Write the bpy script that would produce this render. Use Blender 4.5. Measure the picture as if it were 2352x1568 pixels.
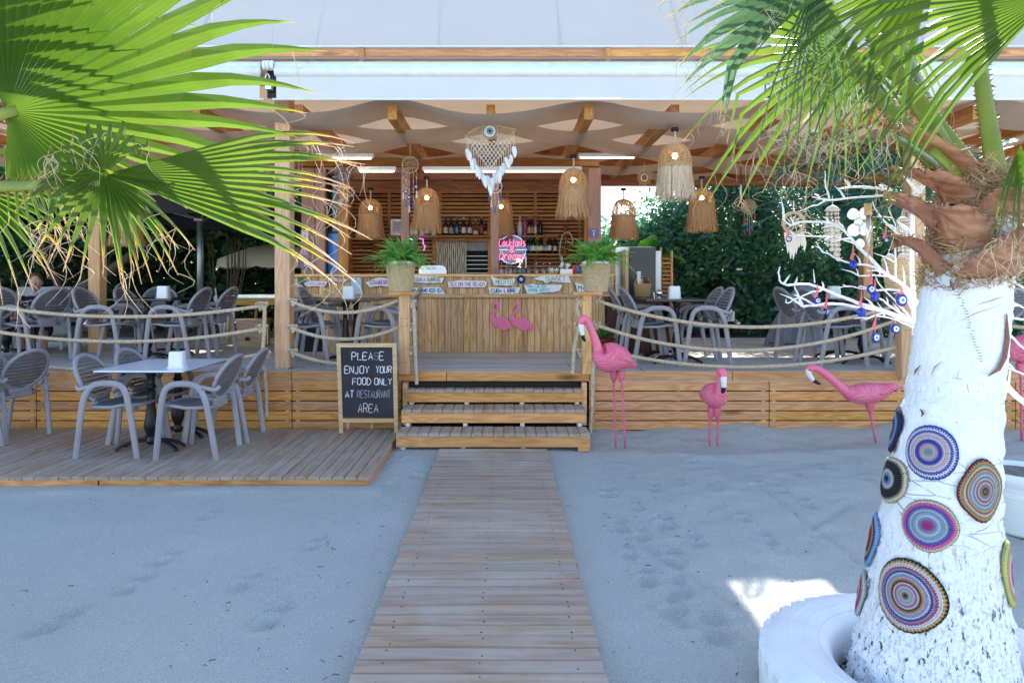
import bpy, math, random
import numpy as np
from mathutils import Vector, Matrix
RN = random.Random(11)
NP = np.random.default_rng(5)
sc = bpy.context.scene
for _o in list(bpy.data.objects):
    bpy.data.objects.remove(_o)
col = sc.collection
pi = math.pi
rad = math.radians
# ---------------------------------------------------------------- camera, sky, sun, exposure
F, PX, PY, EYE = 1548.0, 1159.0, 649.0, 1.6        # focal length in picture units, vanishing point, eye height
cam_d = bpy.data.cameras.new('camera')
cam = bpy.data.objects.new('camera', cam_d)
col.objects.link(cam)
cam.location = (0, 0, EYE)
cam.rotation_euler = (rad(90), 0, 0)
cam_d.sensor_width = 36.0
cam_d.lens = 36.0 * F / 2352.0
cam_d.shift_x = (1176 - PX) / 2352.0
cam_d.shift_y = (PY - 784) / 2352.0
cam_d.clip_start = 0.05
cam_d.clip_end = 600
sc.camera = cam
SUN_EL, SUN_AZ = rad(36), rad(28)                  # the sun stands behind the pergola, to the right
w = bpy.data.worlds.new('World')
sc.world = w
w.use_nodes = True
nt = w.node_tree
bg = nt.nodes['Background']
sky = nt.nodes.new('ShaderNodeTexSky')
sky.sky_type = 'NISHITA'
sky.sun_disc = False
sky.sun_elevation = SUN_EL
sky.sun_rotation = SUN_AZ
sky.altitude = 0
sky.air_density = 1.0
sky.dust_density = 0.6
sky.ozone_density = 1.0
nt.links.new(sky.outputs['Color'], bg.inputs['Color'])
bg.inputs['Strength'].default_value = 0.15
sl = bpy.data.lights.new('sun', 'SUN')
sl.energy = 4.2
sl.angle = rad(0.55)
sl.color = (1.0, 0.94, 0.84)
sun = bpy.data.objects.new('sun', sl)
col.objects.link(sun)
_s = Vector((math.sin(SUN_AZ) * math.cos(SUN_EL), math.cos(SUN_AZ) * math.cos(SUN_EL), math.sin(SUN_EL)))
sun.rotation_euler = _s.to_track_quat('Z', 'Y').to_euler()
sun.location = _s * 40
sc.view_settings.view_transform = 'Standard'
sc.view_settings.look = 'None'
sc.view_settings.gamma = 1.0
sc.view_settings.use_curve_mapping = False
sc.view_settings.exposure = 1.70
sc.render.engine = 'CYCLES'
sc.cycles.use_denoising = True
sc.cycles.max_bounces = 7
sc.cycles.diffuse_bounces = 5
sc.cycles.transmission_bounces = 5
sc.cycles.transparent_max_bounces = 8
sc.cycles.caustics_reflective = False
sc.cycles.caustics_refractive = False
sc.cycles.sample_clamp_indirect = 8
# ---------------------------------------------------------------- helpers
def P(x, y, d):
    """a point d metres ahead of the lens from the place it has in the 2352 x 1568 layout sketch"""
    return Vector(((x - PX) * d / F, d, EYE - (y - PY) * d / F))
def V(*a):
    return Vector(a)
def srgb(r, g, b):
    f = lambda c: ((c / 255 + .055) / 1.055) ** 2.4 if c > 10 else c / 255 / 12.92
    return (f(r), f(g), f(b), 1)
def cr(pts, n=6):
    """Catmull-Rom through pts (vectors or tuples of any size)"""
    p = [np.array(q, float) for q in pts]
    if len(p) < 3:
        return [tuple(q) for q in p]
    e = [2 * p[0] - p[1]] + p + [2 * p[-1] - p[-2]]
    out = []
    for i in range(1, len(e) - 2):
        a, b, c, d = e[i - 1], e[i], e[i + 1], e[i + 2]
        for k in range(n):
            t = k / n
            out.append(tuple(.5 * (2 * b + (c - a) * t + (2 * a - 5 * b + 4 * c - d) * t * t + (3 * b - a - 3 * c + d) * t ** 3)))
    out.append(tuple(p[-1]))
    return out
class MB:
    """collects shapes and links them as one mesh object"""
    def __init__(s):
        s.v, s.f, s.uv, s.mi, s.cm = [], [], None, [], 0
    def face(s, idx):
        s.f.append(tuple(idx)); s.mi.append(s.cm)
    def box(s, c, d, rot=None):
        i = len(s.v); c = Vector(c)
        for a in (-.5, .5):
            for b in (-.5, .5):
                for e in (-.5, .5):
                    q = Vector((a * d[0], b * d[1], e * d[2]))
                    if rot is not None: q = rot @ q
                    s.v.append(tuple(c + q))
        for q in ((0, 1, 3, 2), (4, 6, 7, 5), (0, 4, 5, 1), (2, 3, 7, 6), (0, 2, 6, 4), (1, 5, 7, 3)):
            s.face([i + k for k in q])
        return s
    def bar(s, a, b, wd, th, up=(0, 0, 1)):
        """a rectangular bar from a to b"""
        a, b = Vector(a), Vector(b); x = (b - a); l = x.length; x.normalize()
        z = Vector(up); z = (z - x * z.dot(x)); z.normalize(); y = z.cross(x)
        return s.box((a + b) / 2, (l, wd, th), Matrix((x, y, z)).transposed())
    def plank(s, L, wd, th, c=.004):
        """length on local X, centred, top at z=0, chamfered long edges"""
        h = wd / 2
        pr = [(-h, -th), (h, -th), (h, -c), (h - c, 0), (-h + c, 0), (-h, -c)]
        i = len(s.v); n = len(pr)
        for x in (-L / 2, L / 2):
            s.v += [(x, y, z) for y, z in pr]
        for k in range(n):
            s.face([i + k, i + (k + 1) % n, i + n + (k + 1) % n, i + n + k])
        s.face([i + k for k in range(n)][::-1]); s.face([i + n + k for k in range(n)])
        return s
    def tube(s, path, r, n=8, cap=True, flat=None, up=None, sqr=False):
        """sweep along path; r scalar or list; flat=(a,b) scales the section"""
        p = [Vector(q) for q in path]; m = len(p)
        rr = r if hasattr(r, '__len__') else [r] * m
        i = len(s.v); T = []
        for k in range(m):
            t = p[min(k + 1, m - 1)] - p[max(k - 1, 0)]
            T.append(t.normalized() if t.length > 1e-9 else Vector((0, 0, 1)))
        u = Vector(up) if up is not None else (Vector((0, 0, 1)) if abs(T[0].z) < .9 else Vector((1, 0, 0)))
        for k in range(m):
            u = (u - T[k] * u.dot(T[k]))
            if u.length < 1e-6: u = T[k].orthogonal()
            u.normalize(); w_ = T[k].cross(u)
            ra = rr[k]
            ax, bx = (ra, ra) if not hasattr(ra, '__len__') else ra
            if flat: ax, bx = ax * flat[0], bx * flat[1]
            for j in range(n):
                a = 2 * pi * (j + .5) / n
                ca, sa = math.cos(a), math.sin(a)
                if sqr: ca, sa = max(-1, min(1, 1.22 * ca)), max(-1, min(1, 1.22 * sa))
                s.v.append(tuple(p[k] + u * (ca * ax) + w_ * (sa * bx)))
        for k in range(m - 1):
            for j in range(n):
                a, b = i + k * n + j, i + k * n + (j + 1) % n
                s.face([a, b, b + n, a + n])
        if cap:
            s.face([i + j for j in range(n)][::-1]); s.face([i + (m - 1) * n + j for j in range(n)])
        return s
    def lathe(s, prof, n=24, c=(0, 0, 0), cap=True, wob=None):
        i = len(s.v); m = len(prof)
        for k, (r, z) in enumerate(prof):
            for j in range(n):
                a = 2 * pi * j / n
                q = r if wob is None else r * wob(a, z)
                s.v.append((c[0] + q * math.cos(a), c[1] + q * math.sin(a), c[2] + z))
        for k in range(m - 1):
            for j in range(n):
                a, b = i + k * n + j, i + k * n + (j + 1) % n
                s.face([a, b, b + n, a + n])
        if cap:
            s.face([i + j for j in range(n)][::-1]); s.face([i + (m - 1) * n + j for j in range(n)])
        return s
    def prism(s, poly, a0, a1, axis=1):
        """polygon in the other two axes, extruded along axis"""
        i = len(s.v); n = len(poly)
        for t in (a0, a1):
            for (x, z) in poly:
                s.v.append({0: (t, x, z), 1: (x, t, z), 2: (x, z, t)}[axis])
        s.face([i + k for k in range(n)]); s.face([i + n + k for k in range(n)][::-1])
        for k in range(n):
            s.face([i + k, i + n + k, i + n + (k + 1) % n, i + (k + 1) % n])
        return s
    def strip(s, A, B):
        """quads between two polylines"""
        i = len(s.v); n = len(A)
        for a, b in zip(A, B):
            s.v.append(tuple(a)); s.v.append(tuple(b))
        for k in range(n - 1):
            j = i + 2 * k
            s.face([j, j + 1, j + 3, j + 2])
        return s
    def ball(s, c, r, n=10, m=7):
        r = r if hasattr(r, '__len__') else (r, r, r)
        i = len(s.v)
        for k in range(1, m):
            t = pi * k / m
            for j in range(n):
                a = 2 * pi * j / n
                s.v.append((c[0] + r[0] * math.sin(t) * math.cos(a), c[1] + r[1] * math.sin(t) * math.sin(a), c[2] + r[2] * math.cos(t)))
        s.v.append((c[0], c[1], c[2] + r[2])); s.v.append((c[0], c[1], c[2] - r[2]))
        tp, bt = len(s.v) - 2, len(s.v) - 1
        for k in range(m - 2):
            for j in range(n):
                a, b = i + k * n + j, i + k * n + (j + 1) % n
                s.face([a, a + n, b + n, b])
        for j in range(n):
            s.face([tp, i + j, i + (j + 1) % n]); s.face([bt, i + (m - 2) * n + (j + 1) % n, i + (m - 2) * n + j])
        return s
    def mesh(s, name, mt, smooth=False):
        me = bpy.data.meshes.new(name)
        me.from_pydata(s.v, [], s.f)
        for q in (mt if isinstance(mt, (list, tuple)) else [mt]):
            me.materials.append(q)
        if any(s.mi): me.polygons.foreach_set('material_index', s.mi)
        if s.uv is not None:
            ul = me.uv_layers.new(name='UVMap')
            li = np.zeros(len(me.loops), np.int32); me.loops.foreach_get('vertex_index', li)
            ul.data.foreach_set('uv', np.array(s.uv, np.float32)[li].ravel())
        if smooth: me.polygons.foreach_set('use_smooth', [True] * len(me.polygons))
        me.update()
        return me
    def build(s, name, mt, parent=None, loc=(0, 0, 0), rot=(0, 0, 0), smooth=False):
        return ob(name, s.mesh(name, mt, smooth), parent, loc, rot)
def ob(name, me, parent=None, loc=(0, 0, 0), rot=(0, 0, 0), scale=None):
    o = bpy.data.objects.new(name, me)
    col.objects.link(o)
    o.location = loc; o.rotation_euler = rot
    if scale is not None: o.scale = scale
    if parent is not None: o.parent = parent
    return o
def tag(o, label=None, cat=None, group=None, kind=None):
    if label: o['label'] = label
    if cat: o['category'] = cat
    if group: o['group'] = group
    if kind: o['kind'] = kind
    return o
def thing(name, label, cat, loc=(0, 0, 0), rz=0, group=None, rot=None):
    o = bpy.data.objects.new(name, None)
    o.empty_display_size = .1
    col.objects.link(o)
    o.location = loc; o.rotation_euler = rot if rot else (0, 0, rz)
    return tag(o, label, cat, group)
def struct(name, loc=(0, 0, 0)):
    o = bpy.data.objects.new(name, None); col.objects.link(o); o.location = loc
    return tag(o, kind='structure')
def kids(o):
    return [c for c in bpy.data.objects if c.parent is o]
KID = {}
def dup(root, loc, rz=0, label=None, group=None, scale=None, rot=None):
    """a copy of a thing, its parts and sub-parts, sharing mesh data"""
    key = root.name
    if key not in KID:
        KID[key] = [(c, kids(c)) for c in kids(root)]
    r = root.copy(); col.objects.link(r); r.location = loc; r.rotation_euler = rot if rot else (0, 0, rz)
    if scale: r.scale = scale
    if label: r['label'] = label
    if group: r['group'] = group
    for c, gs in KID[key]:
        k = c.copy(); col.objects.link(k); k.parent = r
        for g in gs:
            h = g.copy(); col.objects.link(h); h.parent = k
    return r
# ---------------------------------------------------------------- materials
class N:
    def __init__(s, name):
        s.m = bpy.data.materials.new(name); s.m.use_nodes = True
        s.t = s.m.node_tree; s.b = s.t.nodes['Principled BSDF']; s.o = s.t.nodes['Material Output']
    def n(s, typ, **kw):
        q = s.t.nodes.new('ShaderNode' + typ)
        for k, v in kw.items():
            if k in q.inputs: s.set(q.inputs[k], v)
            else: setattr(q, k, v)
        return q
    def set(s, i, v):
        if hasattr(v, 'is_linked'): s.t.links.new(v, i)
        else: i.default_value = v
    def l(s, a, b): s.t.links.new(a, b)
    def co(s, kind='Object', scale=(1, 1, 1), rnd=True):
        tc = s.n('TexCoord')
        mp = s.n('Mapping')
        mp.inputs['Scale'].default_value = scale
        s.l(tc.outputs[kind], mp.inputs['Vector'])
        if rnd:
            oi = s.n('ObjectInfo')
            cx = s.n('CombineXYZ')
            for i, k in enumerate((31.7, 17.3, 53.1)):
                m = s.n('Math', operation='MULTIPLY'); s.l(oi.outputs['Random'], m.inputs[0]); m.inputs[1].default_value = k
                s.l(m.outputs[0], cx.inputs[i])
            s.l(cx.outputs[0], mp.inputs['Location'])
        return mp.outputs['Vector']
    def noise(s, vec, scale=5, detail=4, rough=.55, dist=0):
        q = s.n('TexNoise'); s.l(vec, q.inputs['Vector'])
        q.inputs['Scale'].default_value = scale; q.inputs['Detail'].default_value = detail
        q.inputs['Roughness'].default_value = rough; q.inputs['Distortion'].default_value = dist
        return q.outputs['Fac']
    def ramp(s, fac, stops, const=False):
        q = s.n('ValToRGB'); s.l(fac, q.inputs['Fac']); r = q.color_ramp
        if const: r.interpolation = 'CONSTANT'
        while len(r.elements) < len(stops): r.elements.new(.5)
        for e, (p, c) in zip(r.elements, stops):
            e.position = p; e.color = c if len(c) == 4 else (*c, 1)
        return q.outputs['Color']
    def mix(s, fac, a, b, typ='MIX'):
        q = s.n('Mix', data_type='RGBA', blend_type=typ)
        s.set(q.inputs[0], fac); s.set(q.inputs[6], a); s.set(q.inputs[7], b)
        return q.outputs[2]
    def math(s, op, a, b=0.0):
        q = s.n('Math', operation=op); s.set(q.inputs[0], a); s.set(q.inputs[1], b)
        return q.outputs[0]
    def bump(s, h, strength=.3, dist=.01):
        q = s.n('Bump'); q.inputs['Strength'].default_value = strength; q.inputs['Distance'].default_value = dist
        s.l(h, q.inputs['Height']); s.l(q.outputs['Normal'], s.b.inputs['Normal'])
        return q
    def base(s, c, rough=.6, metal=0):
        s.set(s.b.inputs['Base Color'], c); s.set(s.b.inputs['Roughness'], rough); s.b.inputs['Metallic'].default_value = metal
        return s
def plain(name, c, rough=.6, metal=0, var=.18, scale=9, bump=.12, bd=.004, bscale=60):
    """paint, plastic, metal: a colour with mild wear and fine relief"""
    q = N(name); v = q.co()
    f = q.noise(v, scale, 5)
    lo = tuple(x * (1 - var) for x in c[:3]) + (1,); hi = tuple(min(1, x * (1 + var * .7)) for x in c[:3]) + (1,)
    q.base(q.ramp(f, [(.3, lo), (.7, hi)]), rough, metal)
    if bump: q.bump(q.noise(v, bscale, 3), bump, bd)
    return q.m
def wood(name, c1, c2, dark, rough=.62, knots=.5, var=.35, gs=1.0, grey=None, bump=.25, axis=0, dust=0):
    """planed timber, grain along the local X axis"""
    q = N(name)
    sc_ = [(1.1, 16, 16), (16, 1.1, 16), (16, 16, 1.1)][axis]
    s2 = [(.5, 5, 5), (5, .5, 5), (5, 5, .5)][axis]
    s3 = [(1.6, 6, 6), (6, 1.6, 6), (6, 6, 1.6)][axis]
    v = q.co(scale=tuple(x * gs for x in sc_)); v2 = q.co(scale=tuple(x * gs for x in s2)); v3 = q.co(scale=s3)
    fine = q.noise(v, 3.0, 6, .62)
    big = q.noise(v2, 1.6, 2, .5, .4)
    ring = q.math('SINE', q.math('MULTIPLY', big, 46.0))
    ringm = q.math('MULTIPLY', q.math('ADD', ring, 1.0), .5)
    c = q.ramp(fine, [(.25, c1), (.75, c2)])
    c = q.mix(q.math('MULTIPLY', ringm, .58), c, dark)
    if knots:
        vo = q.n('TexVoronoi'); q.l(v3, vo.inputs['Vector']); vo.inputs['Scale'].default_value = .8
        k = q.ramp(vo.outputs['Distance'], [(.0, (1, 1, 1, 1)), (.10, (.6, .6, .6, 1)), (.2, (0, 0, 0, 1))])
        gate = q.ramp(vo.outputs['Color'], [(1 - knots * .7, (0, 0, 0, 1)), (1 - knots * .7 + .02, (1, 1, 1, 1))])
        c = q.mix(q.math('MULTIPLY', k, gate), c, tuple(x * .25 for x in dark[:3]) + (1,))
    if grey:
        c = q.mix(q.ramp(q.noise(v2, 3.0, 5, .6), [(.35, (0, 0, 0, 1)), (.65, (1, 1, 1, 1))]), c, grey)
    if dust:                                               # drifted sand lying in patches, continuous from board to board
        gp = q.n('NewGeometry').outputs['Position']
        dm = q.ramp(q.noise(gp, 1.1, 6, .65), [(.5, (0, 0, 0, 1)), (.72, (1, 1, 1, 1))])
        c = q.mix(q.math('MULTIPLY', dm, dust), c, (.56, .555, .52, 1))
    oi = q.n('ObjectInfo'); h = q.n('HueSaturation')
    q.l(c, h.inputs['Color'])
    q.l(q.math('ADD', q.math('MULTIPLY', oi.outputs['Random'], var), 1 - var / 2), h.inputs['Value'])
    r2 = q.math('FRACT', q.math('MULTIPLY', oi.outputs['Random'], 7.31))
    q.l(q.math('ADD', q.math('MULTIPLY', r2, .012), .492), h.inputs['Hue'])
    q.l(q.math('ADD', q.math('MULTIPLY', r2, .16), 1.02), h.inputs['Saturation'])
    q.base(h.outputs['Color'], rough)
    q.bump(q.math('ADD', fine, q.math('MULTIPLY', ringm, .35)), bump, .004)
    return q.m
def leafmat(name, c1, c2, trans=.45, rough=.45, scale=6, tip=None, tipc=None):
    """foliage: light passes through; UV x runs from base to tip and dries out there when tip is set"""
    q = N(name); v = q.co(rnd=True)
    c = q.ramp(q.noise(v, scale, 3), [(.3, c1), (.7, c2)])
    if tip:
        uv = q.n('TexCoord').outputs['UV']; sx = q.n('SeparateXYZ'); q.l(uv, sx.inputs[0])
        t = q.math('ADD', sx.outputs[0], q.math('MULTIPLY', q.math('SUBTRACT', q.noise(v, 4, 2), .5), .12))
        k1 = q.ramp(t, [(tip, (0, 0, 0, 1)), (tip + .07, (1, 1, 1, 1))])
        k2 = q.ramp(t, [(tip + .06, (0, 0, 0, 1)), (min(.99, tip + .12), (1, 1, 1, 1))])
        c = q.mix(k2, q.mix(k1, c, tipc[0]), tipc[1])
        sv = q.math('SINE', q.math('MULTIPLY', sx.outputs[1], 40.0))
        c = q.mix(q.math('MULTIPLY', q.math('ADD', sv, 1.0), .08), c, tuple(x * .4 for x in c1[:3]) + (1,))
    q.base(c, rough)
    tr = q.n('BsdfTranslucent'); hs = q.n('HueSaturation'); q.l(c, hs.inputs['Color']); hs.inputs['Value'].default_value = 1.75; hs.inputs['Saturation'].default_value = 1.05; hs.inputs['Hue'].default_value = .492
    q.l(hs.outputs['Color'], tr.inputs['Color'])
    mx = q.n('MixShader'); mx.inputs[0].default_value = trans
    q.l(q.b.outputs[0], mx.inputs[1]); q.l(tr.outputs[0], mx.inputs[2]); q.l(mx.outputs[0], q.o.inputs['Surface'])
    return q.m
def glow(name, c, strength):
    q = N(name); q.base(c, .4)
    q.b.inputs['Emission Color'].default_value = c; q.b.inputs['Emission Strength'].default_value = strength
    return q.m
def glassm(name, c, rough=.05, alpha=None):
    q = N(name); q.base(c, rough)
    q.b.inputs['Transmission Weight'].default_value = .92; q.b.inputs['IOR'].default_value = 1.45
    return q.m
M = {}
M['pine'] = wood('pine', (.66, .345, .16, 1), (.79, .44, .22, 1), (.45, .19, .075, 1), knots=.6, gs=1.5)
M['pine_v'] = wood('pine_beam', (.68, .42, .225, 1), (.78, .52, .30, 1), (.54, .28, .13, 1), knots=.4, var=.2, axis=0)
M['barwood'] = wood('bar_boards', (.66, .41, .215, 1), (.82, .57, .335, 1), (.46, .24, .11, 1), knots=.55, var=.42, gs=1.4)
M['greywood'] = wood('weathered_boards', (.37, .245, .165, 1), (.47, .335, .24, 1), (.25, .15, .095, 1), knots=.4, var=.13, grey=(.42, .345, .285, 1), rough=.75, dust=.45)
M['deckwood'] = wood('deck_boards', (.48, .44, .40, 1), (.60, .56, .52, 1), (.37, .33, .29, 1), knots=.25, var=.2, grey=(.58, .565, .55, 1), rough=.7)
M['redwood'] = wood('red_timber', (.30, .115, .045, 1), (.40, .17, .07, 1), (.20, .065, .022, 1), knots=.2, var=.2, rough=.5)
M['mauve'] = wood('mauve_timber', (.36, .20, .15, 1), (.43, .25, .19, 1), (.30, .155, .115, 1), knots=.05, var=.1, rough=.5, bump=.12)
M['slatwood'] = wood('slat_timber', (.50, .25, .11, 1), (.66, .36, .17, 1), (.34, .14, .055, 1), knots=.35, var=.5)
M['paleframe'] = wood('pale_timber', (.66, .47, .27, 1), (.76, .57, .35, 1), (.55, .36, .18, 1), knots=.1, var=.1)
M['white'] = plain('white_paint', (.82, .83, .84, 1), .45, var=.06)
M['whiteplastic'] = plain('white_plastic', (.84, .85, .86, 1), .3, var=.03, bump=0)
M['steel'] = plain('brushed_steel', (.62, .63, .65, 1), .32, 1.0, var=.1)
M['black'] = plain('black_metal', (.018, .018, .02, 1), .38, .4, var=.3)
M['blackmatte'] = plain('black_matte', (.014, .014, .016, 1), .7, var=.3)
M['void'] = plain('unlit_cavity', (.012, .011, .01, 1), .9, var=.2)  # near-black colour stands in for the shade inside hollows
# ================================================================ ground
DY, DZ = 7.2, .66            # front edge and height of the deck
def sandmat():
    q = N('sand'); v = q.co(rnd=False)
    f = q.noise(v, 150, 5, .75); g = q.noise(v, .9, 4, .6); k = q.noise(v, 38, 5, .7)
    c = q.ramp(g, [(.3, (.44, .465, .44, 1)), (.7, (.585, .605, .565, 1))])
    c = q.mix(.62, c, q.ramp(f, [(.34, (.235, .245, .235, 1)), (.62, (.69, .70, .66, 1))]))
    vo = q.n('TexVoronoi'); q.l(v, vo.inputs['Vector']); vo.inputs['Scale'].default_value = 34
    spk = q.math('MULTIPLY', q.ramp(vo.outputs['Distance'], [(.07, (1, 1, 1, 1)), (.12, (0, 0, 0, 1))]), q.ramp(vo.outputs['Color'], [(.9, (0, 0, 0, 1)), (.92, (1, 1, 1, 1))]))
    c = q.mix(spk, c, (.80, .78, .74, 1))
    vo2 = q.n('TexVoronoi'); q.l(v, vo2.inputs['Vector']); vo2.inputs['Scale'].default_value = 21
    sp2 = q.math('MULTIPLY', q.ramp(vo2.outputs['Distance'], [(.07, (1, 1, 1, 1)), (.12, (0, 0, 0, 1))]), q.ramp(vo2.outputs['Color'], [(.9, (0, 0, 0, 1)), (.92, (1, 1, 1, 1))]))
    c = q.mix(sp2, c, (.045, .04, .035, 1))
    q.base(c, .9)
    q.bump(q.math('ADD', q.math('ADD', f, q.math('MULTIPLY', k, 1.2)), q.math('MULTIPLY', q.noise(v, 11, 4), 1.6)), .75, .016)
    return q.m
M['sand'] = sandmat()
def sand():
    xs = np.arange(-7.4, 7.4, .027); ys = np.concatenate([np.arange(.9, 7.6, .027)])
    X, Y = np.meshgrid(xs, ys)
    Z = np.zeros_like(X)
    r = np.random.default_rng(3)
    for k in range(26):
        fx, fy = r.normal(0, 1.6), r.normal(0, 2.2)
        Z += .0042 * np.sin(X * fx + Y * fy + r.uniform(0, 6.28)) / (1 + .25 * math.hypot(fx, fy))
    for k in range(40):                                     # short wind and foot ripples on the right
        fx, fy = r.normal(0, 9), r.normal(0, 14)
        Z += .0011 * np.sin(X * fx + Y * fy + r.uniform(0, 6.28)) * np.clip((X - .3) / 1.2, 0.12, 1)
    # drift against the deck skirt and below the step
    Z += .075 * np.exp(-((Y - 7.15) / .42) ** 2) * np.clip((X - .7) / .5, 0, 1) * (1 + .35 * np.sin(X * 3.1) + .25 * np.sin(X * 7.7 + 1))
    Z += .030 * np.exp(-((Y - 6.25 - .12 * np.sin(X * 2.2)) / .16) ** 2) * np.clip((X - .9) / .4, 0, 1)
    Z += .022 * np.exp(-((Y - 5.9) / .3) ** 2 - ((X + .85) / .25) ** 2)
    Z += .016 * np.exp(-((Y - 5.15) / .1) ** 2) * (X < -.9) * (1 + .5 * np.sin(X * 5))
    def dent(cx, cy, a, sx, sy, d, rim=.35):
        c_, s_ = math.cos(a), math.sin(a)
        u = ((X - cx) * c_ + (Y - cy) * s_) / sx; v = (-(X - cx) * s_ + (Y - cy) * c_) / sy
        q = u * u + v * v
        return -d * np.exp(-q ** 2) + d * rim * np.exp(-((np.sqrt(q) - 1.35) / .3) ** 2)
    for (px, py, s) in [(1525, 1200, 1), (1545, 1285, 1), (1555, 1355, 1), (1540, 1400, 1), (1640, 1450, 1.1), (1460, 1160, .8), (1500, 1120, .8), (1420, 1210, .8), (1480, 1330, .9), (1440, 1270, .8), (1700, 1190, .8), (1760, 1240, .8), (1820, 1090, .7), (1580, 1060, .7), (300, 1350, .8), (380, 1290, .7), (620, 1420, .9), (560, 1340, .8), (720, 1250, .7), (120, 1440, .9), (480, 1190, .7),
                        (1395, 1130, .9), (1440, 1090, .8), (1560, 1110, .7), (1640, 1125, .7), (1730, 1105, .7), (1790, 1130, .7), (1850, 1160, .8),
                        (1470, 1230, .8), (1600, 1245, .7), (1880, 1075, .7), (1980, 1100, .7), (900, 1110, .9), (930, 1060, .9), (960, 1090, .9), (880, 1075, .8)]:
        d = F * EYE / (py - PY); cx = (px - PX) * d / F
        a = r.uniform(-.5, .5)
        Z += dent(cx, d - .05, a, .055 * s, .075 * s, .03 * s)
        Z += dent(cx + .02, d + .10, a, .05 * s, .06 * s, .024 * s)
    for (x0, y0, x1, y1) in [(1470, 1250, 1700, 1405), (1740, 1120, 1970, 1290), (1700, 1425, 1560, 1440), (1560, 1440, 1480, 1395), (1860, 1215, 1950, 1160)]:
        A, B = [np.array([(px - PX) * (F * EYE / (py - PY)) / F, F * EYE / (py - PY)]) for px, py in ((x0, y0), (x1, y1))]
        L = B - A; t = np.clip(((X - A[0]) * L[0] + (Y - A[1]) * L[1]) / (L @ L), 0, 1)
        dd = np.hypot(X - A[0] - t * L[0], Y - A[1] - t * L[1])
        Z += -.010 * np.exp(-(dd / .025) ** 2) + .005 * np.exp(-((dd - .06) / .03) ** 2)
    edge = np.minimum(np.minimum(X + 7.4, 7.37 - X), np.minimum(Y - .9, 7.58 - Y))
    Z -= .08 * np.clip(1 - edge / .25, 0, 1) ** 2
    # keep the sand under the boards
    onb = (X > -.575) & (X < .365) & (Y < 6.22)
    Z = np.where(onb, np.minimum(Z, -.012), Z)
    onp = (X < -1.05) & (Y > 5.3)
    Z = np.where(onp, np.minimum(Z, .0), Z)
    ny, nx = X.shape
    me = bpy.data.meshes.new('sand')
    me.vertices.add(nx * ny)
    me.vertices.foreach_set('co', np.stack([X, Y, Z], -1).astype(np.float32).ravel())
    i = np.arange((ny - 1) * nx).reshape(ny - 1, nx)[:, :-1].ravel()
    q = np.stack([i, i + 1, i + nx + 1, i + nx], -1).astype(np.int32)
    me.loops.add(q.size); me.loops.foreach_set('vertex_index', q.ravel())
    me.polygons.add(len(q)); me.polygons.foreach_set('loop_start', np.arange(0, q.size, 4, dtype=np.int32))
    me.polygons.foreach_set('use_smooth', np.ones(len(q), bool))
    me.materials.append(M['sand']); me.update(calc_edges=True)
    return ob('sand', me)
tag(sand(), kind='structure')
g = MB(); g.box((0, 0, -.11), (160, 160, .1))
tag(g.build('ground', M['sand']), kind='structure')
# dry twigs and leaf bits lying about on the sand
m = MB()
for k in range(300):
    px, py = RN.uniform(20, 1900), RN.uniform(1010, 1560)
    d = F * EYE / (py - PY); x = (px - PX) * d / F
    if -.66 < x < .46 or (x < -1.0 and d > 5.25): continue
    a = RN.uniform(0, 6.28); L = RN.uniform(.004, .035)
    b = (x + math.cos(a) * L, d + math.sin(a) * L, .014)
    m.tube([(x, d, .010), ((x + b[0]) / 2, (d + b[1]) / 2 + .0015, .0125), (b[0], b[1], .010)], RN.choice((.0009, .0013, .002)), 4)
tag(m.build('sand_litter', plain('dry_litter', (.10, .075, .05, 1), .9)), 'dry twigs and leaf bits strewn over the sand', 'litter', kind='stuff')
# ================================================================ boardwalk on the sand
bw = struct('boardwalk')
pl = [MB().plank(1.002 + .004 * k, .0885, .028, .006).mesh('plank', M['greywood']) for k in range(3)]
SCREW = MB().lathe([(.0045, -.002), (.0045, .0), (.001, .0005)], 7).mesh('screw', M['black'])
y = 6.26; k = 0
while y > 1.35:
    ob('plank', pl[k % 3], bw, (-.104 + RN.uniform(-.004, .004), y, .05 + RN.uniform(-.0015, .0015)), (0, 0, RN.uniform(-.002, .002)))
    for x_ in (-.5, -.1, .3): ob('screw', SCREW, bw, (x_ + RN.uniform(-.008, .008), y + RN.choice((-.022, .022)), .0515))
    y -= .0955; k += 1
for x in (-.5, -.1, .3):
    MB().box((x, 3.8, .008), (.06, 4.95, .026)).build('joist', M['greywood'], bw)
# ================================================================ low platform on the left
pf = struct('platform')
pa = MB().plank(1.735, .0925, .026, .005).mesh('plank', M['greywood'])
pb = MB().plank(.9, .0925, .026, .005).mesh('plank', M['greywood'])
pc = MB().plank(.83, .0925, .026, .005).mesh('plank', M['greywood'])
x = -1.07 - .047; k = 0
while x > -7.0:
    dz = RN.uniform(-.0015, .0015)
    if x < -2.4 and k % 5 == 4:
        ob('plank', pa, pf, (x, 6.185, .07 + dz), (0, 0, pi / 2))
    else:
        ob('plank', pb, pf, (x, 6.60, .07 + dz), (0, 0, pi / 2))
        ob('plank', pc, pf, (x, 5.73 + RN.uniform(-.004, .004), .07 - dz), (0, 0, pi / 2))
    x -= .098; k += 1
for yy in (5.345, 6.14, 6.98):
    for (x0, x1) in ((-1.08, -3.2), (-3.215, -5.2), (-5.215, -7)):
        MB().box(((x0 + x1) / 2, yy, .012), (x0 - x1, .045, .062)).build('joist', M['pine'], pf)
MB().box((-1.082, 6.14, .01), (.02, 1.62, .06)).build('side_board', M['pine'], pf)
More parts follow.
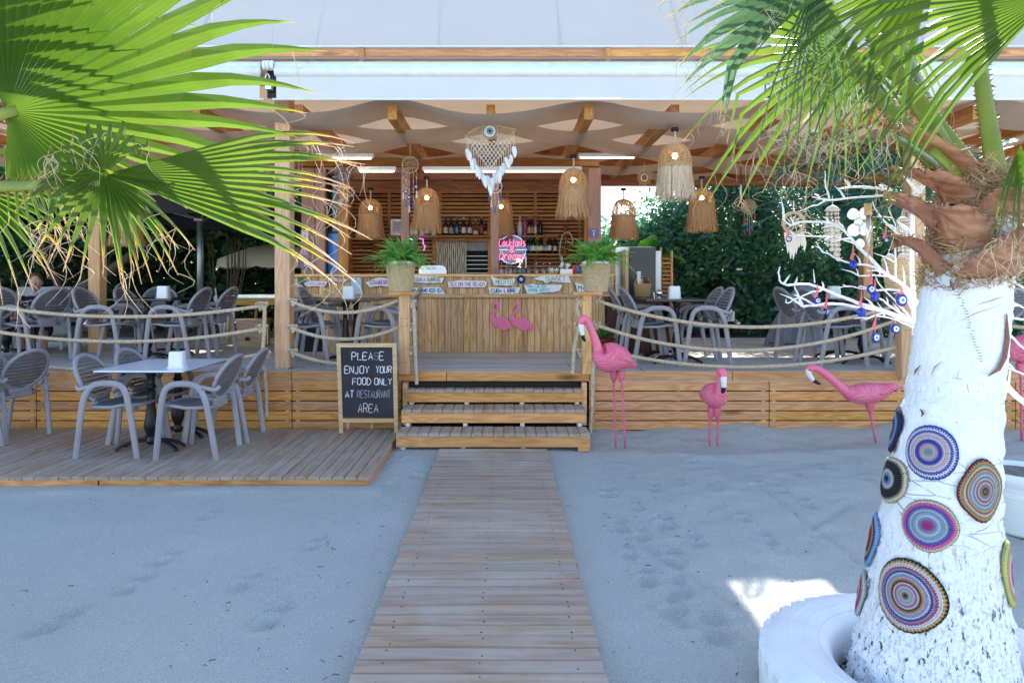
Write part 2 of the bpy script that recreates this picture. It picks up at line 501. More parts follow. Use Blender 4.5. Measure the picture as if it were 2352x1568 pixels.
# ================================================================ the raised deck: floor boards, rim, slatted skirt
dk = struct('deck')
rows = [MB().plank(L, .116, .03, .003).mesh('board', M['deckwood']) for L in (5.2, 4.6, 6.4)]
y = DY + .058; k = 0
while y < 11.5:
    off = RN.choice((-.55, .35, 1.2, -1.3))
    for j, (c, L) in enumerate(((-5.2 + off, 5.2), (-.28 + off, 4.6), (5.24 + off, 6.4))):
        ob('board', rows[j], dk, (c, y, DZ + RN.uniform(-.001, .001)))
    y += .1195; k += 1
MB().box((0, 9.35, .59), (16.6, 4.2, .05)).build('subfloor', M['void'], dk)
for (x0, x1) in ((-7.6, -4.995), (-4.99, -2.27), (-2.265, -1.14), (-1.135, -.62), (-.615, .9), (.905, 2.42), (2.425, 4.2), (4.205, 7.6)):
    MB().plank(x1 - x0 - .003, .105, .03).build('rim_board', M['pine'], dk, ((x0 + x1) / 2, DY - .03, .604), (pi / 2, 0, 0))
MB().box((-4.3, DY - .004, .548), (6.4, .03, .006)).build('trim_strip', M['white'], dk)
MB().box((4.2, DY - .004, .548), (6.6, .03, .006)).build('trim_strip', M['white'], dk)
SPANS = [(-7.6, -4.995), (-4.985, -2.27), (-2.26, -1.1), (.90, 2.815), (2.825, 4.262), (4.268, 5.44), (5.45, 7.6)]
for (x0, x1) in SPANS:
    me = MB().plank(x1 - x0, .094, .022, .003).mesh('slat', M['pine'])
    for r_ in range(6):
        if x0 < -2.27 and r_ == 5: continue
        ob('slat', me, dk, ((x0 + x1) / 2, DY - .018 + RN.uniform(-.002, .002), .497 - .1045 * r_), (pi / 2, 0, 0))
    n = max(2, int((x1 - x0) / .68))
    for q in range(n + 1):
        xx = x0 + .05 + (x1 - x0 - .1) * q / n
        MB().box((xx, DY + .022, .24), (.045, .03, .6)).build('batten', M['pine'], dk)
        for r_ in range(5):
            if q in (0, n): MB().box((xx, DY - .002, .4445 - .1045 * r_), (.03, .006, .012)).build('spacer', M['white'], dk)
MB().box((0, DY + .4, .25), (15, .02, .6)).build('underdeck_shade', M['void'], dk)  # dark sheet added as the shadow seen between the skirt slats
# ================================================================ stairs
st = thing('stairs', 'three-step wooden stair with white spacer blocks leading up to the deck', 'stairs', (-.108, 0, 0))
STEP = [(6.38, .175, 1.84), (6.72, .335, 1.845), (7.0, .492, 1.85)]
for i, (yf, z, wd) in enumerate(STEP):
    n = 18; p_ = wd / n
    me = MB().plank(.30 if i < 2 else .215, p_ - .004, .034, .006).mesh('tread_plank', M['greywood'])
    for k in range(n):
        ob('tread_plank', me, st, (-wd / 2 + p_ * (k + .5), yf + (.15 if i < 2 else .108) + RN.uniform(-.004, .004), z + RN.uniform(-.002, .002)), (0, 0, pi / 2))
    MB().plank(wd, .1, .025).build('riser_board', M['pine'], st, (0, yf + .012, z - .036 - .05), (pi / 2, 0, 0))
    for k in range(4):
        xx = (-wd / 2 + .06) + (wd - .12) * k / 3
        MB().box((xx, yf + .1, z - .165), (.042, .12, .052)).build('spacer_block', M['white'], st)
        MB().box((xx, yf + .16, (z - .19) / 2), (.05, .05, z - .2)).build('support', M['mauve'], st)
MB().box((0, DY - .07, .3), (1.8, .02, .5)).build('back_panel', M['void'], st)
MB().box((.86, 6.46, .03), (.11, .14, .06)).build('footing_block', M['pine'], st)
for sx in (-.93, .94):
    MB().box((sx, 7.07, .335), (.05, .09, .44)).build('side_post', M['pine_v'], st)
# ================================================================ rope-fence posts
def fpost(name, label, x, wd, y, z0, z1, cap=False, dp=None):
    t = thing(name, label, 'post', (x, y, z0))
    h = z1 - z0; dp = dp or wd
    MB().plank(h, wd, dp, .006).build('post_shaft', M['pine_v'], t, (0, -dp / 2, h / 2), (pi / 2, -pi / 2, 0))
    if cap:
        MB().plank(.30, .25, .03, .004).build('cap_board', M['pine'], t, (0, 0, h + .03))
    m = MB()
    for zz in (.12, h - .25, .5):
        for xx in (-.03, 0, .03): MB().box((xx, -dp / 2 - .001, zz), (.008, .004, .008)).build('screw', M['black'], t)
    return t
fpost('fence_post', 'square timber post left of the stairs carrying a fern basket', -1.05, .115, 7.1, .645, 1.475, True)
fpost('fence_post', 'square timber post right of the stairs carrying a fern basket', .862, .1, 7.1, .645, 1.475, True)
fpost('fence_post', 'square timber rope post at the right end of the deck beside the palm', 4.235, .125, 7.14, .60, 1.50)
# ================================================================ pergola
pg = thing('pergola', 'large timber pergola with woven fabric strips under its roof', 'pergola', (0, 0, 0))
def post(x, y, wd, z0, z1, mt='pine_v'):
    h = z1 - z0
    MB().plank(h, wd, wd, .008).build('post', M[mt], pg, (x, y - wd / 2, z0 + h / 2), (pi / 2, -pi / 2, 0))
post(-2.41, 7.38, .165, DZ + .02, 3.66)
MB().box((-2.41, 7.36, DZ + .008), (.13, .13, .02)).build('post_shoe', M['steel'], pg)
post(-5.56, 9.2, .16, DZ, 3.5)
post(4.62, 7.6, .16, DZ, 3.66)
post(6.0, 11.2, .16, DZ, 3.4)
post(-8.0, 7.4, .16, DZ, 3.66)
# front fascia of two boards per bay, with cover battens
xb = [-8.2, -4.9, -1.52, 1.10, 3.72, 6.3, 8.3]
for a, b in zip(xb[:-1], xb[1:]):
    MB().plank(b - a - .004, .078, .03).build('fascia_board', M['pine'], pg, ((a + b) / 2, DY - .02, 4.045), (pi / 2, 0, 0))
    MB().plank(b - a - .004, .088, .03).build('fascia_board', M['pine'], pg, ((a + b) / 2, DY - .02, 3.957), (pi / 2, 0, 0))
for a in xb[1:-1]:
    MB().plank(.172, .055, .02).build('cover_batten', M['pine'], pg, (a, DY - .045, 4.0), (pi / 2, pi / 2, 0))
MB().box((0, DY - .03, 4.098), (16.6, .09, .012)).build('flashing', M['white'], pg)
MB().box((0, DY + .12, 3.86), (16.6, .12, .22)).build('front_beam', M['pine_v'], pg)
# roof sheet; opening behind the right awning added to let a sun patch through
m = MB()
for (x0, x1, y0, y1) in ((-8.2, 3.66, 7.0, 11.6), (4.36, 8.3, 7.0, 11.6), (3.66, 4.36, 8.3, 11.6), (3.66, 4.36, 7.0, 7.55)):
    m.box(((x0 + x1) / 2, (y0 + y1) / 2 + .15, 3.98), (x1 - x0, y1 - y0, .03))
ROOF = m
M['rafter'] = wood('rafter_timber', (.56, .28, .115, 1), (.68, .37, .165, 1), (.40, .17, .06, 1), knots=.4, var=.15)
RX = [-7.5, -6.5, -5.45, -4.4, -3.3, -2.2, -1.2, -.15, .9, 1.82, 2.95, 4.0, 5.05, 6.1, 7.15, 8.2]
for x in RX:
    MB().plank(4.4, .095, .16, .006).build('rafter', M['rafter'], pg, (x, 9.4, 3.50 if x > -2 else 3.5), (0, 0, pi / 2))
MB().plank(16.6, .2, .1, .006).build('rear_beam', M['redwood'], pg, (0, 11.55, 3.36), (pi / 2, 0, 0))
def clothmat(name, c1, c2, trans=.25):
    q = N(name); v = q.co('Object', (1, 1, 1)); 
    c = q.ramp(q.noise(v, 1.4, 4), [(.3, c1), (.7, c2)])
    w1 = q.noise(q.co('Object', (5, 260, 260)), 1, 2); w2 = q.noise(q.co('Object', (260, 5, 260)), 1, 2)
    c = q.mix(q.math('MULTIPLY', w1, .25), c, tuple(x * .6 for x in c1[:3]) + (1,))
    q.base(c, .85); q.bump(q.math('ADD', w1, w2), .25, .002)
    tr = q.n('BsdfTranslucent'); q.l(c, tr.inputs['Color'])
    mx = q.n('MixShader'); mx.inputs[0].default_value = trans
    q.l(q.b.outputs[0], mx.inputs[1]); q.l(tr.outputs[0], mx.inputs[2]); q.l(mx.outputs[0], q.o.inputs['Surface'])
    return q.m
MB().box((0, 11.68, 3.72), (16.6, .03, .54)).build('rear_board', M['redwood'], pg)  # added to close the bright sky gap under the roof
ROOF.build('roof_sheet', clothmat('translucent_roof', (.60, .52, .44, 1), (.66, .58, .50, 1), .58), pg)  # translucency added so that sunlight fills the space below
M['drape'] = clothmat('shade_cloth', (.66, .54, .44, 1), (.76, .64, .53, 1), .42)
def drape(y0, y1, ph, x0, x1):
    m = MB(); xs = np.arange(x0, x1 + .001, .12); ys = np.linspace(y0, y1, 7)
    rx = np.array(RX)
    for y_ in ys:
        t = (y_ - y0) / (y1 - y0) - .5
        for x in xs:
            j = np.interp(x, rx, np.arange(len(rx)))
            a = math.cos(pi * (j + ph))
            z = 3.425 + .105 * a + (.05 * (1 - 4 * t * t) - .035) * (-1 if a < 0 else 1) * abs(a) - .02 * (1 - a * a) + .008 * math.sin(x * 5 + y_ * 9)
            m.v.append((x, y_ + .02 * math.sin(x * 2.1 + y0), z))
    nx = len(xs)
    for i in range(6):
        for j in range(nx - 1):
            k = i * nx + j
            m.face((k, k + 1, k + nx + 1, k + nx))
    o = m.build('fabric_strip', M['drape'], pg, smooth=True)
y = 6.99; k = 0
while y < 11.2:
    if k < 2:
        drape(y, y + .78, k % 2, -8, 3.5); drape(y, y + .78, k % 2, 4.45, 8.2)  # strips also left open below the added roof opening
    else:
        drape(y, y + .78, k % 2, -8, 8.2)
    y += .80; k += 1
TUBE = glow('fill_tube', (1, .90, .78, 1), 2.2)  # glow added to the white tubes as fill light for the bar
# fluorescent battens under the rafters
for i, (a, b, yy, d, lab) in enumerate(((-2.0, -1.48, 388, 9.2, 'short white light batten under the bar lintel at left'), (-1.12, 1.05, 388, 9.2, 'long white light batten across the top of the bar'),
                                        (1.02, 1.82, 357, 9.35, 'white light batten fixed between rafters right of the bar'), (-2.75, -1.75, 358, 9.0, 'white light batten under the ceiling behind the left palm leaves'))):
    z = P(0, yy, d).z
    t = thing('light_batten', lab, 'light fitting', ((a + b) / 2, d, z))
    MB().box((0, 0, 0), (b - a, .06, .055)).build('housing', M['whiteplastic'], t)
    MB().tube([(-(b - a) / 2 + .03, -.01, -.032), ((b - a) / 2 - .03, -.01, -.032)], .016, 8).build('tube', TUBE, t, smooth=True)
# ---------------------------------------------------------------- awnings
M['valance'] = clothmat('awning_cloth', (.74, .745, .75, 1), (.78, .785, .79, 1), .12)
for (a, b, lab) in ((-8.0, -2.51, 'white roller awning with hanging valance left of the bracket gap'), (-2.361, 2.685, 'wide white roller awning with hanging valance over the bar entrance'),
                    (2.765, 8.1, 'long white roller awning with hanging valance behind the right palm')):
    t = thing('awning', lab, 'awning', ((a + b) / 2, 6.95, 3.48)); L = b - a
    MB().plank(L, .20, .05, .02).build('cassette_top', plain('pale_blue_cloth', (.62, .74, .86, 1), .7, var=.08), t, (0, .06, .405), (rad(12), 0, 0))
    MB().tube([(-L / 2, -.01, .29), (L / 2, -.01, .29)], (.052), 12).build('front_bar', M['white'], t, smooth=True)
    m = MB(); n = int(L / .08)
    for i in range(n + 1):
        x = -L / 2 + .01 + (L - .02) * i / n
        for z in (.255, .17, .08, .012):
            q = (.255 - z) / .25
            m.v.append((x, .006 * math.sin(x * 1.7) * q + .004 * math.sin(x * 6.1) * q - .012, z))
    for i in range(n):
        for j in range(3):
            k = i * 4 + j; m.face((k, k + 4, k + 5, k + 1))
    m.build('valance', M['valance'], t, smooth=True)
    MB().tube([(-L / 2 - .03, -.012, .006), (L / 2 + .03, -.012, .006)], .011, 8).build('bottom_bar', M['white'], t, smooth=True)
for i, (x, lab) in enumerate(((-2.435, 'metal awning bracket with white end caps above the tall left post'), (2.725, 'metal awning bracket between the awnings behind the right palm'))):
    t = thing('awning_bracket', lab, 'bracket', (x, 6.98, 3.62))
    MB().box((0, .08, .05), (.09, .04, .28)).build('plate', M['black'], t)
    for k, xx in enumerate((-.045, -.01, .03)):
        MB().tube([(xx, -.05, .21), (xx + .028, -.05, .21)], .05, 10).build('end_cap', M['white'], t, smooth=True)
    m = MB(); m.tube([(.0 + .022 * math.cos(a), -.06, .07 + .05 * math.sin(a)) for a in np.linspace(0, 6.28, 14)], .008, 6)
    m.build('crank_ring', M['steel'], t, smooth=True)
    MB().box((0, .0, .02), (.06, .08, .1)).build('gear_box', M['steel'], t)

# ---------------------------------------------------------------- pale canvas sheet sloping up behind the fascia
cv = MB(); nx = 60
for i in range(nx + 1):
    x = -9 + 18.0 * i / nx
    for j in range(9):
        t = j / 8
        cv.v.append((x, DY + .10 + 1.15 * t + .02 * math.sin(x * 1.3), 4.115 + 1.55 * t + .03 * math.sin(pi * t) + .008 * math.sin(x * 2.1)))
for i in range(nx):
    for j in range(8):
        k = i * 9 + j; cv.face((k, k + 9, k + 10, k + 1))
t = thing('canvas_roof', 'pale canvas roof sheet rising behind the timber fascia at the top', 'canvas', (0, 0, 0))
cv.build('sheet', clothmat('canvas', (.515, .50, .485, 1), (.54, .525, .51, 1), .12), t, smooth=True)
for k in range(14):
    xs = -8.7 + 1.33 * k
    MB().bar((xs, DY + .085, 4.12), (xs, DY + 1.24, 5.66), .012, .004, (0, -.8, .6)).build('welded_seam', plain('seam_cloth', (.50, .49, .48, 1), .8, var=.05), t)
MB().box((0, DY + .085, 4.118), (18, .012, .03)).build('hem', plain('hem_cloth', (.62, .75, .78, 1), .7, var=.08), t)
# ================================================================ stroke lettering
SF = dict(A="002640 1232", B="00063645443303 3342413000", C="4536160501103041", D="00062644422000", E="46060040 0333", F="460600 0333", G="45361605011030414323",
          H="0006 4046 0343", I="2026", J="3631201001", K="0006 460340", L="060040", M="0006234640", N="00064046", O="103041453616050110", P="00063645443303",
          Q="103041453616050110 2240", R="00063645443303 2340", S="453616050413334241301001", T="0646 2620", U="060110304146", V="062046", W="0610233046", X="0046 0640",
          Y="062346 2320", Z="06460040", c="24140301102031", o="102031332414030110", k="0006 340230", t="16112030 0434", a="3324140301102031 3430", i="1410", l="1610",
          s="3414031232311000", r="0004 02142434", e="02323324140301102031", m="0004 03142320 23344340")
SF.update({'0': SF['O'], '1': "152620", '3': "051636454433 23334241301001", '7': "064610", '8': "13040516364544331302011030414233", '9': "443313040516364541301001",
           '-': "1333", ':': "2122 2425", '.': "2021", '&': "401415263534230201102042"})
NARROW = {'I': 1.6, 'i': 1.6, 'l': 1.6, '.': 1.2, ':': 1.4, ' ': 2.4, '1': 2.4, 'J': 3.6, 't': 3.4}
def strokes(txt, h, slant=0, jit=0, gap=1.6, rs=RN, wf=1.0):
    """polylines of the lettering in a plane, start at 0,0; returns (lines, width)"""
    u = h / 6; x = 0; out = []
    for ch in txt:
        wd = NARROW.get(ch, 3.4 if ch.islower() else 4)
        sx = -1 if ch in 'Iil' else (-1.2 if ch == '1' else 0)
        jx, jy, js = rs.uniform(-jit, jit), rs.uniform(-jit, jit), 1 + rs.uniform(-jit, jit) * .25
        for st_ in SF.get(ch, '').split():
            pts = [(int(st_[k]), int(st_[k + 1])) for k in range(0, len(st_), 2)]
            out.append([((x + (px + sx) * wf + jx) * u + py * u * slant, (py * js + jy) * u) for px, py in pts])
        x += (wd + gap) * wf
    return out, (x - gap) * u
def letter(txt, h, mt, parent, org, wd=.003, xd=(1, 0, 0), yd=(0, 0, 1), center=True, width=None, name='lettering', slant=0, jit=.12, tube=False, rs=RN, smooth=3):
    ls, w_ = strokes(txt, h, slant, jit, rs=rs)
    k = (width / w_) if width else 1
    xd, yd = Vector(xd), Vector(yd); nn = xd.cross(yd)
    m = MB(); org = Vector(org)
    for l in ls:
        q = cr(l, smooth) if len(l) > 3 else l
        pts = [org + xd * ((a - (w_ / 2 if center else 0)) * k) + yd * (b - (h / 2 if center else 0)) for a, b in q]
        if tube: m.tube(pts, wd, 6)
        else:
            n = len(pts); A, B = [], []
            for i in range(n):
                t = (pts[min(i + 1, n - 1)] - pts[max(i - 1, 0)]); t.normalize(); s = nn.cross(t) * (wd / 2)
                A.append(pts[i] + s); B.append(pts[i] - s)
            m.strip(A, B)
    return m.build(name, mt, parent, smooth=tube)
# ================================================================ bar counter
BY = 9.15
br = thing('bar_counter', 'long bar counter faced with vertical pine boards and a mid ledge', 'bar counter', (0, BY, DZ))
lo = [MB().plank(.745, .083, .018, .003).mesh('board', M['barwood']) for _ in range(2)]
x = -2.43
while x < 1.42:
    ob('board', lo[0], br, (x, RN.uniform(-.002, .002), .373), (pi / 2, pi / 2, 0)); x += .0872
up = MB().plank(.235, .083, .018, .003).mesh('board', M['barwood'])
x = -2.92
while x < 1.45:
    ob('board', up, br, (x, RN.uniform(-.002, .002), .905), (pi / 2, pi / 2, 0)); x += .0872
MB().plank(4.42, .07, .048).build('ledge', M['barwood'], br, (-.745, -.045, .79))
MB().plank(4.46, .42, .034).build('counter_top', M['barwood'], br, (-.745, .165, 1.056))
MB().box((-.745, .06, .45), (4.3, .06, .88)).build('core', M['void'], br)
MB().box((-2.7, .03, .37), (.48, .02, .74)).build('bay_shade', M['void'], br)  # black sheet painted as the shade in the open bay
MB().box((1.44, .3, .5), (.02, .6, 1.0)).build('end_panel', M['barwood'], br)
m = {}
x = -2.43
nail = MB().box((0, 0, 0), (.007, .004, .007)).mesh('nail', M['black'])
while x < 1.42:
    for z in (.66, .05): ob('nail', nail, br, (x, -.021, z))
    ob('nail', nail, br, (x, -.021, 1.0)); x += .0872
# ---------------------------------------------------------------- painted driftwood signs on it
INK = dict(pink=plain('pink_ink', (.62, .22, .42, 1), .8), red=plain('red_ink', (.55, .12, .16, 1), .8), green=plain('green_ink', (.24, .42, .14, 1), .8),
           grey=plain('grey_ink', (.30, .34, .26, 1), .8), blue=plain('blue_ink', (.03, .22, .42, 1), .8), navy=plain('navy_ink', (.05, .07, .25, 1), .8), teal=plain('teal_ink', (.05, .40, .50, 1), .8))
M['bark'] = plain('bark_edge', (.10, .055, .03, 1), .9)
M['signwhite'] = plain('sign_paint', (.78, .78, .80, 1), .65, var=.1, scale=20)
def bsign(name, label, poly, lines, ink, cat='sign'):
    """poly in sketch units on the bar front; lines: (text, cx, cy, width, height)"""
    d = BY - .04
    cx = sum(p[0] for p in poly) / len(poly); cy = sum(p[1] for p in poly) / len(poly)
    o = P(cx, cy, d); t = thing(name, label, cat, o)
    q = []
    n = len(poly)
    for i in range(n):                                     # ragged edge
        a, b = poly[i], poly[(i + 1) % n]
        L = math.hypot(b[0] - a[0], b[1] - a[1]); k = max(1, int(L / 6))
        for j in range(k):
            f = j / k; e = .5 if (j and L > 25) else 0
            q.append((a[0] + (b[0] - a[0]) * f + RN.uniform(-e, e), a[1] + (b[1] - a[1]) * f + RN.uniform(-e, e)))
    s = d / F
    face = [((p[0] - cx) * s, -(p[1] - cy) * s) for p in q]
    big = [(a * (1 + .004 / max(.02, math.hypot(a, b))), b * (1 + .005 / max(.02, math.hypot(a, b)))) for a, b in face]
    MB().prism(big, -.004, .014).build('bark_rim', M['bark'], t)
    MB().prism(face, -.008, .0).build('painted_face', M['signwhite'], t)
    for (tx, lx, ly, lw, lh) in lines:
        letter(tx, lh * s, INK[ink], t, ((lx - cx) * s, -.0095, -(ly - cy) * s), .0095 if lh > 7 else .007, width=lw * s)
    return t
bsign('driftwood_sign', 'white driftwood arrow sign with pink lettering for kids drinks', [(699, 650), (708, 646), (725, 645), (745, 646), (753, 646), (747, 658), (725, 657), (708, 658), (701, 655)], [('KIDS', 715, 651.5, 20, 7), ('CoCktail', 737, 651.5, 20, 6)], 'pink')
bsign('driftwood_sign', 'small white arrow sign reading iced coffee in dark red', [(756, 640), (760, 638), (763, 636.5), (766, 639), (790, 639.5), (799, 643.5), (791, 648), (757, 647)], [('ICED COFFEE', 774, 643.5, 34, 5.5)], 'red')
bsign('driftwood_sign', 'white driftwood sign with pink strawberry lettering beside the left fern basket', [(839, 649), (862, 639), (872, 637), (894, 640), (896, 659), (872, 656), (850, 660)], [('STRAWBERRY', 872, 648.5, 44, 9)], 'pink')
bsign('driftwood_sign', 'white driftwood sign reading tequila sunrise in green', [(942, 634), (958, 633), (985, 635), (1020, 637.5), (1016, 649), (985, 650), (942, 648)], [('TEQUILA SUNRISE', 979, 642, 66, 8)], 'grey')
bsign('driftwood_sign', 'white driftwood sign reading long island iced tea in blue', [(936, 661), (960, 661), (985, 658.5), (1013, 660), (1023, 675.5), (990, 674), (965, 673), (938, 676)], [('LONG ISLAND ICED TEA', 977, 667, 76, 7.5)], 'blue')
bsign('driftwood_sign', 'white driftwood sign reading sex on the beach in pink', [(1028, 647), (1048, 645), (1052, 643.5), (1090, 644), (1113, 645), (1119, 648), (1115, 659), (1090, 660), (1050, 659), (1030, 660)], [('SEX ON THE BEACH', 1073, 652.5, 78, 8.5)], 'pink')
bsign('driftwood_sign', 'white driftwood sign reading mojito in green', [(1126, 633), (1142, 640), (1160, 642), (1184, 639), (1179, 655), (1160, 656), (1135, 655)], [('MOJITO', 1158, 648, 38, 9)], 'green')
bsign('driftwood_sign', 'white driftwood sign reading cuba libre in dark blue', [(1121, 659), (1150, 660.5), (1175, 661), (1196, 659), (1191, 674), (1160, 675), (1125, 675)], [('CUBA LIBRE', 1157, 667.5, 56, 8)], 'navy')
bsign('driftwood_sign', 'fish-shaped white driftwood sign reading sunset', [(1227, 639), (1245, 634), (1270, 633.5), (1306, 634), (1312, 650), (1285, 648), (1265, 646), (1252, 650), (1248, 645), (1230, 642)], [('SUNSET', 1276, 640, 44, 9)], 'grey')
bsign('driftwood_sign', 'white driftwood sign with two lines for pina colada and aperol spritz', [(1203, 655), (1222, 651.5), (1240, 654), (1265, 654), (1293, 654), (1285, 668), (1270, 671), (1245, 672), (1225, 675), (1212, 676)], [('PINA COLADA', 1232, 657.5, 45, 6), ('APEROL SPRITZ', 1237, 666.5, 50, 6)], 'teal')
bsign('driftwood_sign', 'white driftwood sign half hidden behind the right fern basket', [(1320, 648), (1340, 653), (1362, 656), (1391, 650), (1384, 670), (1360, 668), (1327, 671)], [('MA', 1337, 661, 16, 9)], 'navy')
# blue tag, flamingo plaque, carved board, evil eye on the bar
o = P(818, 657, BY - .035); t = thing('blue_tag', 'pale blue wooden tag with painted palms hanging on the bar front', 'plaque', o); s = (BY - .035) / F
MB().prism([(a * s, b * s) for a, b in ((-12, 16), (-8, 20), (8, 20), (12, 16), (12, -18), (9, -21), (-9, -21), (-12, -17))], -.006, .01).build('board', plain('pale_blue_paint', (.50, .66, .78, 1), .6, var=.25, scale=40), t)
for k, (a, b, c_, e) in enumerate(((-6, 12, 4, 2), (2, 13, 5, 0), (-7, 3, 6, 1), (-5, -3, 4, 0), (0, -9, 7, 0), (0, -14, 6, 0))):
    MB().tube([(a * s, -.008, b * s), ((a + c_) * s, -.008, (b + e) * s)], .0035, 5).build('painted_stroke', INK['teal'], t)
MB().tube([(0, -.008, 19 * s), (0, -.008, 15 * s)], .005, 6).build('nail', M['black'], t)
FLAT = {}
def curve_poly(pts, n=5):
    return [(a, b) for a, b in cr(list(pts) + [pts[0]], n)[:-1]]
o = P(687, 653, BY - .035); t = thing('flamingo_plaque', 'small plaque of a pink flamingo before a green cactus on the bar front', 'plaque', o)
cg = plain('cactus_green', (.03, .16, .06, 1), .6); fp = plain('plaque_pink', (.78, .42, .50, 1), .5)
MB().prism([(a * s, b * s) for a, b in curve_poly([(-2, -14), (-4, 4), (-2, 17), (4, 19), (7, 14), (6, 2), (9, 0), (11, 8), (14, 8), (13, -3), (6, -6), (5, -14)])], 0, .012).build('cactus', cg, t)
MB().prism([(a * s, b * s) for a, b in curve_poly([(-10, 9), (-5, 12), (-2, 8), (-5, 3), (2, 0), (9, -5), (11, -11), (5, -7), (0, -8), (-6, -3), (-9, 3), (-5, 8)])], -.008, .0).build('flamingo', fp, t)
MB().box((1.5 * s, -.002, -15 * s), (8 * s, .012, 8 * s)).build('pot', M['signwhite'], t)
o = P(1399, 654, BY - .035); t = thing('carved_board', 'small upright oval board with drawings at the right end of the bar', 'plaque', o)
MB().prism([(7 * s * math.cos(a), 19 * s * (math.sin(a) if math.sin(a) > 0 else max(-1, math.sin(a) * 1.6))) for a in np.linspace(0, 6.28, 22)[:-1]], -.006, .01).build('board', plain('carved_wood', (.46, .38, .28, 1), .7, var=.6, scale=60), t)
def eyecharm(parent, c, r, nrm=(0, -1, 0), back=True):
    """glass eye bead: blue disc, white, light blue, black pupil"""
    n = Vector(nrm).normalized(); rot = n.to_track_quat('Z', 'Y').to_euler()
    names = (('glass_disc', r, 'eyeblue', .35), ('white_ring', r * .6, 'whiteplastic', .43), ('iris', r * .38, 'eyelight', .5), ('pupil', r * .17, 'black', .55))
    for nm, q, mt, h in names:
        m = MB().lathe([(q * .82, -r * .12 if nm == 'glass_disc' else h * r * .3), (q, 0 if nm == 'glass_disc' else h * r * .45), (q * .86, h * r * .6), (q * .4, h * r * .72), (.0004, h * r * .75)], 18)
        m.build(nm, M[mt], parent, c, rot, smooth=True)
M['eyeblue'] = plain('cobalt_glass', (.012, .03, .36, 1), .12, var=.2, bump=0)
M['eyelight'] = plain('light_blue_glass', (.16, .46, .68, 1), .15, bump=0)
o = P(1197, 641.5, BY - .04); t = thing('evil_eye_ornament', 'blue evil eye with dark crochet rim and white feather on the bar front', 'ornament', o)
m = MB()
for k in range(22):
    a = 2 * pi * k / 22; m.ball((.052 * math.cos(a), 0, .052 * math.sin(a)), .008, 6, 5)
m.lathe([(.05, 0), (.05, .006), (.03, .008)], 20)
m.v = [(a, -c if abs(b) < 1e-9 and False else b, c) for a, b, c in m.v]
MB().tube([(.047 * math.cos(a), -.002, .047 * math.sin(a)) for a in np.linspace(0, 6.283, 25)], .011, 8).build('crochet_rim', plain('dark_yarn', (.03, .03, .05, 1), .9, bump=.8), t, smooth=True)
eyecharm(t, (0, -.004, 0), .04)
MB().tube(cr([(.0, -.01, -.055), (-.004, -.012, -.1), (.004, -.012, -.16), (-.012, -.01, -.19)], 4), [(.003, .004)] + [(.004, .018)] * 11 + [(.002, .002)], 8).build('feather', M['signwhite'], t, smooth=True)
# two flat pink flamingos on the bar front
def flatflam(x, y, flip, label):
    d = BY - .045; s = d / F
    t = thing('flat_flamingo', label, 'ornament', P(x, y, d))
    body = [(-22, 50), (-19, 55), (-14, 57), (-8, 54), (-5, 47), (-8, 39), (-15, 32), (-19, 27), (-18, 22), (-10, 20), (2, 22), (12, 16), (20, 4), (24, -7), (18, -6), (12, -6), (8, -9), (2, -8), (-6, -4), (-16, 0), (-24, 8), (-27, 17), (-26, 26), (-19, 35), (-13, 42), (-12, 47), (-15, 50), (-19, 48)]
    mt = plain('pink_board', (.86, .17, .33, 1), .5, var=.08)
    o_ = plain('orange_board', (.70, .34, .12, 1), .55)
    fx = -1 if flip else 1
    pr = lambda pts: [(a * s * fx, b * s) for a, b in pts][::fx]
    MB().prism(pr(curve_poly(body, 4)), -.008, .008).build('body', mt, t)
    MB().prism(pr(curve_poly([(-6, 14), (6, 14), (16, 4), (22, -6), (10, -3), (0, 1), (-6, 6)], 4)), -.014, -.008).build('wing', mt, t)
    MB().prism(pr([(-21, 50), (-24, 47), (-25, 42), (-22, 44), (-17, 48)]), -.009, .007).build('beak', o_, t)
    for (x0, x1, x2) in ((-1, -3, -2), (5, 8, -1)):
        MB().tube([(x0 * s * fx, 0, -7 * s), (x1 * s * fx, 0, -30 * s), (x2 * s * fx, 0, -52 * s), ((x2 + .5) * s * fx, 0, -55 * s)], .009, 6).build('leg', o_, t)
    MB().prism(pr([(-8, -55), (6, -55), (7, -52), (-2, -51)]), -.008, .008).build('foot', o_, t)
flatflam(1153, 749, False, 'flat pink wooden flamingo on the bar front, the left of the pair')
flatflam(1200, 750, False, 'flat pink wooden flamingo on the bar front, the right of the pair')
# ================================================================ bar hut: posts, lintel, slatted rear wall, shelves
ht = thing('bar_hut', 'timber bar hut with slatted rear wall, posts and bottle shelves', 'bar hut', (0, 0, 0))
def hpost(x0, x1, d, mt, z0=1.72, z1=3.22, dp=.08):
    a, b = (x0 - PX) * d / F, (x1 - PX) * d / F
    MB().plank(z1 - z0, b - a, dp, .005).build('post', M[mt], ht, ((a + b) / 2, d, (z0 + z1) / 2), (pi / 2, -pi / 2, 0))
hpost(692, 722, 9.55, 'mauve', .67); hpost(723, 746, 9.57, 'mauve', .67)
hpost(921, 940, 9.6, 'mauve'); hpost(1127, 1146, 9.6, 'mauve')
hpost(1343, 1350, 9.62, 'slatwood', .67); hpost(1351, 1381, 9.55, 'mauve', .67)
hpost(776, 800, 9.75, 'slatwood', .67); hpost(748, 752, 9.7, 'black', .67, dp=.05)
MB().plank(4.3, .12, .1).build('lintel', M['redwood'], ht, (-.82, 9.5, 3.30), (pi / 2, 0, 0))
MB().plank(4.3, .1, .08).build('lintel', M['redwood'], ht, (-.82, 9.9, 3.16), (pi / 2, 0, 0))
MB().plank(4.2, .16, .05).build('wall_plate', M['slatwood'], ht, (-.7, 11.3, 3.22), (pi / 2, 0, 0))
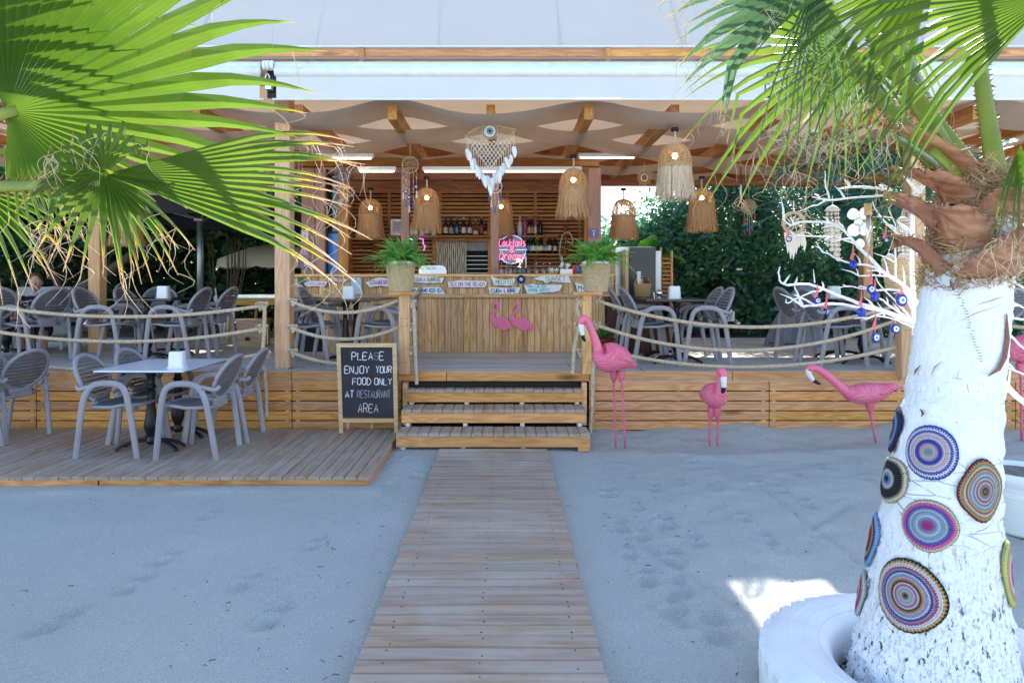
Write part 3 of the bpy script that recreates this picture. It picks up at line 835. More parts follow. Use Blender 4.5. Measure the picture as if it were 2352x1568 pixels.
WY = 11.3; wx0, wx1 = (798 - PX) * WY / F, (1338 - PX) * WY / F
s1 = MB().plank(wx1 - wx0, .043, .022, .003).mesh('slat', M['slatwood'])
z = 3.12
while z > .9:
    ob('slat', s1, ht, ((wx0 + wx1) / 2, WY + RN.uniform(-.004, .004), z), (pi / 2, 0, RN.uniform(-.002, .002))); z -= .0655
for px in (805, 894, 1010, 1165, 1230, 1332):
    x = (px - PX) * WY / F
    MB().box((x, WY + .04, 2.0), (.045, .03, 2.4)).build('batten', M['slatwood'], ht)
for px in (894, 1230):
    x = (px - PX) * (WY - .02) / F
    MB().box((x, WY - .035, 2.78), (.038, .02, .62)).build('cover_strip', M['slatwood'], ht)
MB().box(((wx0 + wx1) / 2, WY + .12, 2.0), (wx1 - wx0 + .3, .03, 2.6)).build('rear_board', plain('dark_board', (.05, .024, .012, 1), .8), ht)
for sx in (wx0 - .02, wx1 + .03):
    MB().box((sx, WY - .8, 1.9), (.04, 1.7, 2.5)).build('side_wall', M['slatwood'], ht)
S1, S2 = 2.372, 2.072
MB().plank(2.75, .18, .028).build('shelf', M['slatwood'], ht, (-.5, 11.1, S1))
MB().plank(.86, .18, .028).build('shelf', M['slatwood'], ht, (.74, 11.1, S2))
MB().plank(4.0, .5, .04).build('back_counter', M['barwood'], ht, (-.7, 10.9, 1.56))
for x in (.35, .95):
    MB().box((x, 11.16, 1.93), (.02, .03, .26)).build('shelf_bracket', M['steel'], ht)
# serving hatch with rope curtain and blind
hx0, hx1, hz0, hz1 = (992 - PX) * 11.05 / F, (1129 - PX) * 11.05 / F, 1.7, 2.335
for (a, b, c, e) in ((hx0, hx1, hz1 - .06, hz1), (hx0, hx0 + .06, hz0, hz1 - .06), (hx1 - .06, hx1, hz0, hz1 - .06)):
    MB().box(((a + b) / 2, 11.16, (c + e) / 2), (b - a, .06, e - c)).build('hatch_frame', M['slatwood'], ht)
MB().box(((hx0 + hx1) / 2, 11.235, (hz0 + hz1) / 2), (hx1 - hx0, .02, hz1 - hz0)).build('hatch_shade', M['void'], ht)  # black sheet stands for the darkness inside the hatch
MB().box((hx1 - .24, 11.21, hz1 - .13), (.36, .012, .15)).build('hatch_blind', plain('grey_blind', (.30, .33, .33, 1), .6), ht)
for k in range(5):
    MB().box((hx1 - .24, 11.215, hz0 + .06 + .07 * k), (.36, .006, .006)).build('rack_bar', M['steel'], ht)
t = thing('rope_curtain', 'curtain of white cotton ropes hanging in the serving hatch', 'curtain', ((hx0 + .06), 11.12, hz1 - .06))
rp = MB().tube([(.003 * math.sin(k * 1.1), .003 * math.cos(k * 1.1), -.05 * k) for k in range(14)], .0115, 6).mesh('rope_strand', plain('cotton_rope', (.72, .66, .56, 1), .9, bump=.9, bscale=220, bd=.004), True)
for k in range(16):
    ob('rope_strand', rp, t, (.02 + .0315 * k, RN.uniform(-.004, .004), -.005), (0, 0, RN.uniform(0, 6)))
MB().tube([(0, 0, 0), (.53, 0, 0)], .008, 6).build('rod', M['steel'], t)
# blue glazed door and window left of the shelves
for (a, b, lab) in ((724, 747.5, 'blue'), (752.5, 775, 'blue')):
    xa, xb_ = (a - PX) * 9.75 / F, (b - PX) * 9.75 / F
    MB().box(((xa + xb_) / 2, 9.8, 1.75), (xb_ - xa, .02, 1.16)).build('blue_panel', plain('blue_gloss', (.03, .25, .80, 1), .25, var=.15, bump=0), ht)
    MB().box(((xa + xb_) / 2, 9.8, 2.75), (xb_ - xa, .02, .82)).build('dark_pane', plain('glass_reflection', (.012, .018, .02, 1), .04, bump=0), ht)  # upper pane coloured dark for the reflection in it
MB().box((-2.53, 9.78, 2.33), (.34, .05, .03)).build('pane_rail', M['black'], ht)
# three pictures on the mauve post
for (y0, y1, c, lab, ic) in ((529, 555, (.74, .70, .66, 1), 'white poster of a cocktail glass on the left hut post', (.45, .30, .15, 1)),
                         (561, 586, (.48, .22, .36, 1), 'magenta poster of a cocktail glass on the left hut post', (.75, .62, .55, 1)),
                         (592, 617, (.17, .14, .46, 1), 'violet poster of a cocktail glass on the left hut post', (.75, .7, .6, 1))):
    a, b = P(692.5, y1, 9.5), P(708.5, y0, 9.5)
    t = thing('poster', lab, 'poster', (a + b) / 2); hx, hz = (b.x - a.x) / 2, (b.z - a.z) / 2
    MB().box((0, 0, 0), (hx * 2, .004, hz * 2)).build('sheet', plain('poster_paper', c, .6, var=.1), t)
    g_ = plain('poster_print', ic, .6)
    MB().prism([(-.016, .02), (.016, .02), (.005, -.01), (.004, -.03), (.014, -.04), (-.014, -.04), (-.004, -.03), (-.005, -.01)], -.005, -.0025).build('printed_glass', g_, t)
    MB().box((0, -.004, hz * .7), (hx * 1.2, .002, .012)).build('printed_title', g_, t)
o = P(1372, 530, 9.5); t = thing('poster', 'small blue poster on the right hut post above the fern', 'poster', P(1364, 535, 9.5))
MB().box((0, 0, 0), (.095, .004, .12)).build('sheet', plain('poster_blue', (.10, .13, .50, 1), .5), t)
MB().box((0, -.004, .03), (.05, .002, .02)).box((0, -.004, -.02), (.02, .002, .05)).build('printed_figure', plain('poster_cream', (.7, .5, .35, 1), .6), t)
t = thing('framed_certificate', 'silver framed certificate leaning on the upper bar shelf', 'picture frame', (P(911, 540, 11.05).x, 11.06, S1))
MB().box((0, 0, .135), (.20, .015, .26)).build('frame', M['steel'], t, rot=(-.08, 0, 0))
MB().box((0, -.011, .135), (.155, .004, .21)).build('paper', plain('certificate_paper', (.72, .68, .76, 1), .6), t, rot=(-.08, 0, 0))
for k in range(5): MB().box((0, -.0145, .2 - .03 * k), (.11, .002, .006)).build('printed_line', INK['navy'], t, rot=(-.08, 0, 0))
# ---------------------------------------------------------------- bottles
def bottle_meshes(kind):
    if kind == 'tall': pr = [(.034, 0), (.037, .006), (.037, .17), (.033, .19), (.016, .225), (.0135, .235), (.0135, .275)]; lb = (.04, .13); cp = (.262, .3)
    elif kind == 'square': pr = [(.040, 0), (.043, .006), (.043, .14), (.038, .165), (.016, .185), (.0145, .2), (.0145, .225)]; lb = (.03, .11); cp = (.215, .25)
    elif kind == 'wine': pr = [(.034, 0), (.037, .005), (.037, .175), (.03, .205), (.015, .235), (.014, .29)]; lb = (.055, .14); cp = (.262, .30)
    else: pr = [(.045, 0), (.048, .006), (.046, .08), (.036, .13), (.018, .17), (.0145, .21), (.0145, .245)]; lb = (.02, .075); cp = (.235, .27)
    r_ = pr[1][0]; n = 8 if kind == 'square' else 14
    g_ = MB().lathe(pr, n); 
    l_ = MB().lathe([(r_ + .0008, lb[0]), (r_ + .0012, lb[0] + .002), (r_ + .0012, lb[1] - .002), (r_ + .0008, lb[1])], n, cap=False)
    c_ = MB().lathe([(.0155, cp[0]), (.0165, cp[0] + .004), (.0165, cp[1] - .004), (.012, cp[1])], 10)
    return g_, l_, c_
BM = {k: bottle_meshes(k) for k in ('tall', 'square', 'wine', 'bulb')}
BCOL = {}
def bcol(c, gl=True):
    if c not in BCOL:
        rgb = dict(clear=(.62, .66, .66, 1), amber=(.22, .07, .015, 1), dark=(.012, .014, .012, 1), green=(.03, .09, .025, 1), blue=(.05, .22, .45, 1), pink=(.55, .10, .25, 1), gold=(.40, .25, .06, 1),
                   white=(.78, .76, .72, 1), red=(.45, .03, .03, 1), black=(.015, .015, .015, 1), cream=(.68, .60, .45, 1), tan=(.42, .28, .14, 1), silver=(.6, .6, .62, 1), yellow=(.6, .42, .05, 1), purple=(.2, .05, .3, 1))[c]
        BCOL[c] = plain('bottle_' + c, rgb, .12 if c in ('clear', 'amber', 'dark', 'green', 'blue', 'pink') else .45, var=.12, bump=0)
    return BCOL[c]
BME = {}
def bottle(kind, gc, lc, cc, loc, sc_, label, grp):
    t = thing('bottle', label, 'bottle', loc, RN.uniform(-.3, .3), grp); t.scale = sc_
    for nm, mb, c in zip(('glass_body', 'paper_label', 'cap'), BM[kind], (gc, lc, cc)):
        key = (kind, nm, c)
        if key not in BME: BME[key] = mb.mesh(nm, bcol(c), True)
        ob(nm, BME[key], t)
UPB = [(1395, 'tall', 'clear', 'white', 'black', .95), (1430, 'square', 'clear', 'white', 'black', 1), (1468, 'square', 'clear', 'white', 'red', 1), (1527, 'bulb', 'clear', 'cream', 'tan', .9), (1570, 'tall', 'blue', 'silver', 'silver', 1),
       (1600, 'square', 'amber', 'gold', 'gold', 1), (1637, 'square', 'clear', 'silver', 'black', 1.05), (1690, 'square', 'amber', 'yellow', 'gold', 1.05), (1745, 'tall', 'dark', 'cream', 'black', 1), (1795, 'square', 'dark', 'tan', 'black', 1.15),
       (1848, 'tall', 'dark', 'blue', 'blue', 1.03), (1910, 'tall', 'dark', 'white', 'silver', 1), (1965, 'tall', 'dark', 'silver', 'black', 1), (2020, 'bulb', 'amber', 'cream', 'tan', 1), (2072, 'tall', 'dark', 'red', 'tan', 1.1),
       (2113, 'bulb', 'dark', 'gold', 'black', .9), (2240, 'bulb', 'clear', 'silver', 'silver', .8), (2275, 'bulb', 'amber', 'cream', 'gold', .8), (2320, 'square', 'amber', 'tan', 'black', .8), (2362, 'square', 'green', 'green', 'black', .9),
       (2424, 'tall', 'clear', 'white', 'cream', 1.05), (2470, 'tall', 'pink', 'purple', 'red', 1), (2512, 'tall', 'dark', 'yellow', 'gold', 1.05), (2538, 'tall', 'dark', 'gold', 'gold', 1.02), (2560, 'tall', 'pink', 'white', 'red', 1.08), (2612, 'wine', 'dark', 'dark', 'tan', .98)]
ORD = ['first', 'second', 'third', 'fourth', 'fifth', 'sixth', 'seventh', 'eighth', 'ninth', 'tenth', 'eleventh', 'twelfth', 'thirteenth', 'fourteenth', 'fifteenth', 'sixteenth', 'seventeenth', 'eighteenth', 'nineteenth', 'twentieth', 'twenty-first', 'twenty-second', 'twenty-third', 'twenty-fourth', 'twenty-fifth', 'twenty-sixth']
CN = dict(clear='clear', amber='amber', dark='dark', green='green', blue='blue glass', pink='pink')
for i, (zx, kd, gc, lc, cc, s_) in enumerate(UPB):
    x = (588 + zx / 4 - PX) * 11.1 / F
    bottle(kd, gc, lc, cc, (x, 11.08 + RN.uniform(-.025, .02), S1), (1, 1, s_), '%s bottle, %s label, %s cap, %s from left on upper bar shelf' % (CN[gc], lc, cc, ORD[i]), 'bottles on the upper bar shelf')
LOB = [(163, 'green', 'white', 'black', 1.0), (195, 'dark', 'white', 'black', 1.02), (233, 'green', 'cream', 'yellow', .98), (268, 'dark', 'white', 'black', .98), (305, 'dark', 'silver', 'silver', 1), (345, 'dark', 'white', 'black', 1.03), (397, 'dark', 'cream', 'black', .96), (150, 'dark', 'blue', 'blue', 1.0)]
LOB.sort()
for i, (zx, gc, lc, cc, s_) in enumerate(LOB):
    x = (1176 + zx / 4 - PX) * 11.05 / F
    bottle('wine', gc, lc, cc, (x, 11.06 + RN.uniform(-.02, .02), S2), (1, 1, s_ * .92), '%s wine bottle with %s label, %s from left on the lower bar shelf' % (CN[gc], lc, ORD[i]), 'wine bottles on the lower bar shelf')
# raffia tassels hung on the shelves
M['raffia_dk'] = plain('brown_raffia', (.36, .19, .075, 1), .9, var=.35, scale=40)
def tassel(name, label, loc, L, r_, mt, n=26, cat='tassel'):
    t = thing(name, label, cat, loc)
    m = MB()
    for k in range(n):
        a = RN.uniform(0, 6.28); q = r_ * math.sqrt(RN.random())
        x, y_ = q * math.cos(a), q * math.sin(a)
        m.tube([(x * .15, y_ * .15, -L * .05), (x * .7, y_ * .7, -L * .3), (x, y_, -L * RN.uniform(.9, 1.0))], .0028, 4, cap=False)
    tag(m.build('strands', mt, t), kind='stuff')
    MB().ball((0, 0, -L * .05), (r_ * .45, r_ * .45, L * .1), 8, 6).build('knot', mt, t, smooth=True)
    MB().tube([(0, 0, 0), (0, 0, L * .12)], .003, 5).build('cord', mt, t)
    return t
tassel('raffia_tassel', 'brown raffia tassel hanging among the wine bottles', P(1252, 541, 10.97), .19, .035, M['raffia_dk'])
tassel('raffia_tassel', 'brown raffia tassel hanging below the neon sign', P(1202, 590, 10.97), .17, .045, M['raffia_dk'])
tassel('raffia_tassel', 'long brown raffia broom tassel on the slat wall at left', P(863, 535, 11.15), .36, .055, M['raffia_dk'])
# ---------------------------------------------------------------- neon sign
t = thing('neon_sign', 'pink and blue neon sign reading Cocktails and Dreams inside a ring', 'neon sign', P(1176, 573, 10.95))
s = 10.95 / F
pk, bl = glow('pink_neon', (1, .14, .45, 1), 1.1), glow('blue_neon', (.14, .30, 1, 1), 1.1)
yl, wh_ = glow('yellow_neon', (1, .8, .2, 1), 1.0), glow('white_neon', (.8, 1, .95, 1), 1.0)
R_ = 32 * s
for (a0, a1) in ((rad(50), rad(130)), (rad(-58), rad(-12)), (rad(184), rad(198)), (rad(218), rad(290))):
    MB().tube([(R_ * math.cos(a), 0, R_ * math.sin(a)) for a in np.linspace(a0, a1, 16)], .0065, 7).build('ring_tube', bl, t, smooth=True)
for sx in (-1, 1):
    MB().tube([(sx * R_ * 1.07, 0, -.5 * s), (sx * R_ * .27, 0, -.5 * s)], .0065, 7).build('bar_tube', bl, t, smooth=True)
letter('Cocktails', 17 * s, pk, t, (0, -.012, 15.5 * s), .0034, width=60 * s, name='script_tube', slant=.22, jit=.05, tube=True)
letter('Dreams', 17 * s, pk, t, (-1 * s, -.012, -15 * s), .0034, width=57 * s, name='script_tube', slant=.22, jit=.05, tube=True)
letter('&', 12 * s, pk, t, (0, -.012, -.2 * s), .0034, width=10 * s, name='script_tube', jit=0, tube=True)
MB().tube([(14 * s + 4 * s * math.cos(a), -.01, -25 * s + 4 * s * math.sin(a)) for a in np.linspace(0, 6.28, 12)], .005, 6).build('lemon_tube', yl, t, smooth=True)
MB().tube([(13 * s, -.012, -23 * s), (19 * s, -.012, -31 * s), (25 * s, -.012, -27 * s), (13 * s, -.012, -23 * s)], .004, 6).tube([(19 * s, -.012, -31 * s), (17 * s, -.012, -40 * s)], .004, 6).tube([(13 * s, -.012, -39 * s), (21 * s, -.012, -41 * s)], .004, 6).build('glass_tube', wh_, t)
MB().lathe([(R_ * 1.05, 0), (R_ * 1.05, .004)], 32).build('backing_plate', glassm('clear_acrylic', (.85, .75, .85, 1), .1), t, (0, .02, 0), (pi / 2, 0, 0))
# second little neon behind the left fern
t = thing('neon_cactus', 'small teal and magenta neon shape glowing behind the left fern', 'neon sign', P(952, 557, 10.9))
MB().tube([(.06 * math.cos(a) - .08, 0, .06 * math.sin(a)) for a in np.linspace(0, 6.28, 18)], .006, 6).build('ring_tube', glow('teal_neon', (.1, .9, .8, 1), 1.2), t, smooth=True)
MB().tube(cr([(.08, 0, .06), (.14, 0, .05), (.14, 0, -.02), (.17, 0, -.06), (.15, 0, -.13)], 5), .006, 6).build('drink_tube', glow('magenta_neon', (.9, .1, .7, 1), 1.4), t, smooth=True)
# ---------------------------------------------------------------- on the counter
CZ = 1.716
t = thing('steel_food_warmer', 'brushed steel dome lid with opening hours on the bar counter', 'food cover', (P(996, 626, 9.35).x, 9.35, CZ))
m = MB(); 
pr = [(-.19, 0), (-.19, .05), (-.175, .095), (-.14, .118), (.14, .118), (.175, .095), (.19, .05), (.19, 0)]
m.prism(pr, -.13, .13); m.build('dome', M['steel'], t, smooth=False)
MB().tube([(-.04, -.0, .12), (-.04, 0, .14), (.04, 0, .14), (.04, 0, .12)], .006, 6).build('handle', M['black'], t)
letter('10:00-18:00', .024, INK['navy'], t, (-.02, -.1315, .075), .003, width=.13)
bowlm = plain('white_bowl', (.7, .7, .68, 1), .3)
GL = plain('clear_glass', (.75, .78, .78, 1), .08, var=.05, bump=0); GL.node_tree.nodes['Principled BSDF'].inputs['Transmission Weight'].default_value = .85
wg = [(.03, 0), (.031, .002), (.036, .05), (.03, .075), (.005, .085), (.004, .15), (.03, .157), (.031, .16)]
tb = [(.028, 0), (.03, .004), (.034, .085), (.032, .086), (.027, .008)]
for i, px in enumerate((1152, 1163, 1173, 1232, 1248, 1262)):
    t = thing('wine_glass', 'upturned stem glass, %s from left of those drying on the bar counter' % ORD[i], 'glass', (P(px, 626, 9.35).x, 9.33 + .03 * (i % 2), CZ), group='stem glasses on the bar')
    MB().lathe(wg, 14).build('bowl_and_stem', GL, t, smooth=True)
for i, px in enumerate((1184, 1194, 1203, 1214)):
    t = thing('tumbler', 'small tumbler, %s from left of those on the bar counter' % ORD[i], 'glass', (P(px, 626, 9.3).x, 9.3, CZ), group='tumblers on the bar')
    MB().lathe(tb, 14).build('cup', GL, t, smooth=True)
t = thing('patterned_bowl', 'white bowl with black pattern on the right of the bar counter', 'bowl', (P(1271, 626, 9.3).x, 9.3, CZ))
q = N('patterned_glaze'); vo = q.n('TexVoronoi'); q.l(q.co(rnd=False), vo.inputs['Vector']); vo.inputs['Scale'].default_value = 45
q.base(q.ramp(vo.outputs['Distance'], [(.30, (.75, .74, .7, 1)), (.36, (.05, .05, .05, 1)), (.5, (.05, .05, .05, 1)), (.56, (.75, .74, .7, 1))]), .3)
MB().lathe([(.04, 0), (.06, .01), (.075, .05), (.078, .085), (.07, .085), (.06, .03)], 20).build('vessel', q.m, t, smooth=True)
t = thing('flower_bunch', 'white flowers in a white tray beside the patterned bowl', 'flowers', (P(1300, 626, 9.3).x, 9.3, CZ))
MB().box((0, 0, .035), (.17, .12, .07)).build('tray', M['whiteplastic'], t)
for k in range(9): MB().ball((RN.uniform(-.07, .06), RN.uniform(-.03, .03), .085 + RN.uniform(0, .06)), (.028, .028, .022), 8, 6).build('blossom', plain('white_petal', (.8, .74, .72, 1), .7), t, smooth=True)
for k in range(5): MB().tube([(-.05, 0, .07), (-.06 + .01 * k, -.02, .11), (-.08 + .03 * k, -.03, .12)], [.004, .008, .001], 5, flat=(.4, 1)).build('leaf', plain('flower_leaf', (.08, .2, .04, 1), .5), t)
for px, c, lab in ((1319, (.5, .02, .04, 1), 'red drink can on the bar counter by the right fern'), (1327, (.03, .12, .45, 1), 'blue drink can on the bar counter by the right fern')):
    t = thing('drink_can', lab, 'can', (P(px, 626, 9.3).x, 9.3, CZ))
    MB().lathe([(.024, 0), (.031, .006), (.031, .105), (.026, .113)], 16).build('shell', plain('can_paint', c, .3), t, smooth=True)
    MB().lathe([(.026, .113), (.0255, .116), (.022, .114)], 14).build('lid', M['steel'], t, smooth=True)
# water pipe on the lower shelf
t = thing('hookah', 'copper hookah with pale looped hose on the lower bar shelf', 'hookah', (P(1300, 583, 10.95).x, 11.0, S2))
cu = plain('copper', (.40, .16, .08, 1), .3, .9)
MB().lathe([(.05, 0), (.062, .01), (.06, .03), (.03, .07), (.014, .11)], 18).build('base_bowl', cu, t, smooth=True)
MB().lathe([(.012, .1), (.016, .17), (.011, .2), (.02, .24), (.01, .27), (.009, .36), (.022, .38), (.026, .43), (.02, .44)], 14).build('stem', cu, t, smooth=True)
MB().lathe([(.055, .44), (.057, .446), (.03, .45)], 18).build('tray', cu, t, smooth=True)
MB().tube(cr([(.02, -.02, .2), (.1, -.05, .17), (.1, -.06, .26), (.04, -.07, .34), (-.05, -.07, .30), (-.1, -.07, .1), (-.09, -.07, -.08), (-.03, -.06, -.15)], 7), .012, 8).build('hose', plain('pale_hose', (.66, .58, .52, 1), .6, bump=.6, bscale=200), t, smooth=True)
# dark jar seen by the blue panes
t = thing('brown_jar', 'round brown jar on a speckled stand inside the blue window', 'jar', (P(732, 628, 9.65).x, 9.66, 1.70))
MB().lathe([(.07, 0), (.075, .06), (.06, .10)], 16).build('stand', plain('speckled_stone', (.4, .45, .5, 1), .7, var=.9, scale=60), t, smooth=True)
MB().lathe([(.06, .10), (.085, .14), (.09, .19), (.07, .24), (.03, .26)], 16).build('pot', plain('brown_glaze', (.12, .03, .03, 1), .3), t, smooth=True)
# ================================================================ resin armchairs
def plastic(name, c):
    q = N(name); v = q.co()
    q.base(q.ramp(q.noise(v, 5, 4), [(.3, tuple(x * .85 for x in c) + (1,)), (.7, c + (1,))]), q.ramp(q.noise(v, 12, 3), [(.3, (.38, .38, .38, 1)), (.7, (.55, .55, .55, 1))]))
    q.bump(q.noise(v, 140, 2), .1, .002)
    return q.m
M['resin'] = plastic('grey_resin', (.345, .322, .355))
M['resin_seat'] = plastic('dark_grey_resin', (.165, .16, .18))
def sq(path, a, b, up):
    return MB().tube(path, 1.0, 8, flat=(a, b), up=up, sqr=True)
def make_chair(label):
    t = thing('armchair', label, 'chair')
    R_ = M['resin']
    for s in (-1, 1):
        yy = lambda z: s * (.255 + .03 * min(1, z / .5))
        rear = [(-.275, 0), (-.245, .2), (-.215, .40), (-.19, .52), (-.155, .60)]
        arm = [(-.155, .60), (-.105, .642), (-.02, .658), (.08, .652), (.145, .615), (.175, .55)]
        front = [(.175, .55), (.20, .40), (.225, .2), (.25, 0)]
        for nm, p in (('leg', rear), ('arm', arm), ('leg', front)):
            sq([(x, yy(z), z) for x, z in cr(p, 5)], .025, .0165, (1, 0, 0)).build(nm, R_, t)
        # strap from the arm to the back rim
        sq(cr([(-.12, s * .285, .635), (-.18, s * .27, .62), (-.26, s * .245, .60), (-.29, s * .22, .63)], 5), .010, .018, (0, 1, 0)).build('back_strap', R_, t, smooth=True)
        sq(cr([(-.145, s * .28, .60), (-.185, s * .25, .53), (-.2, s * .2, .50)], 5), .012, .016, (0, 1, 0)).build('back_strap', R_, t, smooth=True)
    # seat: moulded frame with slats
    m = MB()
    out = []
    for a in np.linspace(0, 2 * pi, 29)[:-1]:
        ca, sa = math.cos(a), math.sin(a)
        e = .62
        out.append((.015 + .225 * abs(ca) ** e * (1 if ca > 0 else -1), .235 * abs(sa) ** e * (1 if sa > 0 else -1)))
    m.tube([(x, y, .435 + .012 * (y / .235) ** 2 + (.012 if x > .1 else -.005)) for x, y in out + [out[0]]], .016, 6, cap=False)
    m.build('seat_frame', R_, t, smooth=True)
    m = MB()
    for k in range(11):
        y = -.2 + .04 * k; L = .2 * (1 - .35 * abs(y / .235) ** 3)
        pts = [(.015 + L * f, y, .437 + .012 * (y / .235) ** 2 + .014 * f * f - .012 * (1 - f * f)) for f in np.linspace(-1, 1, 7)]
        m.tube(pts, 1, 6, flat=(.006, .0155), up=(0, 0, 1))
    m.build('seat', M['resin_seat'], t, smooth=False)
    for yy_ in (-.15, .15):
        MB().bar((.19, yy_ * 1.6, .40), (.19, yy_ * .9, .42), .03, .02).build('seat_bracket', R_, t)
    # oval back, leaning
    c = Vector((-.27, 0, .685)); ang = rad(24)
    ux = Vector((-math.sin(ang), 0, math.cos(ang)))
    A, B = .232, .205
    def pt(a_, b_):
        q = c + ux * b_ + Vector((0, a_, 0)); q.x += .35 * a_ * a_ - .012
        return q
    rim = MB().tube([pt(A * math.cos(a), B * math.sin(a)) for a in np.linspace(0, 2 * pi, 37)], 1, 8, cap=False, flat=(.022, .017), up=(0, 1, 0))
    bk = rim.build('backrest', R_, t, smooth=True)
    n = 11
    for k in range(n):
        b = -B + 2 * B * (k + .5) / n
        hw = A * math.sqrt(max(.02, 1 - (b / B) ** 2)) - .004
        pts = [pt(hw * f, b) for f in np.linspace(-1, 1, 7)]
        m = MB().tube(pts, 1, 6, flat=(.0172, .007), up=ux)
        m.build('slat', M['resin_seat'], bk, smooth=False)
    sq(cr([(-.2, -.12, .50), (-.21, 0, .475), (-.2, .12, .50)], 5), .014, .03, (1, 0, 0)).build('back_stem', R_, t, smooth=True)
    MB().box((-.20, 0, .45), (.05, .2, .05)).build('rear_rail', R_, t)
    return t
chair0 = None
def chair(x, y, z, rz, label, grp):
    global chair0
    if chair0 is None:
        chair0 = make_chair(label); chair0['group'] = grp
        for c in kids(chair0): pass
        KID[chair0.name] = [(c, kids(c)) for c in kids(chair0)]
        chair0.location = (x, y, z); chair0.rotation_euler = (0, 0, rz)
        return chair0
    return dup(chair0, (x, y, z), rz, label, grp)
G1 = 'armchairs on the low platform'; G2 = 'armchairs on the raised deck'
chair(-3.46, 6.12, .07, rad(2), 'grey armchair at the near left side of the white-topped platform table', G1)
chair(-3.40, 6.64, .07, rad(-3), 'grey armchair at the far left side of the white-topped platform table', G1)
chair(-2.77, 6.09, .07, rad(180), 'grey armchair at the near right side of the white-topped platform table', G1)
chair(-2.74, 6.66, .07, rad(183), 'grey armchair at the far right side of the white-topped platform table', G1)
chair(-4.92, 6.62, .07, rad(168), 'grey armchair with its back to the pair, left part of the platform', G1)
chair(-5.02, 6.16, .07, rad(172), 'grey armchair cut by the left picture edge on the platform', G1)
D_ = DZ + .001
chair(-2.23, 7.78, D_, rad(2), 'grey armchair beside the tall post, near left of the small deck table', G2)
chair(-2.17, 8.35, D_, rad(-2), 'grey armchair behind the tall post, far left of the small deck table', G2)
chair(-1.45, 7.80, D_, rad(181), 'grey armchair behind the chalkboard, near right of the small deck table', G2)
chair(-1.40, 8.36, D_, rad(179), 'grey armchair by the left fern post, far right of the small deck table', G2)
chair(1.71, 7.80, D_, rad(2), 'grey armchair right of the stairs, near left of the dark deck table', G2)
chair(1.66, 8.36, D_, rad(-2), 'grey armchair right of the stairs, far left of the dark deck table', G2)
chair(2.27, 7.83, D_, rad(180), 'grey armchair in front of the hedge, near right of the dark deck table', G2)
chair(2.33, 8.40, D_, rad(182), 'grey armchair in front of the hedge, far right of the dark deck table', G2)
chair(3.72, 8.30, D_, rad(3), 'grey armchair behind the white branches, far left of the right-hand table', G2)
chair(3.80, 7.78, D_, rad(0), 'grey armchair behind the white branches, near left of the right-hand table', G2)
chair(4.55, 7.85, D_, rad(180), 'grey armchair behind the palm trunk, near right of the right-hand table', G2)
chair(4.60, 8.42, D_, rad(178), 'grey armchair behind the palm trunk, far right of the right-hand table', G2)
chair(5.72, 7.95, D_, rad(90), 'grey armchair seen at the right picture edge beyond the palm', G2)
chair(-4.72, 8.06, D_, rad(3), 'grey armchair on the deck, near left of the table with the glossy napkin box', G2)
chair(-4.62, 8.72, D_, rad(-2), 'grey armchair on the deck, far left of the table with the glossy napkin box', G2)
chair(-3.90, 8.02, D_, rad(180), 'grey armchair on the deck, near right of the table with the glossy napkin box', G2)
chair(-3.85, 8.70, D_, rad(178), 'grey armchair on the deck, far right of the table with the glossy napkin box', G2)
chair(-5.62, 8.05, D_, rad(165), 'grey armchair with a broad oval back at the far left of the deck', G2)
chair(-6.15, 7.95, D_, rad(150), 'grey armchair cut by the left picture edge on the deck', G2)
chair(-5.95, 8.95, D_, rad(120), 'grey armchair behind the hanging palm tips, its back to the bar', G2)
chair(-6.55, 8.75, D_, rad(60), 'grey armchair near the seated woman at the far left', G2)
chair(-5.25, 10.2, D_, rad(-70), 'grey armchair standing furthest back by the left timber post', G2)
# ================================================================ tables
def make_table(label, topm, edge, loc, size, grp):
    t = thing('cafe_table', label, 'table', loc, 0, grp)
    w_, l_ = size
    m = MB(); m.plank(w_, l_, .014, .003).build('table_top', topm, t, (0, 0, .75))
    MB().plank(w_ - .01, l_ - .01, .006, .001).build('top_underlay', edge, t, (0, 0, .7355))
    for s in (-1, 1):
        yy = s * l_ * .27
        pr = [(.028, .05), (.042, .07), (.045, .09), (.032, .11), (.036, .135), (.058, .19), (.062, .23), (.05, .30), (.036, .40), (.031, .52), (.032, .56), (.045, .57), (.045, .585), (.03, .60), (.034, .66), (.05, .70), (.055, .728)]
        pd = MB().lathe(pr, 16).build('pedestal', M['black'], t, (0, yy, 0), smooth=True)
        for a in (rad(20), rad(160), rad(200), rad(340)):
            d = Vector((math.cos(a), math.sin(a) * .8, 0))
            p = cr([d * .02 + V(0, 0, .085), d * .12 + V(0, 0, .082), d * .22 + V(0, 0, .06), d * .295 + V(0, 0, .014)], 4)
            MB().tube(p, [(.016, .022)] * (len(p) - 3) + [(.014, .026)] * 3, 8).build('foot', M['black'], pd, smooth=True)
        MB().bar((-w_ * .36, yy, .722), (w_ * .36, yy, .722), .05, .016).build('top_bracket', M['black'], t)
        MB().bar((0, yy - l_ * .14, .7215), (0, yy + l_ * .14, .7215), .05, .014).build('top_bracket', M['black'], t)
    return t
lam = plain('white_laminate', (.74, .77, .82, 1), .25, var=.04, bump=0)
dlam = plain('dark_laminate', (.03, .032, .038, 1), .25, var=.15, bump=0)
make_table('table with glossy white top on the low platform, grey armchairs around it', lam, dlam, (-3.245, 6.44, .07), (.80, .94), 'cafe tables')
make_table('white-topped table at the left picture edge on the platform', lam, dlam, (-5.68, 6.60, .07), (.8, .9), 'cafe tables')
make_table('dark-topped deck table between the tall post and the left fern post', dlam, dlam, (-1.84, 8.07, D_), (.8, .98), 'cafe tables')
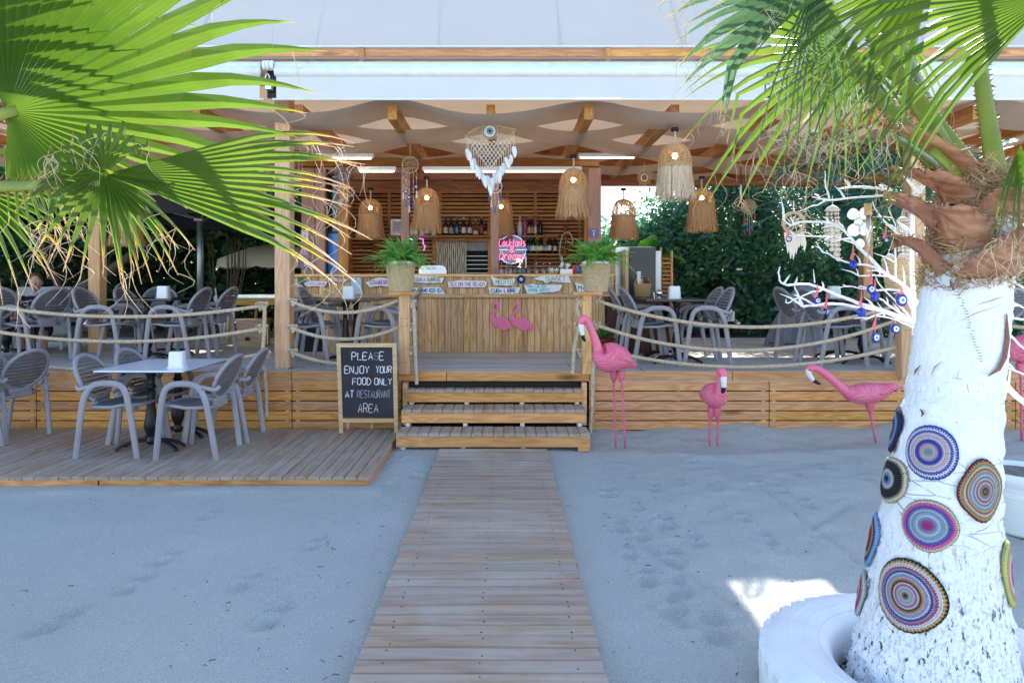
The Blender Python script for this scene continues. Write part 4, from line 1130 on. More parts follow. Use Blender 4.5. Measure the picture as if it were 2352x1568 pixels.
make_table('dark-topped deck table right of the stairs below the fridge', dlam, dlam, (2.0, 8.1, D_), (.8, .98), 'cafe tables')
make_table('dark-topped deck table behind the white branches at right', dlam, dlam, (4.17, 8.1, D_), (.8, .98), 'cafe tables')
make_table('dark-topped deck table left of the tall post with a glossy napkin box', dlam, dlam, (-4.29, 8.36, D_), (.8, 1.0), 'cafe tables')
make_table('dark-topped deck table at the far left in front of the woman', dlam, dlam, (-6.35, 8.35, D_), (.8, .9), 'cafe tables')
# napkin boxes
def napkin(label, x, y, z, rz=0):
    t = thing('napkin_box', label, 'napkin holder', (x, y, z), rz, 'white napkin boxes')
    m = MB(); w0, w1, d0, h = .068, .062, .055, .148
    prof = [(w0 + .008, 0), (w0 + .008, .008), (w0, .012), (w1, h - .008), (w1 - .006, h)]
    i0 = 0
    for (q, z_) in prof:
        e = q * .8
        c = .014
        m.v += [(q - c, -e, z_), (q, -e + c, z_), (q, e - c, z_), (q - c, e, z_), (-q + c, e, z_), (-q, e - c, z_), (-q, -e + c, z_), (-q + c, -e, z_)]
    for k in range(len(prof) - 1):
        for j in range(8):
            a, b = k * 8 + j, k * 8 + (j + 1) % 8
            m.face((a, b, b + 8, a + 8))
    m.face(range(7, -1, -1)); m.face([(len(prof) - 1) * 8 + j for j in range(8)])
    m.build('casing', M['whiteplastic'], t)
    MB().box((0, 0, h + .0005), (.075, .03, .002)).build('slot', M['void'], t)
    return t
napkin('white napkin box on the white platform table', -3.02, 6.22, .82, .1)
napkin('white napkin box on the small deck table left of the stairs', -1.84, 7.95, D_ + .75, .15)
napkin('white napkin box on the deck table right of the stairs', 2.0, 7.95, D_ + .75, -.05)
napkin('white napkin box on the deck table left of the tall post', -4.15, 8.2, D_ + .75, .1)
napkin('white napkin box on the deck table behind the white branches', 4.08, 8.35, D_ + .75)
napkin('white napkin box on the far left deck table', -6.2, 8.2, D_ + .75)
# ================================================================ chalkboard sign
t = thing('chalkboard_sign', 'black chalkboard A-frame with pale frame asking guests to eat at the restaurant', 'sign', (P(849, 985, 6.9).x, 6.86, .07))
lean = Matrix.Rotation(rad(7), 3, 'X')
def cb(name, c, d, mt):
    MB().box(lean @ Vector(c), d, lean).build(name, mt, t)
Wb, Hb = .60, .93
cb('board', (0, 0, .53), (Wb - .06, .012, Hb - .2), plain('chalkboard_slate', (.035, .03, .042, 1), .75, var=.5, scale=3))
for sx in (-1, 1): cb('frame_stile', (sx * (Wb / 2 - .02), 0, Hb / 2), (.04, .024, Hb), M['paleframe'])
cb('frame_rail', (0, 0, Hb - .018), (Wb - .081, .024, .038), M['paleframe'])
cb('frame_rail', (0, 0, .135), (Wb - .081, .024, .038), M['paleframe'])
MB().bar((0, .02, .85), (-.01, .22, .0), .03, .02, (0, 1, 0)).build('prop_leg', M['paleframe'], t)
MB().bar((-.26, .03, .85), (-.26, .22, .0), .03, .02, (0, 1, 0)).build('prop_leg', M['paleframe'], t)
chalk = plain('chalk', (.80, .79, .84, 1), .95, var=.25, scale=120)
chalk2 = plain('faint_chalk', (.30, .28, .36, 1), .95, var=.4, scale=120)
yd = lean @ Vector((0, 0, 1)); nd = lean @ Vector((0, -1, 0))
rc = random.Random(3)
def cl(txt, x, z, wd, h, mt=None, wt=.0085):
    letter(txt, h, mt or chalk, t, lean @ Vector((x, -.0085, z)), wt, (1, 0, 0), yd, width=wd, name='chalk_writing', slant=.08, jit=.25, rs=rc)
cl('PLEA', -.045, .80, .21, .075); cl('S', .093, .80, .04, .07, chalk2, .006); cl('E', .15, .80, .04, .075)
cl('ENJOY', -.105, .66, .24, .07); cl('YOUR', .165, .665, .155, .065)
cl('FOOD', -.06, .54, .18, .065); cl('ONLY', .155, .54, .17, .065)
cl('AT', -.185, .41, .085, .065); cl('RESTAURANT', .06, .41, .33, .07, chalk2)
cl('AREA', .0, .265, .20, .085, None, .006)
# ================================================================ rope railings
def ropemat():
    q = N('hemp_rope'); v = q.co()
    q.base(q.ramp(q.noise(v, 30, 4), [(.3, (.50, .38, .25, 1)), (.7, (.68, .55, .40, 1))]), .9)
    q.bump(q.noise(v, 300, 3), .4, .002)
    return q.m
M['rope'] = ropemat()
def rope(m, pts, r=.0205, pitch=.085):
    """three twisted strands along a path"""
    p = [Vector(q) for q in cr([tuple(q) for q in pts], 14)]
    # resample
    d = [0]
    for a, b in zip(p, p[1:]): d.append(d[-1] + (b - a).length)
    L = d[-1]; n = max(6, int(L / .011))
    P_ = np.array([tuple(q) for q in p]); S = np.linspace(0, L, n)
    C = np.stack([np.interp(S, d, P_[:, k]) for k in range(3)], -1)
    T = np.gradient(C, axis=0); T /= np.linalg.norm(T, axis=1)[:, None] + 1e-9
    U = np.cross(T, [0.03, .9, .12]); U /= np.linalg.norm(U, axis=1)[:, None] + 1e-9
    W_ = np.cross(T, U)
    for k in range(3):
        ph = 2 * pi * S / pitch + k * 2 * pi / 3
        Q = C + (U * np.cos(ph)[:, None] + W_ * np.sin(ph)[:, None]) * r * .52
        m.tube([tuple(q) for q in Q], r * .56, 5)
def knot(m, c, s=.045, ax=(1, 0, 0)):
    c = Vector(c)
    pts = []
    for k in range(15):
        a = 2 * pi * k / 14
        pts.append(c + Vector((s * .8 * math.sin(a) + s * .35 * math.sin(2 * a), s * .45 * math.cos(3 * a), s * .75 * math.cos(a) - s * .3 * math.cos(2 * a))))
    rope(m, pts, .0155)
def sagrope(label, a, b, sag, grp, tail=None, knots=(True, True), name='rope_rail'):
    a, b = Vector(a), Vector(b)
    t = thing(name, label, 'rope', (a + b) / 2, 0, grp); o = (a + b) / 2
    pts = [a.lerp(b, f) - V(0, 0, 4 * sag * f * (1 - f)) - o for f in np.linspace(0, 1, 8)]
    m = MB(); rope(m, pts); m.build('rope', M['rope'], t, smooth=True)
    for e, kf in ((a - o, knots[0]), (b - o, knots[1])):
        if kf:
            m = MB(); knot(m, e + V(.03 if e.x < 0 else -.03, -.01, 0)); m.build('knot', M['rope'], t, smooth=True)
            MB().tube([e + V(-.05 if e.x < 0 else .05, 0, 0), e], .006, 6).build('eye_bolt', M['steel'], t)
    return t
RG = 'hemp rope railings'
# between the tall post and the left fern post
Yr = 7.2
p = lambda x, y, d=Yr: P(x, y, d)
sagrope('upper hemp rope between the tall post and left fern post', p(668, 692), p(916, 690), .125, RG, knots=(True, False))
sagrope('middle hemp rope between the tall post and left fern post', p(668, 752), p(916, 752), .125, RG, knots=(True, False))
sagrope('lower hemp rope running behind the chalkboard top', p(668, 808), p(916, 812), .12, RG, knots=(True, False))
# left bay
sagrope('upper hemp rope across the left bay of the deck', p(-300, 640), p(606, 702), .24, RG, knots=(False, True))
sagrope('middle hemp rope across the left bay of the deck', p(-300, 690), p(606, 754), .27, RG, knots=(False, True))
sagrope('lower hemp rope behind the platform table in the left bay', p(-300, 760), p(606, 812), .28, RG, knots=(False, False))
# right bay
sagrope('upper hemp rope across the right bay behind the flamingos', p(1362, 688), p(2062, 702), .26, RG, knots=(True, False))
sagrope('middle hemp rope across the right bay behind the flamingos', p(1362, 745), p(2062, 735), .30, RG, knots=(True, False))
sagrope('lower hemp rope just above the deck edge in the right bay', p(1362, 798), p(2062, 797), .21, RG, knots=(False, False))
sagrope('upper hemp rope at the right edge beyond the palm', p(2090, 702), p(2700, 700), .24, RG, knots=(False, False))
sagrope('middle hemp rope at the right edge beyond the palm', p(2090, 742), p(2700, 742), .26, RG, knots=(False, False))
def hangrope(label, pts, knots=()):
    o = Vector(pts[0]); t = thing('hanging_rope', label, 'rope', o, 0, 'rope ends hanging at the posts')
    m = MB(); rope(m, [Vector(q) - o for q in pts]); m.build('rope', M['rope'], t, smooth=True)
    for k in knots:
        m = MB(); knot(m, Vector(k) - o); m.build('knot', M['rope'], t, smooth=True)
    e = Vector(pts[-1]) - o
    MB().tube([e + V(0, 0, .03), e], .017, 8).build('end_tape', M['white'], t)
hangrope('hemp rope hanging down the skirt beside the tall post', [p(608, 702, 7.14), p(607, 760, 7.14), p(603, 830, 7.12), p(610, 880, 7.12), p(613, 955, 7.12)], [p(606, 700, 7.15), p(605, 752, 7.15), p(612, 812, 7.15)])
hangrope('short hemp rope end hanging on the stair side of the left fern post', [p(948, 690, 7.08), p(952, 730, 7.05), p(953, 800, 7.05), p(957, 882, 7.05)], [p(946, 695, 7.06), p(944, 748, 7.06), p(944, 803, 7.06)])
hangrope('hemp rope end hanging on the stair side of the right fern post', [p(1334, 688, 7.08), p(1325, 705, 7.05), p(1331, 745, 7.05), p(1320, 790, 7.05), p(1315, 858, 7.05)], [p(1333, 692, 7.06), p(1328, 748, 7.06), p(1333, 808, 7.06)])
hangrope('long hemp rope trailing to the sand beside the stairs', [p(1366, 800, 7.08), p(1362, 850, 7.06), p(1360, 920, 7.05), p(1356, 980, 7.03), p(1358, 1020, 7.0)])
# ================================================================ fridge corner right of the bar
FY = 8.95
t = thing('maroon_cabinet', 'maroon planked cabinet behind the deck table right of the bar', 'cabinet', (P(1462, 800, FY).x, FY + .25, DZ))
mar = wood('maroon_boards', (.085, .028, .022, 1), (.12, .042, .032, 1), (.05, .014, .012, 1), knots=.1)
bm = MB().plank(.72, .108, .02, .003).mesh('plank', mar)
for k in range(7): ob('plank', bm, t, (-.33 + .11 * k, -.25, .36), (pi / 2, pi / 2, 0))
MB().box((0, .02, .36), (.78, .48, .7)).build('carcass', M['void'], t)
MB().plank(.84, .56, .03).build('top_board', mar, t, (0, 0, .755))
cz = DZ + .757
t = thing('black_fridge', 'tall black-fronted appliance standing on the maroon cabinet', 'fridge', (P(1476, 680, 9.05).x, 9.22, cz))
MB().box((0, 0, .33), (.35, .3, .66)).build('body', M['steel'], t)
MB().box((0, -.16, .33), (.352, .018, .655)).build('door', plain('black_gloss', (.012, .016, .024, 1), .3, bump=0), t)
MB().box((.215, -.02, .30), (.07, .26, .62)).build('side_panel', M['white'], t)
MB().box((-.20, .0, .31), (.04, .28, .62)).build('timber_side', M['paleframe'], t)
t = thing('steel_cabinet', 'brushed steel cabinet with pale timber edge behind the black appliance', 'cabinet', (P(1455, 800, 9.45).x, 9.62, DZ))
MB().box((0, 0, .72), (.5, .3, 1.44)).build('casing', M['steel'], t)
MB().box((-.28, -.03, .70), (.055, .3, 1.40)).build('timber_edge', M['paleframe'], t)
MB().box((.24, -.16, 1.41), (.02, .02, .06)).build('hinge', M['whiteplastic'], t)
t = thing('louvre_screen', 'orange timber louvre screen beside the black appliance', 'screen', (P(1533, 800, 9.3).x, 9.35, DZ))
for sx in (-.075, .075): MB().plank(1.36 if sx > 0 else 1.45, .03, .03).build('stile', M['slatwood'], t, (sx, 0, .70), (pi / 2, pi / 2, 0))
lv = MB().plank(.12, .05, .01).mesh('louvre', M['slatwood'])
for k in range(22): ob('louvre', lv, t, (0, 0, .10 + .056 * k), (rad(35), 0, 0))
def basketmat(name, c1, c2):
    q = N(name); v = q.co(rnd=False)
    q.base(q.ramp(q.noise(v, 45, 4), [(.3, c1), (.7, c2)]), .7)
    q.bump(q.noise(v, 160, 2), .3, .002)
    return q.m
M['wicker'] = basketmat('wicker', (.52, .37, .20, 1), (.72, .56, .35, 1))
M['wicker_dk'] = basketmat('brown_wicker', (.40, .23, .09, 1), (.58, .37, .17, 1))
def weave(m, r0, r1, h, rows, n, tr=.006):
    """stacked rings woven in and out of stakes"""
    for k in range(rows):
        z = h * (k + .5) / rows; r_ = r0 + (r1 - r0) * z / h
        m.tube([((r_ + tr * .7 * (1 if (j + k) % 2 else -1)) * math.cos(2 * pi * j / n), (r_ + tr * .7 * (1 if (j + k) % 2 else -1)) * math.sin(2 * pi * j / n), z) for j in range(n + 1)], tr, 5, cap=False)
t = thing('cup_basket', 'brown wicker basket of paper cups with a handle by the black appliance', 'basket', (P(1478, 683, 8.6).x, 8.66, cz + .003))
m = MB(); weave(m, .085, .108, .17, 15, 28); m.lathe([(.083, 0), (.083, .01)], 20); m.build('basket_weave', M['wicker_dk'], t, smooth=True)
MB().tube([(-.105, 0, .165), (-.07, 0, .235), (0, 0, .262), (.07, 0, .235), (.105, 0, .165)], .008, 6).build('handle', M['wicker_dk'], t, smooth=True)
for (x, y_, z, h, c) in ((-.05, -.02, .12, .2, 'white'), (.03, -.03, .1, .15, 'brown'), (.065, .0, .1, .11, 'brown'), (-.01, .03, .1, .13, 'white')):
    MB().lathe([(.02, z), (.026, z + h), (.0275, z + h + .003), (.024, z + h)], 12).build('paper_cup', M['whiteplastic'] if c == 'white' else plain('brown_cup', (.10, .05, .04, 1), .6), t, (x, y_, 0), smooth=True)
t = thing('chrome_ball', 'chrome ball ashtray on the deck table right of the stairs', 'ashtray', (1.83, 7.98, D_ + .75))
MB().ball((0, 0, .065), .043, 18, 12).build('ball', plain('chrome', (.75, .75, .77, 1), .06, 1.0, bump=0), t, smooth=True)
MB().lathe([(.03, 0), (.032, .006), (.015, .02), (.012, .028)], 14).build('foot', M['steel'], t, smooth=True)
MB().bar((-.055, 0, .0), (-.065, 0, .075), .012, .006).build('side_card', M['steel'], t)
# red planter with fern at the bar end
t = thing('red_planter', 'dark red planter with a fern low at the right end of the bar', 'planter', (P(1385, 800, 8.3).x, 8.45, DZ))
MB().lathe([(.10, 0), (.12, .01), (.16, .2), (.175, .22), (.175, .25), (.155, .25), (.14, .2)], 22).build('pot', plain('red_pot', (.16, .015, .02, 1), .45), t, smooth=True)
MB().lathe([(.14, .235), (.01, .24)], 16).build('soil', plain('soil', (.04, .025, .015, 1), .95), t)
RED_PLANTER = t
# ================================================================ flamingos on the sand
def pinkmat():
    q = N('flamingo_pink'); v = q.co(rnd=False)
    w_ = q.n('TexWave', wave_type='BANDS', bands_direction='DIAGONAL'); q.l(q.co(scale=(1, 1, 1), rnd=False), w_.inputs['Vector'])
    w_.inputs['Scale'].default_value = 16; w_.inputs['Distortion'].default_value = 6; w_.inputs['Detail'].default_value = 2; w_.inputs['Detail Scale'].default_value = 1.4
    c = q.ramp(q.noise(v, 7, 4), [(.3, (.84, .13, .24, 1)), (.7, (.92, .24, .36, 1))])
    q.base(q.mix(q.math('MULTIPLY', w_.outputs['Fac'], .3), c, (.70, .08, .17, 1)), .38)
    q.bump(w_.outputs['Fac'], .5, .012)
    return q.m
M['pinkf'] = pinkmat()
M['pinks'] = plain('flamingo_pink_smooth', (.90, .17, .29, 1), .35, var=.1, bump=.05)
M['pinkleg'] = plain('flamingo_leg_pink', (.74, .13, .24, 1), .4)
def flamingo(label, loc, rz, spine, head, legs, s):
    """spine: (fwd, up, half height, half width) tail to neck top; head: (fwd, up) points face, beak; in sketch units scaled by s; fwd is local +X"""
    t = thing('flamingo', label, 'flamingo ornament', loc, rz, 'pink flamingo ornaments on the sand')
    sp = cr(spine, 5)
    nb = next(i for i, q in enumerate(sp) if q[3] < 14 and i > len(sp) // 3)
    body = sp[:nb + 2]; neck = sp[nb - 1:]
    mk = lambda S, n: MB().tube([(a * s, 0, b * s) for a, b, c, d in S], [(c * s, d * s) for a, b, c, d in S], n, up=(0, 0, 1))
    mk(body, 18).build('body', M['pinkf'], t, smooth=True)
    mk(neck, 12).build('neck', M['pinks'], t, smooth=True)
    h = cr(head, 4)
    n = len(h)
    MB().tube([(a * s, 0, b * s) for a, b, c, d in h[:n // 2 + 2]], [(c * s, d * s) for a, b, c, d in h[:n // 2 + 2]], 12).build('face', M['white'], t, smooth=True)
    MB().tube([(a * s, 0, b * s) for a, b, c, d in h[n // 2 + 1:]], [(c * s, d * s) for a, b, c, d in h[n // 2 + 1:]], 10).build('beak_tip', M['black'], t, smooth=True)
    for yy in (-1, 1):
        e = h[2]
        MB().ball((e[0] * s, yy * e[3] * s * .95, (e[1] + 3) * s), 2.0 * s, 8, 6).build('eye', M['black'], t, smooth=True)
    for (f0, u0, f1, yy) in legs:
        p = [(f0 * s, yy * .6 * s, u0 * s), ((f0 * .85 + f1 * .15) * s, yy * .8 * s, (u0 - 22) * s), ((f0 * .7 + f1 * .3) * s, yy * s, (u0 - 38) * s), (f1 * s, yy * s, -6 * s)]
        MB().tube(cr(p, 4), [9 * s, 8.5 * s, 8 * s, 7 * s, 6 * s, 4.5 * s, 3.6 * s, 3 * s, 2.5 * s] + [2.4 * s] * 4, 8).build('leg', M['pinkleg'], t, smooth=True)
    # wings: layered feathers on each side and dark tail tips
    for yy in (-1, 1):
        for k in range(5):
            c = sp[min(len(sp) - 1, 5 + 2 * k)]
            MB().tube(cr([(c[0] * s + 12 * s, yy * c[3] * .86 * s, (c[1] + c[2] * .35) * s), (c[0] * s, yy * c[3] * 1.0 * s, (c[1] + c[2] * .1) * s), (c[0] * s - 14 * s, yy * c[3] * .82 * s, (c[1] - c[2] * .08) * s)], 4),
                      [1.2 * s, 2.4 * s, 3 * s, 3.4 * s, 3.4 * s, 3 * s, 2.4 * s, 1.6 * s, .6 * s], 6, flat=(1.5, .55), up=(0, 0, 1)).build('wing_feather', M['pinkf'], t, smooth=True)
    a = sp[0]
    for yy in (-.5, .5):
        MB().tube([(a[0] * s + 6 * s, yy * 6 * s, a[1] * s + 3 * s), (a[0] * s - 4 * s, yy * 7 * s, a[1] * s - 3 * s)], [2.4 * s, .8 * s], 6).build('tail_tip', M['black'], t, smooth=True)
    return t
sp1 = [(-40, 178, 3, 5), (-30, 186, 11, 12), (-8, 198, 27, 26), (15, 202, 35, 32), (33, 200, 30, 27), (45, 206, 18, 17), (49, 225, 11.5, 11), (58, 252, 9, 9), (68, 276, 8.2, 8.2), (77, 291, 8.2, 8.5), (86, 288, 8.5, 9), (88, 279, 8, 8.5)]
hd1 = [(87, 284, 6.5, 7), (87, 275, 7, 7.2), (86, 265, 6, 6.2), (84, 256, 5, 5.2), (83, 249, 4.4, 4.6), (80, 243, 3.4, 3.8), (77, 239, 1.2, 1.4)]
flamingo('tall pink flamingo with raised neck beside the stairs', (P(1420, 1024, 6.4).x, 6.4, .055), rad(188), sp1, hd1, [(10, 172, 4, -7), (-5, 172, -14, 7)], 6.4 / F)
sp2 = [(-52, 88, 3, 5), (-38, 100, 12, 14), (-15, 110, 24, 25), (8, 112, 29, 27), (26, 112, 24, 22), (36, 120, 14, 14), (38, 136, 10.5, 10.5), (36, 152, 9, 9), (38, 166, 8.5, 9), (45, 172, 8.5, 9.5), (52, 167, 8, 9), (54, 160, 7.5, 8)]
hd2 = [(53, 165, 6.5, 7.5), (55, 156, 7, 7.5), (56, 147, 6, 6.5), (56, 139, 5, 6), (55, 133, 4.4, 5), (52, 127, 3.4, 4.4), (49, 123, 1.2, 1.6)]
flamingo('pink flamingo facing the viewer in front of the slatted skirt', (P(1640, 1018, 6.45).x, 6.47, .06), rad(-84), sp2, hd2, [(2, 84, 0, -9), (8, 84, 4, 8)], 6.45 / F)
sp3 = [(-66, 122, 3, 5), (-50, 122, 9, 10), (-25, 113, 18, 20), (0, 108, 24, 26), (28, 106, 23, 25), (48, 108, 17, 17), (62, 116, 11, 11), (82, 133, 9, 9), (104, 152, 8.5, 8.5), (125, 164, 8.2, 8.5), (138, 165, 8, 8.5), (145, 160, 7.5, 8)]
hd3 = [(142, 163, 6.5, 7), (143, 155, 7, 7.2), (139, 146, 6, 6.4), (133, 139, 5.2, 5.4), (128, 135, 4.4, 4.6), (120, 130, 3.4, 3.8), (115, 128, 1.2, 1.4)]
flamingo('pink flamingo stretching its neck forward left of the palm trunk', (P(2000, 1008, 6.6).x, 6.6, .06), rad(180), sp3, hd3, [(0, 88, -14, -5), (6, 88, -10, 5)], 6.6 / F)
flamingo('pink flamingo half hidden at the right picture edge', (P(2338, 1000, 6.7).x, 6.7, .06), rad(-6), sp1, hd1, [(2, 172, 4, -7), (10, 172, 12, 7)], 6.7 / F)
# ================================================================ ferns in wicker baskets
M['fern'] = leafmat('fern_green', (.15, .35, .07, 1), (.30, .55, .14, 1), .4)
M['fern2'] = leafmat('fern_dark', (.09, .26, .07, 1), (.19, .42, .12, 1), .4)
def frond_pts(a, el, L, drop, n=12):
    d = Vector((math.cos(a), math.sin(a), 0)); p = []
    for i in range(n):
        t = i / (n - 1)
        p.append(d * (L * t * math.cos(el) * (1 + .1 * t)) + V(0, 0, L * (math.sin(el) * t - drop * t * t)))
    return p
def fern(parent, c, n, L, seed, mt, elr=(.5, 1.4), nm='frond'):
    r = random.Random(seed)
    for k in range(n):
        a = 2 * pi * k / n + r.uniform(-.3, .3); el = r.uniform(*elr); l_ = L * r.uniform(.55, 1.12) * (.8 + .25 * math.cos(el))
        pts = frond_pts(a, el, l_, r.uniform(.2, .85), 17); cv_ = r.uniform(-.35, .35)
        pts = [q + Vector((-math.sin(a), math.cos(a), 0)) * (cv_ * l_ * (i / 16) ** 2) for i, q in enumerate(pts)]
        m = MB(); m.tube(pts[::4], .0022, 4)
        side = Vector((-math.sin(a), math.cos(a), 0))
        for i in range(1, 17):
            t = i / 16; w_ = .042 * math.sin(pi * min(1, t * .9 + .12)) ** .7 * (l_ / .3) * (1.1 - .5 * t)
            q = pts[i]; f = (pts[i] - pts[i - 1]).normalized()
            nrm = side.cross(f)
            for s in (-1, 1):
                tip = q + side * (s * w_) + f * (w_ * .45) + nrm * r.uniform(-.3, .1) * w_
                b = .0085 * l_ / .3
                i0 = len(m.v)
                m.v += [tuple(q - f * b), tuple(q + side * (s * w_ * .55) - f * b * .4 + nrm * .004), tuple(tip), tuple(q + side * (s * w_ * .5) + f * b * 1.6)]
                m.face((i0, i0 + 1, i0 + 2, i0 + 3))
        m.build(nm, mt, parent, c)
def fernbasket(label, x, y, z, seed):
    t = thing('fern_basket', label, 'potted fern', (x, y, z), 0, 'ferns in pale wicker baskets')
    m = MB(); weave(m, .112, .150, .285, 22, 36, .0068); m.lathe([(.108, .0), (.108, .01)], 20)
    m.build('basket_weave', M['wicker'], t, smooth=True)
    for k in range(18):
        a = 2 * pi * k / 18
        MB().tube([(.112 * math.cos(a), .112 * math.sin(a), 0), (.150 * math.cos(a), .150 * math.sin(a), .285)], .005, 5).build('stake', M['wicker'], t)
    m = MB(); rope(m, [(.158 * math.cos(a), .158 * math.sin(a), .278) for a in np.linspace(0, 2 * pi, 16)], .011, .06); m.build('braided_rim', M['wicker'], t, smooth=True)
    MB().lathe([(.140, .27), (.148, .315), (.143, .318), (.135, .27)], 28, wob=lambda a, z: 1 + .02 * math.sin(5 * a)).build('white_liner', M['white'], t, smooth=True)
    MB().lathe([(.14, .285), (.01, .29)], 16).build('soil', plain('potting_soil', (.04, .025, .015, 1), .95), t)
    fern(t, (0, 0, .29), 200, .46, seed, M['fern'], (.5, 1.5))
    fern(t, (0, 0, .29), 60, .48, seed + 1, M['fern2'], (1.0, 1.5))
    return t
fernbasket('green fern in a pale wicker basket on the left stair post', P(920, 668, 7.08).x, 7.09, 1.507, 5)
fernbasket('green fern in a pale wicker basket on the right stair post', P(1369, 668, 7.08).x, 7.09, 1.507, 9)
fern(RED_PLANTER, (0, 0, .24), 40, .34, 21, M['fern2'], (.3, 1.4))
# ================================================================ raffia pendant lanterns
def make_lantern(mt, label, seed, lit=1.0, dome=None):
    r = random.Random(seed)
    t = thing('raffia_lantern', label, 'pendant lamp', group='raffia pendant lanterns')
    MB().lathe([(.008, .13), (.04, .13), (.042, .15), (.038, .165), (.01, .168)], 16).build('ceiling_cap', M['black'], t, smooth=True)
    m = MB(); rope(m, [(0, 0, .135), (.004, 0, .07), (0, 0, 0)], .0125, .05); m.build('cord', M['rope'], t, smooth=True)
    prof = [(.02, 0), (.07, -.012), (.115, -.045), (.145, -.095), (.162, -.16), (.17, -.225), (.172, -.262)]
    pr = cr(prof, 4)
    m = MB()
    for (q, z) in pr[::1]:
        m.tube([(q * math.cos(a), q * math.sin(a), z) for a in np.linspace(0, 2 * pi, 25)], .0052, 4, cap=False)
    m.build('wicker_rings', dome or mt, t, smooth=True)
    m = MB()
    for k in range(16):
        a = 2 * pi * k / 16
        m.tube([((q + .004) * math.cos(a), (q + .004) * math.sin(a), z) for q, z in pr[::3]], .005, 4)
    m.build('wicker_ribs', dome or mt, t, smooth=True)
    m = MB()
    for k in range(430):
        a = r.uniform(0, 2 * pi); L = r.uniform(.27, .345); q0 = r.uniform(.166, .178); q1 = q0 + r.uniform(-.005, .06)
        z0 = -.255 + r.uniform(-.012, .006)
        w_ = r.uniform(.0022, .004); b = a + r.uniform(-.12, .12)
        A, B = [], []
        for f in (0, .35, .7, 1):
            aa = a + (b - a) * f + .03 * math.sin(f * 5 + k); q = q0 + (q1 - q0) * f ** 1.3
            c = Vector((q * math.cos(aa), q * math.sin(aa), z0 - L * f)); tn = Vector((-math.sin(aa), math.cos(aa), r.uniform(-.2, .2))) * w_
            A.append(c + tn); B.append(c - tn)
        m.strip(A, B)
    tag(m.build('raffia_fringe', mt, t), kind='stuff')
    MB().ball((0, 0, -.13), .032, 12, 8).build('bulb', glow('warm_bulb', (1, .62, .28, 1), 8 * lit), t, smooth=True)
    return t
def raf(name, c1, c2, tr=.3):
    return leafmat(name, c1, c2, .14, .85, 60)
R_ORANGE = raf('orange_raffia', (.50, .29, .13, 1), (.68, .43, .22, 1)); R_PALE = raf('pale_raffia', (.60, .47, .33, 1), (.78, .64, .48, 1)); R_TAN = raf('tan_raffia', (.50, .30, .14, 1), (.70, .46, .25, 1))
lan = make_lantern(R_ORANGE, 'x', 1); KID[lan.name] = [(c, kids(c)) for c in kids(lan)]
def put(l, px, py, d, label, dupit=True, rz=0, sc_=1):
    q = P(px, py, d)
    if dupit: return dup(l, q, rz, label, scale=(sc_,) * 3)
    l.location = q; l['label'] = label; l.rotation_euler = (0, 0, rz); l.scale = (sc_,) * 3
put(lan, 980, 433, 9.35, 'orange raffia lantern hanging before the left half of the bottle shelf', False)
put(lan, 851, 457, 9.9, 'orange raffia lantern hanging at the left side of the bar wall', rz=1)
put(lan, 1151, 455, 10.2, 'orange raffia lantern hanging behind the middle hut post', rz=2)
put(lan, 1612, 433, 9.2, 'orange raffia lantern hanging in front of the hedge at right', rz=3)
put(lan, 1432, 458, 9.9, 'sunlit orange raffia lantern hanging right of the bar hut', rz=4)
put(lan, 290, 462, 8.8, 'orange raffia lantern behind the left palm leaves under the pergola', rz=5)
put(lan, 582, 420, 8.6, 'orange raffia lantern left of the tall post, mostly behind palm leaves', rz=2.5)
lan2 = make_lantern(R_PALE, 'large cream raffia lantern hanging nearest to the front at right', 2, 1, R_TAN); put(lan2, 1550, 330, 7.3, 'large cream raffia lantern hanging nearest to the front at right', False, sc_=1.03)
lan3 = make_lantern(R_TAN, 'tan raffia lantern hanging in front of the right hut post', 3); put(lan3, 1317, 388, 8.1, 'tan raffia lantern hanging in front of the right hut post', False)
# ================================================================ hanging ornaments
M['cord'] = plain('cotton_cord', (.74, .68, .58, 1), .9, var=.15)
M['jute'] = plain('jute_cord', (.50, .36, .21, 1), .9, var=.2)
M['feather'] = plain('white_feather', (.80, .79, .78, 1), .8, var=.08)
def feather(parent, c, L, w_=.022, mt=None, tw=0):
    m = MB(); c = Vector(c); A, B, C = [], [], []
    sx = Vector((math.cos(tw), math.sin(tw), 0))
    for f in np.linspace(0, 1, 8):
        h = w_ * math.sin(pi * min(1, .12 + .88 * f) ** .8) ** .8 * (1 if f < 1 else 0) + .001
        q = c - V(0, 0, L * f) + V(.012 * math.sin(f * 2 + tw), .004, 0)
        A.append(q + sx * h); B.append(q + Vector((-sx.y, sx.x, 0)) * h * .35); C.append(q - sx * h)
    m.strip(A, B); m.strip(B, C)
    return m.build('feather', mt or M['feather'], parent, smooth=True)
